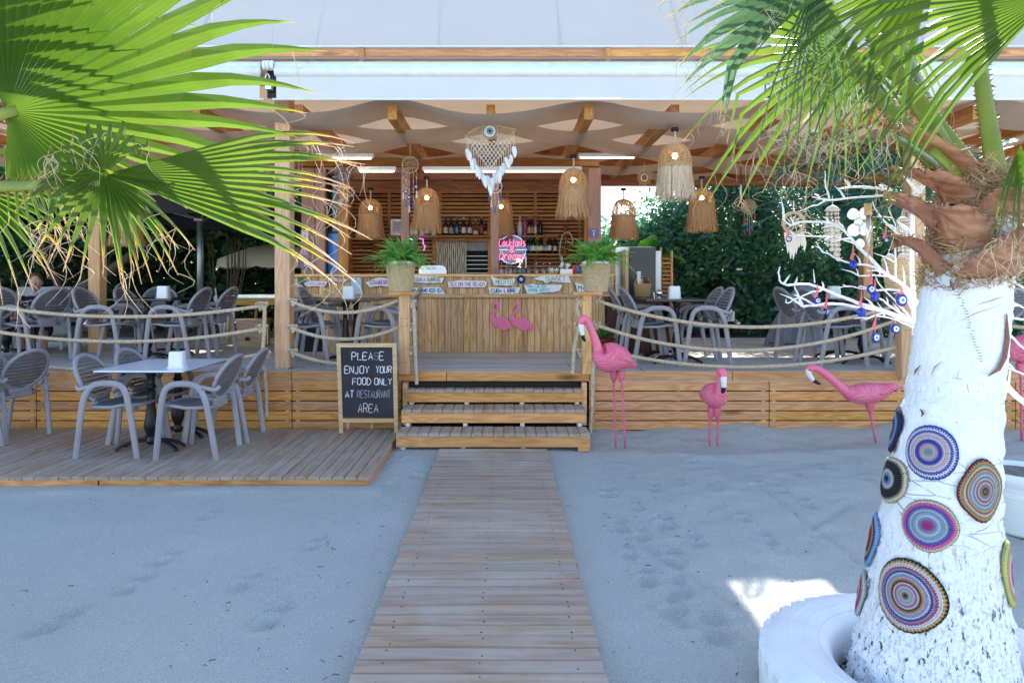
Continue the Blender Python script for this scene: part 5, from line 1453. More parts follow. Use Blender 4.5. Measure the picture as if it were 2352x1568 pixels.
# big macrame eye
d = 7.35; s = d / F; O = P(1125, 302, d)
t = thing('macrame_eye', 'large white macrame eye with feathers hanging under the front of the pergola', 'wall hanging', O)
W3 = lambda x, y, q=0: ((x - 1125) * s, q, -(y - 302) * s)
up_ = cr([(1066, 314), (1085, 300), (1108, 289), (1132, 287), (1158, 292), (1186, 298)], 6); lo_ = cr([(1066, 314), (1090, 321), (1112, 327), (1135, 328), (1160, 318), (1186, 298)], 6)
MB().tube([W3(x, y) for x, y in up_], .006, 6).build('upper_stick', M['jute'], t, smooth=True)
MB().tube([W3(x, y) for x, y in lo_], .006, 6).build('lower_stick', M['jute'], t, smooth=True)
MB().tube([(0, 0, .075), (-.004, 0, .13), (0, 0, .17)], .003, 5).build('hanger_cord', M['cord'], t)
m = MB()
n = len(up_)
for i in range(n):
    for j in (i + 3, i - 3):
        if 0 <= j < n:
            a, b = up_[i], lo_[j]
            if math.hypot((a[0] + b[0]) / 2 - 1125, (a[1] + b[1]) / 2 - 302) > 10: m.tube([W3(*a), W3(*b)], .0022, 4, cap=False)
m.build('net', M['jute'], t)
for rr, mt in ((.082, M['jute']), (.072, plain('violet_yarn', (.16, .13, .28, 1), .9, bump=.6)), (.058, M['cord']), (.046, M['cord'])):
    MB().tube([(rr * math.cos(a), -.006, rr * math.sin(a)) for a in np.linspace(0, 6.2832, 25)], .007, 6, cap=False).build('eye_ring', mt, t, smooth=True)
for k in range(12):
    a = 2 * pi * k / 12; MB().tube([(.03 * math.cos(a), -.006, .03 * math.sin(a)), (.055 * math.cos(a), -.006, .055 * math.sin(a))], .004, 5).build('eye_spoke', M['cord'], t)
MB().lathe([(.034, 0), (.034, .008), (.012, .01)], 18).build('eye_iris', plain('turquoise_yarn', (.08, .30, .42, 1), .9), t, (0, -.004, 0), (pi / 2, 0, 0))
MB().lathe([(.014, 0), (.014, .006), (.004, .008)], 12).build('eye_pupil', M['black'], t, (0, -.014, 0), (pi / 2, 0, 0))
m = MB()
for k in range(-5, 6):                                     # V-shaped knotted net
    for sg in (-1, 1):
        x0 = 1125 + k * 10; y0 = 325 - abs(k) * 1.2
        x1 = x0; y1 = y0
        while abs(x1 - 1125) < 52 and y1 < 388 - abs(x1 - 1125) * 1.2: x1 += sg * 3; y1 += 4.2
        if y1 > y0 + 4: m.tube([W3(x0, y0), W3(x1, y1)], .0038, 5, cap=False)
m.build('knotted_net', M['cord'], t)
rr = random.Random(4)
for k in range(-9, 10):
    x = 1125 + k * 5.3; y0 = 387 - abs(x - 1125) * 1.25; y0 = max(318, y0); L = 30 + rr.uniform(-4, 10) - abs(k) * .5
    MB().tube([W3(x, y0), W3(x + rr.uniform(-1, 1), y0 + L)], .0028, 4).build('hanging_cord', M['cord'], t)
    feather(t, W3(x + rr.uniform(-1, 1), y0 + L - 3, rr.uniform(-.02, .02)), rr.uniform(.10, .15), .024, tw=rr.uniform(-.5, .5))
for x in (1073, 1180):
    MB().tube([W3(x, 312 if x < 1100 else 300), W3(x, 345 if x < 1100 else 338)], .0035, 4).build('hanging_cord', M['cord'], t)
    feather(t, W3(x, 342 if x < 1100 else 336), .13, .026)
def catcher(name, label, px, py, d, r, rmat, tass, inner=3, fill=None, cords=None, hang=.2):
    """hoop with rings and hanging tassels; tass: (dx, length, colour)"""
    O = P(px, py, d); t = thing(name, label, 'dreamcatcher', O)
    MB().tube([(r * math.cos(a), 0, r * math.sin(a)) for a in np.linspace(0, 6.2832, 29)], .007, 6, cap=False).build('hoop', rmat, t, smooth=True)
    for k in range(1, inner + 1):
        q = r * k / (inner + 1)
        MB().tube([(q * math.cos(a), 0, q * math.sin(a)) for a in np.linspace(0, 6.2832, 21)], r / (inner + 1) * (.42 if fill else .07), 5, cap=False, flat=(.5, 1) if fill else None, up=(0, 1, 0)).build('ring', (fill or [rmat])[(k - 1) % len(fill or [1])], t, smooth=True)
    if fill: MB().lathe([(r * .2, 0), (r * .15, .006), (.002, .008)], 14).build('centre', fill[-1], t, (0, -.003, 0), (pi / 2, 0, 0), smooth=True)
    else:
        m = MB()
        for k in range(10):
            a = 2 * pi * k / 10; m.tube([(r * math.cos(a), 0, r * math.sin(a)), (r * .25 * math.cos(a + .5), 0, r * .25 * math.sin(a + .5))], .0018, 4)
        m.build('web', M['cord'], t)
    MB().tube([(0, 0, r), (0, 0, r + hang)], .0025, 5).build('hanger_cord', M['cord'], t)
    for (dx, L, c, bead) in tass:
        z0 = -math.sqrt(max(0, r * r - dx * dx))
        MB().tube([(dx, 0, z0), (dx, 0, z0 - L)], .0022, 4).build('hanging_cord', M['cord'], t)
        if bead:
            for k in range(int(L / .035)): MB().ball((dx, 0, z0 - .03 - .035 * k), .0075, 6, 5).build('bead', [M['jute'], M['eyeblue'], M['cord']][k % 3], t, smooth=True)
        MB().lathe([(.004, 0), (.009, -.012), (.007, -.022), (.014, -.085), (.010, -.088)], 10).build('tassel', c, t, (dx, 0, z0 - L), smooth=True)
    return t
yb, yw, yr, yp, yo, yk = [plain('yarn_' + n_, c, .9) for n_, c in (('blue', (.12, .14, .36, 1)), ('white', (.74, .70, .64, 1)), ('red', (.48, .06, .08, 1)), ('pink', (.62, .14, .26, 1)), ('ochre', (.52, .28, .08, 1)), ('dark', (.05, .06, .06, 1)))]
catcher('dreamcatcher', 'white hoop with white and lilac tassels below the macrame eye', 1137, 428, 8.4, .085, M['cord'], [(-.07, .06, yb, 0), (-.045, .10, yw, 0), (0, .16, yb, 0), (.045, .11, yw, 0), (.075, .05, yb, 0)], 1, hang=.5)
tt = catcher('dreamcatcher', 'jute spiral disc with bead strings and blue eyes before the left hut post', 942, 379, 8.3, .10, M['jute'], [(-.085, .28, yw, 1), (-.05, .34, yb, 1), (-.01, .40, yw, 1), (.04, .36, yb, 1), (.08, .26, yw, 1)], 5, hang=.16)
for dx, dz in ((.075, -.27), (-.01, -.40), (-.05, -.33)): eyecharm(tt, (dx, -.012, dz), .024)
catcher('dreamcatcher', 'violet crochet disc with white and blue tassels behind the left palm tips', 787, 405, 8.6, .095, yb, [(-.06, .12, yb, 0), (-.02, .2, yw, 0), (.02, .2, yb, 0), (.06, .16, yw, 0)], 3, [yb, yo, yb], hang=.2)
catcher('dreamcatcher', 'cream and brown crochet disc with red tassels beside the cream lantern', 1480, 408, 9.0, .085, yo, [(-.06, .06, yr, 0), (-.03, .12, yk, 0), (.0, .17, yo, 0), (.03, .14, yk, 0), (.07, .05, yr, 0)], 3, [yk, yw, yo], hang=.12)
catcher('dreamcatcher', 'tan woven spiral disc with red and blue tassels before the hedge', 1720, 475, 8.8, .095, M['jute'], [(-.06, .05, yr, 0), (-.02, .14, yb, 0), (.01, .18, yr, 0), (.04, .13, yb, 0), (.075, .03, yr, 0)], 4, [M['jute'], M['wicker_dk']], hang=.3)
catcher('dreamcatcher', 'small pink and blue tassel hanger behind the left palm tips', 690, 362, 8.2, .04, M['jute'], [(-.02, .05, yp, 0), (.02, .16, plain('yarn_teal', (.08, .35, .45, 1), .9), 1)], 1, hang=.3)
t = thing('beaded_string', 'thin black string with a pink and white tip hanging before the hedge', 'hanging string', P(1701, 330, 8.2))
MB().tube([(0, 0, 0), (0, 0, -.28)], .004, 5).build('jute_cord', M['jute'], t)
MB().tube([(0, 0, -.28), (.005, 0, -.5)], .008, 6).build('dark_cord', M['black'], t)
MB().tube([(.005, 0, -.5), (0, 0, -.58), (.005, 0, -.66)], [.006, .012, .01], 8).build('white_tip', M['feather'], t, smooth=True)
MB().tube([(.005, 0, -.66), (0, 0, -.72)], [.013, .012], 8).build('pink_tip', yp, t, smooth=True)
# ================================================================ tyre planter
TX, TY = 1.585, 2.47
def whitewash(name, dark=(.06, .045, .04, 1)):
    q = N(name); v = q.co(rnd=False)
    c = q.ramp(q.noise(v, 6, 4), [(.3, (.74, .76, .80, 1)), (.7, (.86, .87, .89, 1))])
    sc_ = q.ramp(q.noise(q.co(scale=(1, 1, 3), rnd=False), 14, 6, .7), [(.70, (0, 0, 0, 1)), (.74, (1, 1, 1, 1))])
    q.base(q.mix(q.math('MULTIPLY', sc_, .6), c, dark), .5)
    q.bump(q.noise(v, 26, 5), .35, .006)
    return q.m
M['tyrewhite'] = whitewash('tyre_paint', (.35, .36, .38, 1))
t = thing('tyre_planter', 'white painted tyre lying flat round the foot of the palm', 'tyre', (TX, TY, 0))
pr = [(.36, .02), (.345, .06), (.34, .13), (.352, .185), (.385, .215), (.43, .228), (.49, .225), (.545, .212), (.585, .188), (.608, .15), (.614, .11), (.608, .06), (.59, .01)]
MB().lathe(cr(pr, 4), 72, cap=False).build('tyre_wall', M['tyrewhite'], t, smooth=True)
lug = MB()
lug.prism([(-.026, -.0), (.026, .0), (.02, .06), (-.02, .06)], -.012, .02)
lugm = MB().box((0, 0, 0), (.026, .05, .075)).mesh('tread_lug', M['tyrewhite'])
for k in range(44):
    a = 2 * pi * k / 44
    for zz in (.06, .145):
        ob('tread_lug', lugm, t, (.5965 * math.cos(a + (.07 if zz > .1 else 0)), .5965 * math.sin(a + (.07 if zz > .1 else 0)), zz), (0, 0, a), None)
for rr_ in (.395, .44, .50):
    z_ = np.interp(rr_, [p_[0] for p_ in pr[3:9]], [p_[1] for p_ in pr[3:9]])
    MB().tube([(rr_ * math.cos(a), rr_ * math.sin(a), z_ + .0005) for a in np.linspace(0, 6.2832, 60)], .0035, 5, cap=False).build('sidewall_ring', M['tyrewhite'], t, smooth=True)
MB().lathe([(.37, .05), (.2, .06), (.01, .065)], 40).build('earth', plain('dark_earth', (.05, .045, .04, 1), .95, var=.6, scale=60, bump=.8, bd=.02), t)
# ================================================================ the right palm
TZ = [0, .12, .3, .56, .72, 1.04, 1.2, 1.52, 1.66, 1.85, 2.05]
TR = [.30, .280, .248, .212, .192, .164, .153, .130, .128, .11, .085]
TC = [1.575, 1.572, 1.572, 1.58, 1.59, 1.626, 1.645, 1.685, 1.70, 1.73, 1.76]
def tr_r(z): return float(np.interp(z, TZ, TR))
def tr_c(z): return float(np.interp(z, TZ, TC))
def tpt(th, z, off=0):
    """theta 0 faces the camera, positive to the right"""
    r_ = tr_r(z) + off
    return Vector((tr_c(z) + r_ * math.sin(th), TY - r_ * math.cos(th), z))
def tfind(px, py):
    u = (px - PX) / F; z = 1.
    for _ in range(30):
        c, r_ = tr_c(z), tr_r(z) * .985
        A, B, C = u * u + 1, -2 * (u * c + TY), c * c + TY * TY - r_ * r_
        y = (-B - math.sqrt(max(0, B * B - 4 * A * C))) / (2 * A)
        z = EYE - (py - PY) * y / F
    return math.atan2(u * y - tr_c(z), TY - y), z
def trunkmat():
    q = N('whitewashed_trunk'); tc = q.n('TexCoord'); sx = q.n('SeparateXYZ'); q.l(tc.outputs['Object'], sx.inputs[0]); z = sx.outputs[2]
    c = q.ramp(q.noise(q.co(rnd=False), 5, 4), [(.3, (.77, .79, .83, 1)), (.7, (.86, .87, .90, 1))])
    # lower: dark pits stretched upward; middle: fine horizontal and vertical cracks; top smooth
    pit = q.ramp(q.noise(q.co(scale=(1, 1, .38), rnd=False), 52, 5, .62), [(.60, (0, 0, 0, 1)), (.64, (1, 1, 1, 1))])
    pit2 = q.ramp(q.noise(q.co(scale=(1, 1, .5), rnd=False), 105, 4, .6), [(.56, (0, 0, 0, 1)), (.61, (1, 1, 1, 1))])
    pit = q.math('MAXIMUM', pit, q.math('MULTIPLY', pit2, .25))
    lowm = q.ramp(q.math('ADD', z, q.math('MULTIPLY', q.noise(q.co(rnd=False), 5, 3), .3)), [(.60, (1, 1, 1, 1)), (.88, (0, 0, 0, 1))])
    vo = q.n('TexVoronoi', feature='DISTANCE_TO_EDGE'); q.l(q.co(scale=(.55, .55, 1.5), rnd=False), vo.inputs['Vector']); vo.inputs['Scale'].default_value = 17
    crack = q.ramp(vo.outputs['Distance'], [(.0, (1, 1, 1, 1)), (.028, (0, 0, 0, 1))])
    brk = q.ramp(q.noise(q.co(rnd=False), 9, 3), [(.46, (0, 0, 0, 1)), (.56, (1, 1, 1, 1))])
    crack = q.math('MULTIPLY', crack, brk)
    mid = q.ramp(z, [(.66, (0, 0, 0, 1)), (.80, (1, 1, 1, 1)), (1.20, (1, 1, 1, 1)), (1.26, (0, 0, 0, 1))])
    base = q.ramp(q.math('ADD', z, q.math('MULTIPLY', q.noise(q.co(rnd=False), 11, 4), .22)), [(.16, (1, 1, 1, 1)), (.24, (0, 0, 0, 1))])
    f1 = q.math('MULTIPLY', pit, lowm); f2 = q.math('MULTIPLY', crack, mid)
    scar = q.math('MULTIPLY', q.ramp(q.noise(q.co(scale=(1, 1, .5), rnd=False), 13, 3), [(.70, (0, 0, 0, 1)), (.73, (1, 1, 1, 1))]), mid)
    c = q.mix(q.math('MULTIPLY', f1, .93), c, (.05, .042, .045, 1))
    c = q.mix(q.math('MULTIPLY', f2, .5), c, (.17, .10, .08, 1))
    c = q.mix(scar, c, (.20, .07, .04, 1))
    c = q.mix(q.math('MULTIPLY', base, q.ramp(q.noise(q.co(scale=(1, 1, .3), rnd=False), 60, 4), [(.4, (1, 1, 1, 1)), (.55, (0, 0, 0, 1))])), c, (.045, .035, .03, 1))
    q.base(c, .6)
    h = q.math('SUBTRACT', q.math('MULTIPLY', q.noise(q.co(scale=(1, 1, .6), rnd=False), 60, 4), .7), q.math('ADD', f1, f2))
    q.bump(h, .7, .012)
    return q.m
palm = thing('palm_tree', 'whitewashed fan palm in a white tyre wearing crochet patches at right', 'palm tree', (0, 0, 0))
m = MB(); nz, na = 150, 120; r8 = np.random.default_rng(8)
for i in range(nz + 1):
    z = 1.90 * i / nz
    for j in range(na):
        th = 2 * pi * j / na
        lowf = max(0, 1 - z / .9)
        off = .010 * lowf * (math.sin(th * 23 + 7 * math.sin(z * 9)) * .5 + math.sin(z * 70 + 3 * math.sin(th * 5)) * .3) + r8.normal(0, .0016 + .0016 * lowf)
        if .7 < z < 1.25: off += .004 * math.sin(z * 62 + 1.5 * math.sin(th * 2))
        if z > 1.27:
            sm = (th - (-.55 + 1.1 * (1.66 - z))) ; off += .007 / (1 + math.exp(-sm * 60)) - .004
            off += .010 * math.sin(2 * th + z * 4) * min(1, (z - 1.25) * 4)
        m.v.append(tuple(tpt(th, z, off)))
for i in range(nz):
    for j in range(na):
        a, b = i * na + j, i * na + (j + 1) % na
        m.face((a, b, b + na, a + na))
m.build('trunk', trunkmat(), palm, smooth=True)
# root fibres at the foot
m = MB()
for k in range(260):
    th = RN.uniform(-2.4, 2.4); z = RN.uniform(.06, .22); a = tpt(th, z, .0); b = tpt(th + RN.uniform(-.06, .06), z + RN.uniform(-.03, .04), RN.uniform(.015, .04))
    m.tube([a, b], [.002, .0007], 3, cap=False)
tag(m.build('root_fibres', plain('pale_fibre', (.62, .62, .64, 1), .8, var=.5), palm), kind='stuff')
# ---------------------------------------------------------------- crochet patches sewn on the trunk
Y_ = dict(blue=(.05, .08, .55), pink=(.88, .45, .58), teal=(.38, .60, .60), navy=(.02, .02, .08), black=(.015, .015, .02), white=(.78, .78, .80), sky=(.22, .40, .72), cream=(.68, .60, .42), magenta=(.72, .08, .34), grey=(.24, .27, .38),
          red=(.70, .06, .07), ochre=(.62, .34, .06), lilac=(.52, .44, .68), purple=(.10, .03, .22), green=(.30, .38, .10), orange=(.72, .30, .14), brown=(.14, .03, .05), lime=(.60, .62, .20), mint=(.50, .60, .55))
def yarn(name, cols):
    q = N(name); uv = q.n('TexCoord').outputs['UV']; sx = q.n('SeparateXYZ'); q.l(uv, sx.inputs[0]); r_, a = sx.outputs[0], sx.outputs[1]
    n = len(cols)
    wob = q.math('MULTIPLY', q.math('SINE', q.math('MULTIPLY', a, 2 * pi * 58)), .35 / n)
    rr_ = q.math('ADD', r_, wob)
    c = q.ramp(rr_, [(i / n, Y_[k] + (1,)) for i, k in enumerate(cols)], True)
    st_ = q.math('MULTIPLY', q.math('ADD', q.math('SINE', q.math('MULTIPLY', a, 2 * pi * 58)), 1.0), .5)
    rg = q.math('ABSOLUTE', q.math('SINE', q.math('MULTIPLY', r_, pi * n)))
    c = q.mix(q.math('MULTIPLY', q.math('SUBTRACT', 1.0, rg), .1), c, (.04, .03, .05, 1))
    q.base(c, .95); q.bump(q.math('ADD', q.math('MULTIPLY', st_, .6), rg), .9, .008)
    return q.m
def doily(label, px, py, w_, h_, cols, shape=None, rot=0):
    th0, z0 = tfind(px, py); c0 = tpt(th0, z0)
    hw, hh = w_ / 2 * c0.y / F, h_ / 2 * c0.y / F
    hw *= .82; hw /= max(.34, math.cos(th0 + math.atan2(tr_c(z0), TY)))
    t = thing('crochet_patch', label, 'crochet patch', (0, 0, 0), 0, 'crochet patches on the palm trunk')
    m = MB(); m.uv = []; nr, na_ = 14, 60
    for i in range(nr + 1):
        f = i / nr
        for j in range(na_ + 1):
            a = 2 * pi * j / na_
            k = 1 + f ** 2 * ((shape(a) if shape else .05 * math.sin(3 * a + rot) + .03 * math.sin(5 * a)) + .012 * math.sin(29 * a))
            dx, dz = hw * f * k * math.cos(a + rot), hh * f * k * math.sin(a + rot)
            z = z0 + dz; th = th0 + dx / tr_r(z)
            m.v.append(tuple(tpt(th, z, .012 + .004 * (1 - f) - .006 * (f > .95)))); m.uv.append((min(.999, f), j / na_))
    for i in range(nr):
        for j in range(na_):
            k = i * (na_ + 1) + j; m.face((k, k + na_ + 1, k + na_ + 2, k + 1))
    o = m.build('crochet_disc', yarn('crochet_yarn', cols), t, smooth=True)
    sd = o.modifiers.new('thickness', 'SOLIDIFY'); sd.thickness = .008; sd.offset = 0
    return t
tear = lambda a: .16 * max(0, math.cos(a)) ** 6 - .02 * math.cos(2 * a)
doily('blue and pink crochet patch with pale teal centre, topmost on the front of the trunk', 2137, 1036, 120, 116, ['teal', 'teal', 'white', 'pink', 'blue', 'blue', 'white', 'pink', 'white', 'blue', 'white', 'blue'], lambda a: .10 * max(0, math.cos(a + .9)) ** 4, .1)
doily('black crochet patch shaped like an evil eye on the left of the trunk', 2050, 1099, 62, 98, ['black', 'sky', 'white', 'black', 'black', 'black', 'cream'], None, .6)
doily('red and multicoloured ringed crochet patch curling at the right of the trunk', 2252, 1124, 96, 134, ['green', 'brown', 'orange', 'sky', 'white', 'red', 'white', 'grey', 'white', 'sky', 'lime', 'red', 'white', 'green', 'orange', 'brown'], lambda a: .12 * math.cos(4 * a + .5) * .5, .3)
doily('magenta and blue crochet patch with magenta centre in the middle of the trunk', 2133, 1203, 128, 108, ['magenta', 'magenta', 'sky', 'white', 'sky', 'mint', 'blue', 'magenta', 'cream'], lambda a: .10 * max(0, math.cos(a + .2)) ** 8 + .08 * max(0, math.cos(a - pi / 2 - 3.3)) ** 8, 0)
doily('largest crochet patch with purple centre and dark rim low on the trunk', 2086, 1364, 158, 154, ['purple', 'ochre', 'white', 'teal', 'white', 'magenta', 'white', 'black', 'ochre', 'pink', 'sky', 'white', 'purple', 'sky', 'red', 'white', 'white', 'ochre', 'black'], tear, -.05)
def doily_at(label, th, z, hw, hh, cols):
    px_, py_ = 0, 0
    global tfind
    keep = tfind; tfind = lambda a, b: (th, z)
    d = tpt(th, z).y; k = max(.34, math.cos(th + math.atan2(tr_c(z), TY))) / .82
    doily(label, 0, 0, hw * 2 * F / d * k, hh * 2 * F / d, cols); tfind = keep
TL, TRr = -.58 - 1.42, -.58 + 1.40
doily_at('narrow orange and blue crochet patch seen edge-on at the left trunk side', TL, .63, .07, .10, ['orange', 'red', 'navy', 'orange', 'navy', 'sky'])
doily_at('red striped crochet patch edge-on low at the left trunk side', TL - .02, .42, .06, .085, ['navy', 'white', 'red', 'red', 'mint'])
doily_at('pink and green crochet patch edge-on at the right trunk side', TRr, .60, .06, .11, ['pink', 'magenta', 'white', 'orange', 'lime'])
doily_at('dark blue crochet patch edge-on high at the left trunk side', TL, 1.05, .06, .085, ['pink', 'navy', 'sky', 'navy'])
# ================================================================ palm crowns
DRY = ((.44, .34, .055, 1), (.46, .30, .17, 1))
M['palm'] = leafmat('palm_green', (.06, .125, .016, 1), (.115, .195, .03, 1), .46, .36, 3, .93, DRY)
M['palm_dry'] = leafmat('palm_green_drying', (.065, .13, .018, 1), (.12, .20, .03, 1), .46, .4, 3, .78, DRY)
M['palm_blue'] = leafmat('palm_bluegreen', (.06, .125, .06, 1), (.10, .19, .09, 1), .4, .4, 3, .9, DRY)
M['filament'] = plain('palm_thread', (.58, .44, .30, 1), .8, var=.3)
M['petiole'] = leafmat('petiole_green', (.17, .23, .02, 1), (.26, .30, .035, 1), .15, .35, 8)
M['boot'] = wood('leaf_boot', (.34, .165, .10, 1), (.52, .31, .205, 1), (.20, .07, .04, 1), knots=.1, var=.3, rough=.6)
M['thorn'] = plain('thorn_brown', (.26, .08, .03, 1), .6, var=.4)
def fan(parent, hub, axis, nrm, R_, n, spread, split=.55, droop=.35, seed=1, mt='palm', asym=0, hang=.0, fil=40, pet=None, petr=.02, fold=0., lf=None):
    r = random.Random(seed); hub = Vector(hub)
    u = Vector(axis).normalized(); nn = Vector(nrm); nn = (nn - u * nn.dot(u)).normalized(); v = nn.cross(u)
    fr = bpy.data.objects.new('frond', None); col.objects.link(fr); fr.parent = parent; fr.location = hub
    m = MB(); m.uv = []; da = spread / n
    st_ = [0.015, .12, .28, .45, .6, .72, .82, .9, .96, 1.0]
    tips = []
    for k in range(n):
        a = -spread / 2 + da * (k + .5)
        L = R_ * (.80 + .2 * math.cos(a * .55)) * r.uniform(.9, 1.05) * (lf(math.degrees(a)) if lf else 1)
        sp = split * r.uniform(.88, 1.1); dr = droop * r.uniform(.5, 1.5); hk = r.random() < hang; hb = r.uniform(.55, .8); sw = r.uniform(-.05, .05)
        A0, A1 = a - da / 2, a + da / 2
        c, prev = [], None
        for t in st_:
            dd = u * math.cos(a) + v * math.sin(a)
            p = dd * (L * t) + nn * (fold * L * t * (abs(a) / (spread / 2)) ** 1.5)
            e = max(0, t - sp)
            p += V(0, 0, -1) * (dr * L * e * e * 3.0) + v * (sw * L * e)
            if hk and t > hb:
                q = (t - hb); p = dd * (L * hb) + dd * (L * q * .25) + V(0, 0, -1) * (L * q * 1.0) + nn * (fold * L * hb * (abs(a) / (spread / 2)) ** 1.5)
            c.append(p)
        i0 = len(m.v)
        for i, t in enumerate(st_):
            tn = (c[min(i + 1, len(c) - 1)] - c[max(i - 1, 0)]).normalized()
            sd = nn.cross(tn)
            if sd.length < .2: sd = v
            sd.normalize()
            w_ = t * L * math.tan(da / 2) if t < sp else sp * L * math.tan(da / 2) * (max(0, 1 - (t - sp) / (1 - sp)) ** 1.15) + .0008
            pm = nn * (1.6 * w_ if t < sp else 1.1 * w_)
            for q, uvv in ((c[i] + sd * w_, 0), (c[i] + pm, .5), (c[i] - sd * w_, 1)):
                m.v.append(tuple(q)); m.uv.append((t, uvv))
        for i in range(len(st_) - 1):
            for j in (0, 1):
                q = i0 + i * 3 + j; m.face((q, q + 1, q + 4, q + 3))
        tips.append((c[-1], c[5], sd))
    m.build('blade', M[mt], fr)
    if fil:
        m = MB()
        for k in range(fil):
            c, b, sd = r.choice(tips); f = r.random(); p0 = b.lerp(c, f ** .5)
            L = r.uniform(.04, .14); d = Vector((r.uniform(-.5, .5), r.uniform(-.5, .5), -1)).normalized()
            cu = Vector((r.uniform(-1, 1), r.uniform(-.6, .6), 0)) * r.uniform(.02, .07)
            pts = [p0 + d * (L * q) + cu * math.sin(q * 3.6) for q in (0, .2, .4, .6, .8, 1)]
            m.tube(pts, [.0012, .0011, .001, .0008, .0006, .0004], 3, cap=False)
        tag(m.build('filaments', M['filament'], fr), kind='stuff')
    if pet is not None:
        a = Vector(pet) - hub; mid = a * .5 + V(0, 0, -.04 * a.length)
        p = cr([a, mid, Vector((0, 0, 0)) + u * .03], 8); k = len(p)
        MB().tube(p, [(petr * (1.5 - 1.0 * i / k) * .38, petr * (1.5 - 1.0 * i / k)) for i in range(k)], 10, up=nn).build('petiole', M['petiole'], fr, smooth=True)
        m = MB()
        for i in range(2, k - 1):
            for s in (-1, 1):
                for jj in range(3):
                    q = Vector(p[i]).lerp(Vector(p[i + 1]), jj / 3) if i + 1 < k else Vector(p[i])
                    tn = (Vector(p[min(i + 1, k - 1)]) - Vector(p[i - 1])).normalized(); sd = tn.cross(nn).normalized()
                    w_ = petr * (1.5 - 1.0 * i / k)
                    b = q + sd * (s * w_ * .92)
                    m.tube([b - tn * .004, b + sd * (s * r.uniform(.008, .02)) + tn * r.uniform(-.012, .012)], [.005, .0008], 4)
        tag(m.build('thorns', M['thorn'], fr), kind='stuff')
    return fr
def disp(px, py, d): return P(px, py, d)
# ---------------------------------------------------------------- right palm: boots, fibre, fronds
def boot(parent, th, z, L, w_, lean, curl, seed, tw=0):
    """dry leaf base: trough-shaped shield springing from the trunk, curling outward at the tip"""
    r = random.Random(seed); m = MB(); n, k = 11, 7
    out = Vector((math.sin(th), -math.cos(th), 0)); side = Vector((math.cos(th), math.sin(th), 0))
    base = tpt(th, z, -.03)
    for i in range(n):
        f = i / (n - 1); ang = lean - curl * f ** 1.6
        if i == 0: p = Vector((0, 0, 0))
        else: p = p + (out * math.cos(ang) + V(0, 0, 1) * math.sin(ang)) * (L / (n - 1)) + side * (tw * L / (n - 1) * f)
        hw = w_ * .92 * (1 - .68 * f ** 1.1) * (1 - .5 * max(0, f - .8) / .2)
        up_n = (V(0, 0, 1) * math.cos(ang) - out * math.sin(ang))
        for j in range(k):
            s = j / (k - 1) * 2 - 1
            m.v.append(tuple(p + side * (hw * s) + up_n * (hw * (.55 * s * s - .2)) + V(r.uniform(-.006, .006), r.uniform(-.006, .006), r.uniform(-.005, .005) + (r.uniform(-.02, .02) if i == n - 1 else 0))))
    for i in range(n - 1):
        for j in range(k - 1):
            q = i * k + j; m.face((q, q + 1, q + k + 1, q + k))
    o = m.build('leaf_boot', M['boot'], parent, base, smooth=True)
    sd = o.modifiers.new('thickness', 'SOLIDIFY'); sd.thickness = .007; sd.offset = -1
    t_ = MB()
    for q_ in range(46):                                    # torn fibres along the edges and tip
        i_ = r.randrange(1, n); a = Vector(m.v[i_ * k + r.choice((0, k - 1, r.randrange(k)) if i_ == n - 1 else (0, k - 1))])
        t_.tube([a, a + V(r.uniform(-.02, .02), r.uniform(-.02, .02), r.uniform(-.015, .03)), a + V(r.uniform(-.035, .035), r.uniform(-.035, .035), r.uniform(-.04, .03))], [.0016, .0012, .0005], 3, cap=False)
    for i in range(1, n - 1):
        for j in (0, k - 1):
            a = Vector(m.v[i * k + j]); b = a + side * ((-1 if j == 0 else 1) * r.uniform(.008, .022)) + V(0, 0, r.uniform(-.01, .012))
            t_.tube([a, b], [.004, .0006], 4)
    tag(t_.build('thorns', M['boot'], o), kind='stuff')
TH0 = -.55                                                  # direction of the viewer as seen from the trunk
for i, (dth, z, L, w_, lean, curl, tw) in enumerate(((-.95, 1.60, .26, .075, 1.15, .9, -.1), (.75, 1.60, .34, .13, .95, .75, .35), (-.15, 1.70, .24, .12, 1.15, .9, -.35), (-.95, 1.74, .30, .085, 1.0, .75, -.15), (.55, 1.78, .20, .10, 1.2, .9, .1),
                                                    (-.55, 1.84, .24, .085, 1.1, 1.0, -.2), (1.25, 1.80, .28, .10, .9, .7, .2), (-.75, 1.97, .40, .075, .75, .6, -.15), (2.2, 1.72, .3, .11, 1.0, .8, 0), (-2.1, 1.75, .3, .1, 1.0, .8, 0),
                                                    (3.0, 1.85, .28, .1, 1.1, .8, 0), (-1.5, 1.88, .26, .09, 1.0, .8, 0), (-1.25, 1.66, .18, .05, 1.0, 1.2, 0))):
    boot(palm, TH0 + dth, z, L, w_, lean, curl, 40 + i, tw)
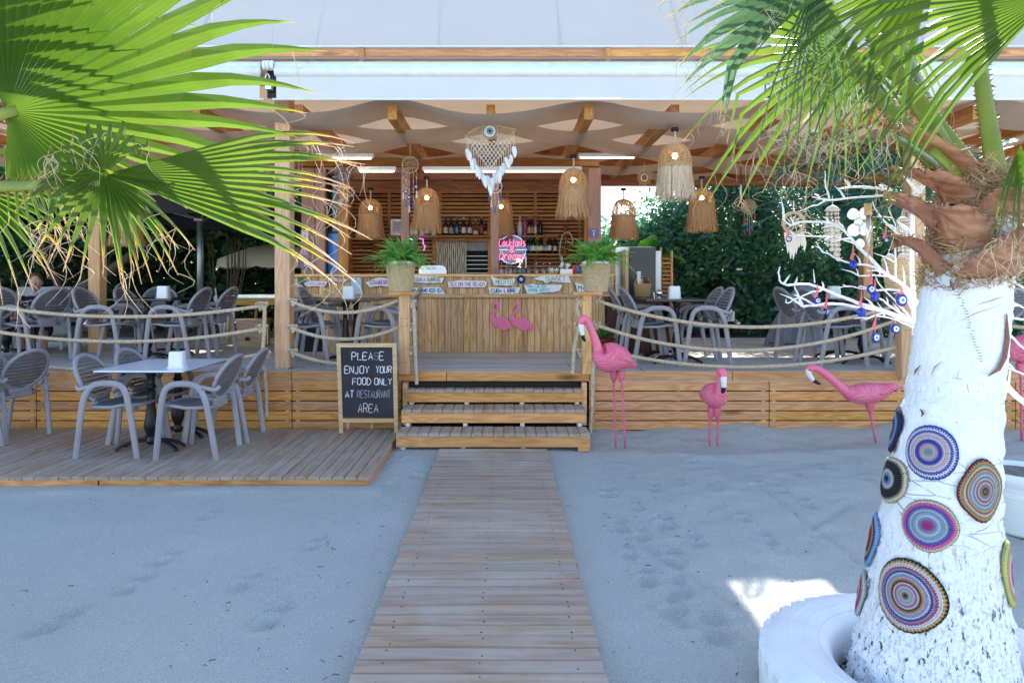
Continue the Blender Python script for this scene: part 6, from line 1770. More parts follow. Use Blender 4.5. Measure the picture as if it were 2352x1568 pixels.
# scars, seam ticks and torn sheath edge on the painted trunk
scar_m = plain('torn_bark', (.24, .09, .055, 1), .8, var=.4, scale=30); tick_m = plain('bark_tick', (.13, .10, .09, 1), .9)
def scar(pts, wd, mt=scar_m):
    A, B, n_ = [], [], len(pts)
    for i, (a, b) in enumerate(pts):
        q = tpt(*tfind(a, b)[:2], .0) ; th, z = tfind(a, b)
        h = wd * (1 if 0 < i < n_ - 1 else .25)
        c0, c1 = pts[max(0, i - 1)], pts[min(n_ - 1, i + 1)]; dx, dy = c1[0] - c0[0], c1[1] - c0[1]; L = math.hypot(dx, dy) or 1
        for lst, s in ((A, 1), (B, -1)):
            lst.append(tpt(*tfind(a - dy / L * h * s, b + dx / L * h * s), .0125))
    MB().strip(A, B).build('bark_scar', mt, palm)
r = random.Random(77)
for k in range(30):
    f = k / 30; x, y = 2198 + 52 * f + r.uniform(-3, 3), 645 + 190 * f
    scar([(x - r.uniform(3, 7), y), (x, y + r.uniform(-1, 1)), (x + r.uniform(2, 5), y + r.uniform(-1, 1))], .9, tick_m)
for k in range(34):
    x, y = r.uniform(2085, 2290), r.uniform(850, 985); v_ = r.random() < .5
    scar([(x, y), (x + (r.uniform(-2, 2) if v_ else r.uniform(8, 22)), y + (r.uniform(6, 14) if v_ else r.uniform(-2, 2)))], r.uniform(.6, 1.1), tick_m)
for pts, wd in (([(2122, 838), (2112, 850), (2108, 862)], 2.2), ([(2168, 828), (2152, 842), (2144, 862)], 1.1), ([(2203, 848), (2198, 870)], 1.3), ([(2188, 866), (2210, 870)], 1.6), ([(2120, 938), (2126, 948), (2122, 956)], 3.2), ([(2195, 967), (2197, 970)], 3.0), ([(2262, 862), (2285, 846), (2298, 820), (2304, 780), (2302, 720)], 4.5), ([(2186, 642), (2190, 655), (2194, 668)], 4.0), ([(2240, 700), (2270, 690), (2296, 680)], .9), ([(2200, 740), (2240, 718), (2290, 700)], .7), ([(2218, 880), (2222, 900)], 1.8), ([(2158, 885), (2160, 900)], 1.8)):
    scar(pts, wd)
m = MB(); r = random.Random(6)
for k in range(1500):
    th = TH0 + r.uniform(-1.9, 1.9); z = r.uniform(1.58, 2.02); a = tpt(th, z, r.uniform(-.01, .02))
    b = a + Vector((math.cos(th), math.sin(th), 0)) * r.uniform(-.09, .09) + V(math.sin(th) * .03, -math.cos(th) * .03, 0) * r.uniform(0, 1) + V(0, 0, r.uniform(-.03, .05))
    c = (a + b) / 2 + V(0, 0, r.uniform(-.02, .02))
    m.tube([a, c, b], [.0022, .0018, .0008], 3, cap=False)
tag(m.build('crown_fibre', plain('crown_fibre', (.44, .29, .16, 1), .9, var=.4), palm), kind='stuff')
CR = Vector((1.77, 2.46, 1.92))                              # heart of the crown
dn = V(-.1, -1, .25)
fan(palm, disp(2425, -15, 2.15), (-.93, .08, -.30), (-.35, -.9, .35), .82, 17, rad(60), .45, .3, 21, 'palm', pet=CR + V(.14, -.05, .02), petr=.035, fil=30)
fan(palm, disp(1950, 112, 3.0), (-.75, .1, -.65), (-.15, -1, .15), .76, 31, rad(235), .42, .22, 22, 'palm', pet=CR + V(-.05, .05, .0), petr=.034, hang=.08, fil=80, lf=lambda a: float(np.interp(a, [-110, 0, 30, 110], [1, 1, .74, .56])))
fan(palm, disp(1930, -60, 2.72), (-.95, .05, -.22), (-.1, -.8, -.5), .72, 15, rad(62), .66, .3, 23, 'palm_blue', pet=CR + V(-.06, .0, .06), petr=.032, fil=60, hang=.15)
fan(palm, disp(1885, -70, 2.5), (-.12, -.1, -1), (-.2, -1, .0), .60, 13, rad(42), .3, .3, 24, 'palm_blue', pet=None, petr=.034, fil=110, hang=.5)
fan(palm, disp(2215, -120, 2.6), (.1, .2, 1), (0, -1, .2), .9, 30, rad(160), .6, .2, 25, 'palm', pet=CR + V(.02, -.02, .02), petr=.03, fil=30)
fan(palm, disp(2600, 40, 2.6), (.8, -.1, -.1), (-.2, -1, .3), .8, 26, rad(190), .55, .5, 26, 'palm', pet=CR + V(.08, .03, .0), petr=.036, fil=40, hang=.3)
fan(palm, disp(2075, 70, 3.2), (-.1, .3, -1), (.1, -1, .1), .40, 14, rad(110), .4, .3, 27, 'palm', pet=CR + V(.0, .1, .0), petr=.03, fil=60, hang=.1)
fan(palm, disp(2140, -75, 2.35), (-.75, -.05, -.55), (-.3, -1, .1), .62, 16, rad(75), .5, .35, 29, 'palm', pet=None, fil=50, hang=.15)
fan(palm, disp(2345, 330, 2.1), (-.12, -.05, -1), (-.5, -1, .1), .30, 6, rad(34), .4, .3, 28, 'palm', pet=None, fil=30)
# cut green petiole stubs
for i, (px, py, d, dx) in enumerate(((2062, 320, 2.62, 0), (2150, 285, 2.5, 0), (2140, 342, 2.4, 0))):
    fr = bpy.data.objects.new('petiole_stub', None); col.objects.link(fr); fr.parent = palm; fr.location = CR
    e = disp(px, py, d) - CR; p = cr([V(0, 0, -.03), e * .5 + V(0, 0, -.015), e], 5)
    sd0 = V(.5, -.8, .3)
    MB().tube(p, [(.011, .048 * (1.15 - .55 * i_ / len(p))) for i_ in range(len(p))], 10, up=sd0).build('stalk', M['petiole'], fr, smooth=True)
    m = MB()
    for q_ in range(26):
        f = .12 + .85 * q_ / 26; q = Vector(p[0]).lerp(e, f) + V(0, 0, -.03 * math.sin(pi * f)); tn = e.normalized(); sd = tn.cross(sd0).normalized()
        if sd.z < 0: sd = -sd
        w_ = .048 * (1.15 - .55 * f); b = q + sd * w_ * .95
        m.tube([b, b + sd * RN.uniform(.01, .022) + tn * RN.uniform(-.012, .012)], [.005, .001], 4)
    tag(m.build('thorns', M['thorn'], fr), kind='stuff')
# ---------------------------------------------------------------- left palm
lp = thing('palm_tree', 'fan palm whose green and drying leaves fill the upper left', 'palm tree', (0, 0, 0))
LC = Vector((-2.75, 2.2, 1.95))
m = MB(); m.lathe([(.34, 0), (.30, .3), (.23, .8), (.19, 1.3), (.17, 1.75), (.12, 1.98), (.03, 2.05)], 40, (LC.x, LC.y, 0), wob=lambda a, z: 1 + .03 * math.sin(a * 9 + z * 14) + .02 * math.sin(z * 60)); m.build('trunk', M['boot'], lp, smooth=True)
fan(lp, disp(18, 256, 2.05), (1, -.02, .10), (-.1, -1, -.28), 1.04, 38, rad(214), .60, .16, 31, 'palm', pet=LC, petr=.03, fil=50, fold=.06, lf=lambda a: float(np.interp(a, [-107, -60, -35, -18, 0], [.36, .40, .50, .78, 1.0])))
fan(lp, disp(238, 400, 1.97), (-.25, -.1, -.9), (.1, -.85, .5), .27, 18, rad(215), .45, .22, 32, 'palm_dry', pet=LC + V(.1, 0, .05), petr=.024, fil=35, hang=.12, fold=-.08)
fan(lp, disp(250, 398, 1.98), (1, .05, -.04), (0, -.9, .42), .76, 15, rad(46), .62, .16, 33, 'palm_dry', pet=None, fil=40)
fan(lp, disp(244, 400, 1.95), (.55, .0, -.8), (0, -.9, .4), .30, 7, rad(50), .45, .2, 37, 'palm_dry', pet=None, fil=12, hang=.15)
fan(lp, disp(240, 398, 1.94), (-.1, .0, .95), (0, -.9, -.4), .24, 9, rad(120), .35, .3, 38, 'palm_dry', pet=None, fil=20, hang=.9)
fan(lp, disp(-60, 430, 2.5), (.6, .1, -.65), (.1, -1, .2), .36, 13, rad(110), .45, .3, 34, 'palm_dry', pet=LC + V(.05, .1, 0), petr=.026, fil=16, hang=.1)
fan(lp, disp(60, 330, 2.9), (.75, .1, -.25), (0, -.9, .5), .42, 13, rad(100), .5, .3, 35, 'palm_dry', pet=LC + V(.05, .15, 0), petr=.026, fil=25, hang=.2)
fan(lp, disp(-160, 80, 2.2), (.55, 0, .8), (-.2, -1, -.2), .9, 26, rad(140), .6, .2, 36, 'palm', pet=LC + V(0, 0, .1), petr=.03, fil=0)
# ================================================================ white branch tree with charms
bt = thing('branch_tree', 'bare white-painted branches fixed to the palm and hung with charms', 'branch ornament', (0, 0, 0))
BD = 2.82
def branch(pts, r0, r1, d0=BD, d1=None, nm='branch'):
    d1 = d1 or d0; n = len(pts)
    w_ = [P(x, y, d0 + (d1 - d0) * i / max(1, n - 1)) for i, (x, y) in enumerate(pts)]
    q = cr([tuple(a) for a in w_], 4); k = len(q)
    q = [tuple(np.array(a) + NP.normal(0, .0018, 3)) for a in q]
    MB().tube(q, [.62 * (r0 + (r1 - r0) * i / (k - 1)) for i in range(k)], 7).build(nm, M['white'], bt, smooth=True)
    rr = random.Random(int(pts[0][0] + pts[-1][1]))
    for i in range(2, k - 1, 2):                           # short twigs
        if rr.random() < .38:
            a = Vector(q[i]); L = rr.uniform(.025, .11); d = Vector((rr.uniform(-1, .1), rr.uniform(-.5, .5), rr.uniform(-.2, 1))).normalized()
            MB().tube([a, a + d * L * .5 + V(.003, 0, .004), a + d * L], [r1 + .0012, r1, .001], 5).build('twig', M['white'], bt)
branch([(2100, 770), (2096, 640), (2096, 467), (2112, 442), (2126, 417)], .0185, .013, 2.9, nm='pole')
for pts, r0, r1 in (([(2091, 480), (2059, 449), (2029, 434), (1981, 429), (1924, 433)], .012, .006), ([(2041, 446), (1976, 453), (1904, 459), (1864, 452)], .008, .004), ([(1904, 458), (1898, 430), (1894, 392)], .006, .003),
                    ([(1899, 462), (1870, 474), (1834, 486)], .006, .003), ([(2114, 702), (2076, 657), (2029, 624), (1971, 567), (1939, 529), (1904, 512), (1839, 511), (1811, 516), (1796, 487)], .015, .004),
                    ([(1966, 562), (1914, 544), (1829, 542), (1824, 534)], .006, .003), ([(2078, 656), (2004, 612), (1951, 604), (1904, 584), (1886, 574), (1874, 554)], .009, .003),
                    ([(2110, 742), (2039, 717), (1976, 697), (1889, 664), (1851, 652), (1801, 654), (1789, 632), (1791, 612)], .014, .004), ([(2112, 749), (2014, 712), (1914, 697), (1846, 704), (1836, 687), (1824, 654)], .013, .004),
                    ([(1892, 666), (1846, 678), (1809, 696), (1806, 687)], .006, .0025), ([(2108, 699), (2059, 642), (2021, 632), (1976, 634), (1966, 619)], .009, .003), ([(2086, 554), (2039, 517), (2014, 484), (2004, 462)], .008, .003),
                    ([(2059, 644), (2056, 567), (2059, 529), (2036, 464)], .007, .003), ([(2092, 730), (2051, 687), (2019, 652), (2012, 632)], .007, .0025), ([(2066, 667), (1976, 662), (1936, 653)], .007, .0025), ([(1872, 650), (1868, 620)], .005, .002),
                    ([(2090, 735), (2040, 700), (2000, 672), (1975, 655)], .008, .003), ([(2112, 760), (2060, 735), (2010, 726), (1985, 735)], .008, .003)):
    branch(pts, r0, r1)
for pts, r0, r1 in (([(2300, 700), (2325, 640), (2380, 600)], .01, .004), ([(2305, 632), (2340, 655), (2420, 690)], .009, .004), ([(2300, 720), (2350, 735), (2420, 745)], .009, .004), ([(2300, 700), (2340, 700), (2430, 760)], .009, .004),
                    ([(2305, 750), (2340, 790), (2420, 850)], .009, .004), ([(2296, 868), (2352, 925), (2420, 985)], .019, .016), ([(2300, 835), (2330, 850), (2420, 890)], .008, .004), ([(2320, 850), (2318, 900), (2340, 912)], .006, .003)):
    branch(pts, r0, r1, 2.62)
# eye charms on pink ribbons
rib = plain('pink_ribbon', (.70, .16, .20, 1), .7)
CH = [(1960, 607, 9.5, 560, 0, 'plain blue glass disc on a ribbon in the middle of the white branches'), (2001, 664, 11.5, 620, 1, 'blue evil eye charm hanging before a plain disc among the branches'), (2010, 680, 11.5, 640, 0, 'plain blue glass disc just behind an evil eye charm'),
      (2071, 689, 15, 655, 1, 'largest blue evil eye charm near the white pole'), (1979, 717, 11.5, 666, 0, 'plain blue glass disc hanging low in the branches'), (1878, 690, 9, 652, 1, 'blue evil eye charm on the left part of the branches'),
      (1899, 717, 9, 672, 1, 'narrow blue evil eye charm turned sideways at lower left'), (2011, 775, 13, 712, 1, 'lowest blue evil eye charm on a long pink ribbon'), (2057, 755, 12, 738, 1, 'blue evil eye charm low beside the palm trunk'),
      (1812, 549, 7, 518, 1, 'small blue evil eye charm at the far left branch tip'), (2035, 551, 6, 516, 1, 'small blue evil eye charm high beside the white pole'), (2318, 660, 11, 632, 1, 'blue evil eye charm right of the palm trunk')]
for (x, y, r_, y0, eye, lab) in CH:
    d = 2.78 if x < 2200 else 2.58; O = P(x, y, d); s = d / F
    t = thing('evil_eye_charm', lab, 'charm', O, 0, 'evil eye charms on the white branches')
    tw = 1.0 if 'sideways' in lab else RN.uniform(-.35, .35)
    if eye: eyecharm(t, (0, 0, 0), r_ * s, (math.sin(tw), -math.cos(tw), 0))
    else: MB().lathe([(r_ * s * .85, -.003), (r_ * s, 0), (r_ * s * .85, .004), (.001, .005)], 18).build('glass_disc', M['eyeblue'], t, (0, 0, 0), (pi / 2, 0, 0), smooth=True)
    h = (y - y0) * s
    MB().strip([(-.003, .002, r_ * s * .8), (-.004, .002, h * .6), (-.001, .002, h)], [(.003, .003, r_ * s * .8), (.004, .002, h * .6), (.002, .002, h)]).build('ribbon', rib, t)
    MB().strip([(0, -.002, h * .75), (-.010, -.004, h * .75 - .02), (-.016, -.002, h * .75 - .04)], [(.004, -.002, h * .75), (-.004, -.004, h * .75 - .024), (-.008, -.002, h * .75 - .046)]).build('bow', rib, t)
# wind chimes
shellm = plain('sea_shell', (.66, .58, .50, 1), .5, var=.2, scale=40); capiz = leafmat('capiz', (.50, .52, .54, 1), (.62, .63, .65, 1), .4, .25, 8)
def chime(label, px, py, d, n1, n2, sc_=1.0):
    s = d / F * sc_; O = P(px, py, d); t = thing('shell_chime', label, 'wind chime', O)
    MB().lathe([(.001, .0), (10 * s, -4 * s), (16 * s, -11 * s), (17 * s, -14 * s), (14 * s, -13 * s)], 16).build('top_shell', shellm, t, smooth=True)
    MB().tube([(0, 0, 0), (0, 0, 22 * s)], .0015, 4).build('hanger_cord', M['cord'], t)
    r = random.Random(int(px))
    for k in range(9):
        a = 2 * pi * k / 9; x, y = 13 * s * math.cos(a), 13 * s * math.sin(a); L = (70 + 45 * (math.cos(a + .8) * .5 + .5)) * s
        MB().tube([(x, y, -13 * s), (x, y, -13 * s - L)], .0008, 4).build('string', M['cord'], t)
        z = 20 * s
        while z < L + 10 * s:
            big = z > 45 * s
            q = r.uniform(3, 4) * s if not big else r.uniform(4.5, 6.5) * s
            MB().lathe([(.0005, q * 1.4), (q * .8, q * .3), (q, -q * .2), (q * .5, -q * .9)] if big else [(.0005, q * .5), (q, 0), (q * .6, -q * .4)], 7).build('shell', shellm, t, (x + r.uniform(-1, 1) * s, y, -z), (r.uniform(-.4, .4), r.uniform(-.4, .4), 0), smooth=True)
            z += (9 if not big else 11) * s
chime('shell wind chime with dome top hanging left among the white branches', 1912, 471, 3.0, 3, 4)
chime('shell wind chime hanging behind the white pole', 2074, 497, 3.1, 3, 4, .85)
t = thing('capiz_chime', 'chime of round translucent capiz discs hanging from the top branch', 'wind chime', P(1976, 470, 3.02)); s = 3.02 / F
for (dx, dy, a, b) in ((-16, -22, 16, 13), (14, -20, 17, 14), (-14, -58, 17, 15), (14, -56, 18, 15), (2, -90, 12, 12), (-4, -40, 12, 10)):
    MB().lathe([(1, -.0008), (1, .0008)], 20, wob=lambda q, z, o=dx: 1 + .05 * math.sin(3 * q + o)).build('capiz_disc', capiz, t, (dx * s, .01 * (dx > 0), dy * s), (pi / 2 + .1, 0, .2)).scale = (a * s, b * s, 1)
MB().lathe([(7.5 * s, 0), (7.8 * s, 14 * s), (7.5 * s, 27 * s)], 12).build('bamboo_top', M['wicker_dk'], t, (9 * s, -.03, -26 * s), smooth=True)
for k, L in enumerate((64, 72, 80, 60)):
    MB().tube([((6 + 2.5 * k) * s, -.03, -26 * s), ((6 + 2.5 * k) * s, -.03, -(26 + L) * s)], 1.8 * s, 7).build('metal_tube', M['steel'], t, smooth=True)
MB().tube([(8 * s, -.03, -100 * s), (8 * s, -.03, -150 * s)], .0008, 4).build('cord', M['cord'], t)
MB().lathe([(.001, 8 * s), (4.5 * s, 0), (3 * s, -6 * s), (.001, -9 * s)], 10).build('striker', M['wicker_dk'], t, (8 * s, -.03, -152 * s), smooth=True)
tcd = catcher('dreamcatcher', 'small green glass hoop with pale feathers at the far left branch', 1823, 512, 2.9, .045, M['jute'], [], 1, hang=.05)
for k in range(7): feather(tcd, (-.035 + .012 * k, 0, -.04), .09 + .03 * math.sin(k), .008, M['cord'])
t = thing('hanging_basket', 'pale wicker basket with shells behind the white pole', 'basket', P(2078, 668, 3.3))
m = MB(); weave(m, .075, .095, .16, 16, 26, .005); m.build('basket_weave', M['wicker'], t, smooth=True)
for k in range(7): MB().ball((.07 * math.cos(k), .07 * math.sin(k), .165), .018, 8, 6).build('shell', shellm, t, smooth=True)
for k in range(3): MB().tube([(.09 * math.cos(2.1 * k), .09 * math.sin(2.1 * k), .16), (0, 0, .42)], .0015, 4).build('cord', M['cord'], t)
# white plant pot at the right edge
t = thing('white_pot', 'large white plastic plant pot at the right picture edge', 'plant pot', (P(2376, 1180, 4.25).x, 4.35, 0))
MB().lathe([(.155, 0), (.17, .02), (.205, .30), (.215, .32), (.235, .34), (.24, .385), (.232, .40), (.215, .395), (.205, .36)], 40).build('pot', M['whiteplastic'], t, smooth=True)
for z in (.25, .265): MB().tube([((.17 + .117 * z) * 1.004 * math.cos(a), (.17 + .117 * z) * 1.004 * math.sin(a), z) for a in np.linspace(0, 6.2832, 40)], .003, 5, cap=False).build('groove', M['whiteplastic'], t, smooth=True)
MB().lathe([(.21, .37), (.1, .38), (.005, .385)], 24).build('soil', plain('grey_soil', (.20, .18, .15, 1), .95, var=.6, scale=50, bump=.8, bd=.02), t)
# ================================================================ the yard behind: ground, wall, hedges
g = MB(); g.box((0, 31.5, .3), (60, 40, .6))
tag(g.build('yard', plain('yard_earth', (.16, .13, .10, 1), .95, var=.4, scale=2, bump=.5, bd=.03, bscale=20)), kind='structure')
def leafmesh(name, pos, size, mt, seed, up=.35, aspect=.45, nm=None):
    """leaf-sized folded blades at the given points, one mesh"""
    r = np.random.default_rng(seed); n = len(pos)
    d = r.normal(0, 1, (n, 3)); d[:, 2] = d[:, 2] * .6 - .1; d /= np.linalg.norm(d, axis=1)[:, None]
    nr = r.normal(0, 1, (n, 3)) + np.array([0, -.25, up * 3]); sd = np.cross(d, nr); sd /= np.linalg.norm(sd, axis=1)[:, None] + 1e-9
    nn = np.cross(sd, d)
    L = size * r.uniform(.65, 1.25, (n, 1)); W_ = L * aspect
    v = np.stack([pos, pos + d * L * .5 + sd * W_ * .5 + nn * W_ * .14, pos + d * L, pos + d * L * .5 - sd * W_ * .5 + nn * W_ * .14], 1).reshape(-1, 3).astype(np.float32)
    i = (np.arange(n) * 4)[:, None]
    q = np.concatenate([i + [0, 1, 2], i + [0, 2, 3]], 1).reshape(-1, 3).astype(np.int32)
    me = bpy.data.meshes.new(name); me.vertices.add(len(v)); me.vertices.foreach_set('co', v.ravel())
    me.loops.add(q.size); me.loops.foreach_set('vertex_index', q.ravel())
    me.polygons.add(len(q)); me.polygons.foreach_set('loop_start', np.arange(0, q.size, 3, dtype=np.int32))
    for m_ in (mt if isinstance(mt, list) else [mt]): me.materials.append(m_)
    if isinstance(mt, list):
        k = r.integers(0, len(mt), n); me.polygons.foreach_set('material_index', np.repeat(k, 2).astype(np.int32))
    me.update(calc_edges=True)
    return me
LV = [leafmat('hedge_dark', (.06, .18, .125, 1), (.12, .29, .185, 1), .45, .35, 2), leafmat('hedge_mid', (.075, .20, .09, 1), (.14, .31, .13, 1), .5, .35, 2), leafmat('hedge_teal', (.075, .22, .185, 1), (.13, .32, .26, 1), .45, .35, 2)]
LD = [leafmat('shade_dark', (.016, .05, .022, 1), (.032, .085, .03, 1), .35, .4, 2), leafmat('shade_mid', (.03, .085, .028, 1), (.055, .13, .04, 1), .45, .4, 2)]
barkm = plain('grey_bark', (.10, .075, .055, 1), .9, var=.4, scale=20, bump=.6, bd=.01)
def shrub(name, label, c, rad3, nclump, per, size, mats, seed, stems=4, cat='shrub', grp=None, aspect=.45, flowers=None):
    r = np.random.default_rng(seed); c = np.array(c, float); rad3 = np.array(rad3)
    t = thing(name, label, cat, (float(c[0]), float(c[1]), .6), 0, grp)
    o = np.array([c[0], c[1], .6])
    p = r.normal(0, 1, (nclump, 3)); p /= np.linalg.norm(p, axis=1)[:, None]; p *= r.uniform(.35, 1.0, (nclump, 1)) ** .6
    cl = c + p * rad3
    cs = r.uniform(.16, .34, nclump) * min(rad3[0], 1.3)
    pos = np.concatenate([cl[i] + r.normal(0, 1, (per, 3)) * cs[i] * [1, .8, .75] for i in range(nclump)])
    pos = pos[pos[:, 2] > .62] - o
    ob('crown', leafmesh('crown', pos, size, mats, seed + 1, aspect=aspect), t)
    for k in range(stems):
        e = cl[r.integers(nclump)] - o; b = np.array([r.normal(0, .18), r.normal(0, .12), 0])
        mid = b * .5 + e * .45 + np.array([r.normal(0, .1), 0, .15])
        q = cr([tuple(b), tuple(mid), tuple(e)], 5)
        MB().tube(q, [.045 - .032 * i / (len(q) - 1) for i in range(len(q))], 7).build('stem', barkm, t, smooth=True)
    if flowers:
        n, mt = flowers
        ix = r.integers(0, len(pos), n)
        ob('flowers', leafmesh('flowers', np.repeat(pos[ix], 5, 0) + r.normal(0, .025, (n * 5, 3)), .06, mt, seed + 5, aspect=.9), t)
    return t
GH = 'hedge shrubs behind the deck'
fl_p = plain('mauve_petal', (.50, .28, .60, 1), .7); fl_r = plain('rust_seed', (.20, .06, .03, 1), .8)
shrub('hedge_shrub', 'dense dark shrub just right of the bar hut behind the fridge', (2.75, 13.2, 1.7), (1.0, .6, 1.2), 105, 190, .125, LV, 51, 5, grp=GH)
shrub('hedge_shrub', 'dense dark shrub in the middle of the right hedge above the pale wall', (4.15, 13.3, 2.4), (1.25, .6, 1.9), 130, 190, .125, LV, 52, 5, grp=GH, flowers=(14, fl_p))
shrub('hedge_shrub', 'tall dark shrub with rust-brown seed heads right of the hedge middle', (6.0, 12.9, 2.3), (1.2, .6, 1.9), 130, 180, .14, LV, 53, 5, grp=GH, aspect=.22, flowers=(60, fl_r))
shrub('hedge_shrub', 'dark shrub behind the white branches and the wind chimes', (7.7, 12.7, 2.4), (1.2, .7, 2.0), 120, 160, .14, LV, 54, 4, grp=GH, aspect=.25)
shrub('hedge_shrub', 'dark shrub at the right picture edge beyond the palm', (9.6, 12.6, 2.4), (1.3, .8, 2.0), 90, 120, .18, LV, 55, 4, grp=GH)
shrub('hedge_shrub', 'low shrub at the foot of the hedge behind the parked motorcycle', (5.3, 13.0, 1.2), (1.6, .4, .7), 60, 110, .16, LV, 56, 0, grp=GH)
shrub('hedge_shrub', 'low shrub behind the grey tarpaulin', (7.6, 12.4, 1.2), (1.6, .4, .7), 60, 110, .16, LV, 57, 0, grp=GH)
GL_ = 'shaded trees behind the left deck'
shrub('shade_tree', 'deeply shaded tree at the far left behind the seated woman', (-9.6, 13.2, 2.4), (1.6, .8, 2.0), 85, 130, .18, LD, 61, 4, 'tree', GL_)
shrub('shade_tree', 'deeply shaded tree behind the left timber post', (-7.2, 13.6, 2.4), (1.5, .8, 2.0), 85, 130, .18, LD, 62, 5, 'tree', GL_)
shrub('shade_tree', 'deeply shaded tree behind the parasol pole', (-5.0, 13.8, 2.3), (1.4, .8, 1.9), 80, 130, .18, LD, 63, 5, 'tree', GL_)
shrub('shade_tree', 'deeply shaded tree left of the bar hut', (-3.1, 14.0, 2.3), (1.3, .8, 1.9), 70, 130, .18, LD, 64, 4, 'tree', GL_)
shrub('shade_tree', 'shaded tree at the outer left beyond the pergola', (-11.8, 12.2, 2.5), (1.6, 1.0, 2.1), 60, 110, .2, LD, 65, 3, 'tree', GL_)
shrub('back_tree', 'leafy tree mass standing behind the bar hut roof', (-.6, 15.6, 2.4), (2.4, .8, 2.0), 80, 110, .2, LD, 66, 4, 'tree')
shrub('back_tree', 'wide leafy tree further back behind the right hedge', (5.0, 15.8, 1.7), (4.2, .7, 1.3), 170, 150, .2, LV, 67, 5, 'tree')
shrub('back_tree', 'wide leafy tree further back behind the left trees', (-8.0, 16.0, 2.6), (4.4, .8, 2.2), 200, 130, .22, LD, 68, 5, 'tree')
# leaning bare trunks on the left
t = thing('leaning_trunk', 'thick bare tree trunk leaning across the shade at far left', 'tree trunk', (-7.6, 12.0, .6))
MB().tube(cr([(-.9, 0, 0), (-.3, .1, .7), (.5, .1, 1.2), (1.5, .2, 2.0)], 6), [.13 - .0035 * i for i in range(19)], 9).build('trunk', barkm, t, smooth=True)
MB().tube(cr([(-.3, .1, .7), (-.7, .2, 1.5), (-.8, .1, 2.3)], 6), [.07 - .003 * i for i in range(13)], 8).build('limb', barkm, t, smooth=True)
# pale plaster wall low behind the hedge
t = thing('plaster_wall', 'pale grey plaster wall glimpsed low behind the hedge', 'wall', (5.0, 14.6, .6))
MB().box((0, 0, .55), (7.5, .2, 1.1)).build('render_coat', plain('plaster', (.42, .45, .47, 1), .9, bump=.5, bd=.01), t)
MB().box((0, 0, 1.13), (7.6, .28, .07)).build('coping', plain('plaster_cap', (.48, .49, .50, 1), .9), t)
# banana plant
t = thing('banana_plant', 'banana plant with bright green sunlit leaves right of the bar hut', 'plant', (2.35, 12.3, .6))
bl_ = leafmat('banana_green', (.10, .30, .04, 1), (.18, .42, .07, 1), .5, .35, 3)
for i, (a, e, L, w_) in enumerate(((-.9, 1.15, 1.5, .22), (.35, 1.25, 1.5, .2), (1.5, 1.1, 1.4, .22), (-2.2, .9, 1.4, .22), (2.6, 1.2, 1.3, .2), (-.1, .75, 1.3, .2))):
    m = MB(); d = Vector((math.cos(a), math.sin(a) * .5, 0)); sdv = Vector((-math.sin(a), math.cos(a), 0)).normalized(); A, B, C = [], [], []
    for f in np.linspace(0, 1, 12):
        q = d * (L * f * math.cos(e)) + V(0, 0, 1.1 + L * (math.sin(e) * f - .45 * f ** 3))
        h = w_ * math.sin(pi * min(1, .06 + .94 * f)) ** .55 * (1 + .08 * math.sin(f * 40))
        A.append(q + sdv * h - V(0, 0, .06)); B.append(q); C.append(q - sdv * h - V(0, 0, .06))
    m.strip(A, B); m.strip(B, C); m.build('leaf', bl_, t, smooth=True)
MB().tube([(0, 0, 0), (.02, 0, .6), (0, 0, 1.15)], [.09, .07, .04], 10).build('stalk', M['petiole'], t, smooth=True)
# ---------------------------------------------------------------- feathery blue-green tree at right
t = thing('feathery_tree', 'blue-green tree with feathery leaves reaching under the pergola at right', 'tree', (4.95, 8.22, DZ))
ft = [leafmat('feather_teal', (.09, .28, .26, 1), (.18, .42, .38, 1), .35, .4, 3), leafmat('feather_green', (.09, .27, .16, 1), (.17, .38, .22, 1), .35, .4, 3)]
r = random.Random(12)
MB().tube(cr([(.4, .3, 0), (.3, .2, 1.0), (.1, .1, 1.9), (-.1, 0, 2.6)], 5), [.08 - .003 * i for i in range(16)], 9).build('trunk', barkm, t, smooth=True)
m = [MB(), MB()]
for k in range(19):
    a0 = V(-.05, -.1, 1.6 + r.uniform(0, .85)); L = r.uniform(.8, 2.0); ang = r.uniform(2.7, 3.7) if k < 15 else r.uniform(-1, 1.2)
    dv = Vector((math.cos(ang), math.sin(ang) * .55 - .1, r.uniform(-.2, .22))).normalized()
    br_ = [a0 + dv * (L * f) + V(0, 0, .28 * f - .42 * f * f) for f in np.linspace(0, 1, 8)]
    MB().tube(br_, [.016 - .0018 * i for i in range(8)], 6).build('limb', barkm, t, smooth=True)
    for j in range(44):
        f = .2 + .8 * r.random(); p0 = br_[min(7, int(f * 7))] + V(r.uniform(-.08, .08), r.uniform(-.1, .1), r.uniform(-.06, .1))
        aa = ang + r.uniform(-1.1, 1.1); fv = Vector((math.cos(aa), math.sin(aa) * .7, r.uniform(-.5, .25))).normalized(); fl = r.uniform(.22, .42)
        sdv = fv.cross(V(0, 0, 1)).normalized()
        for i in range(1, 15):
            q = p0 + fv * (fl * i / 14) - V(0, 0, .12 * fl * (i / 14) ** 2)
            for sg in (-1, 1):
                w_ = .07 * math.sin(pi * (.15 + .8 * i / 15)); M_ = m[(k + j) % 2]; i0 = len(M_.v)
                M_.v += [tuple(q), tuple(q + sdv * (sg * w_ * .5) + fv * .013 - V(0, 0, .003)), tuple(q + sdv * (sg * w_) + fv * .003 - V(0, 0, .012)), tuple(q + sdv * (sg * w_ * .5) - fv * .010 - V(0, 0, .003))]
                M_.face((i0, i0 + 1, i0 + 2, i0 + 3))
for q, mt in zip(m, ft): q.build('crown', mt, t)
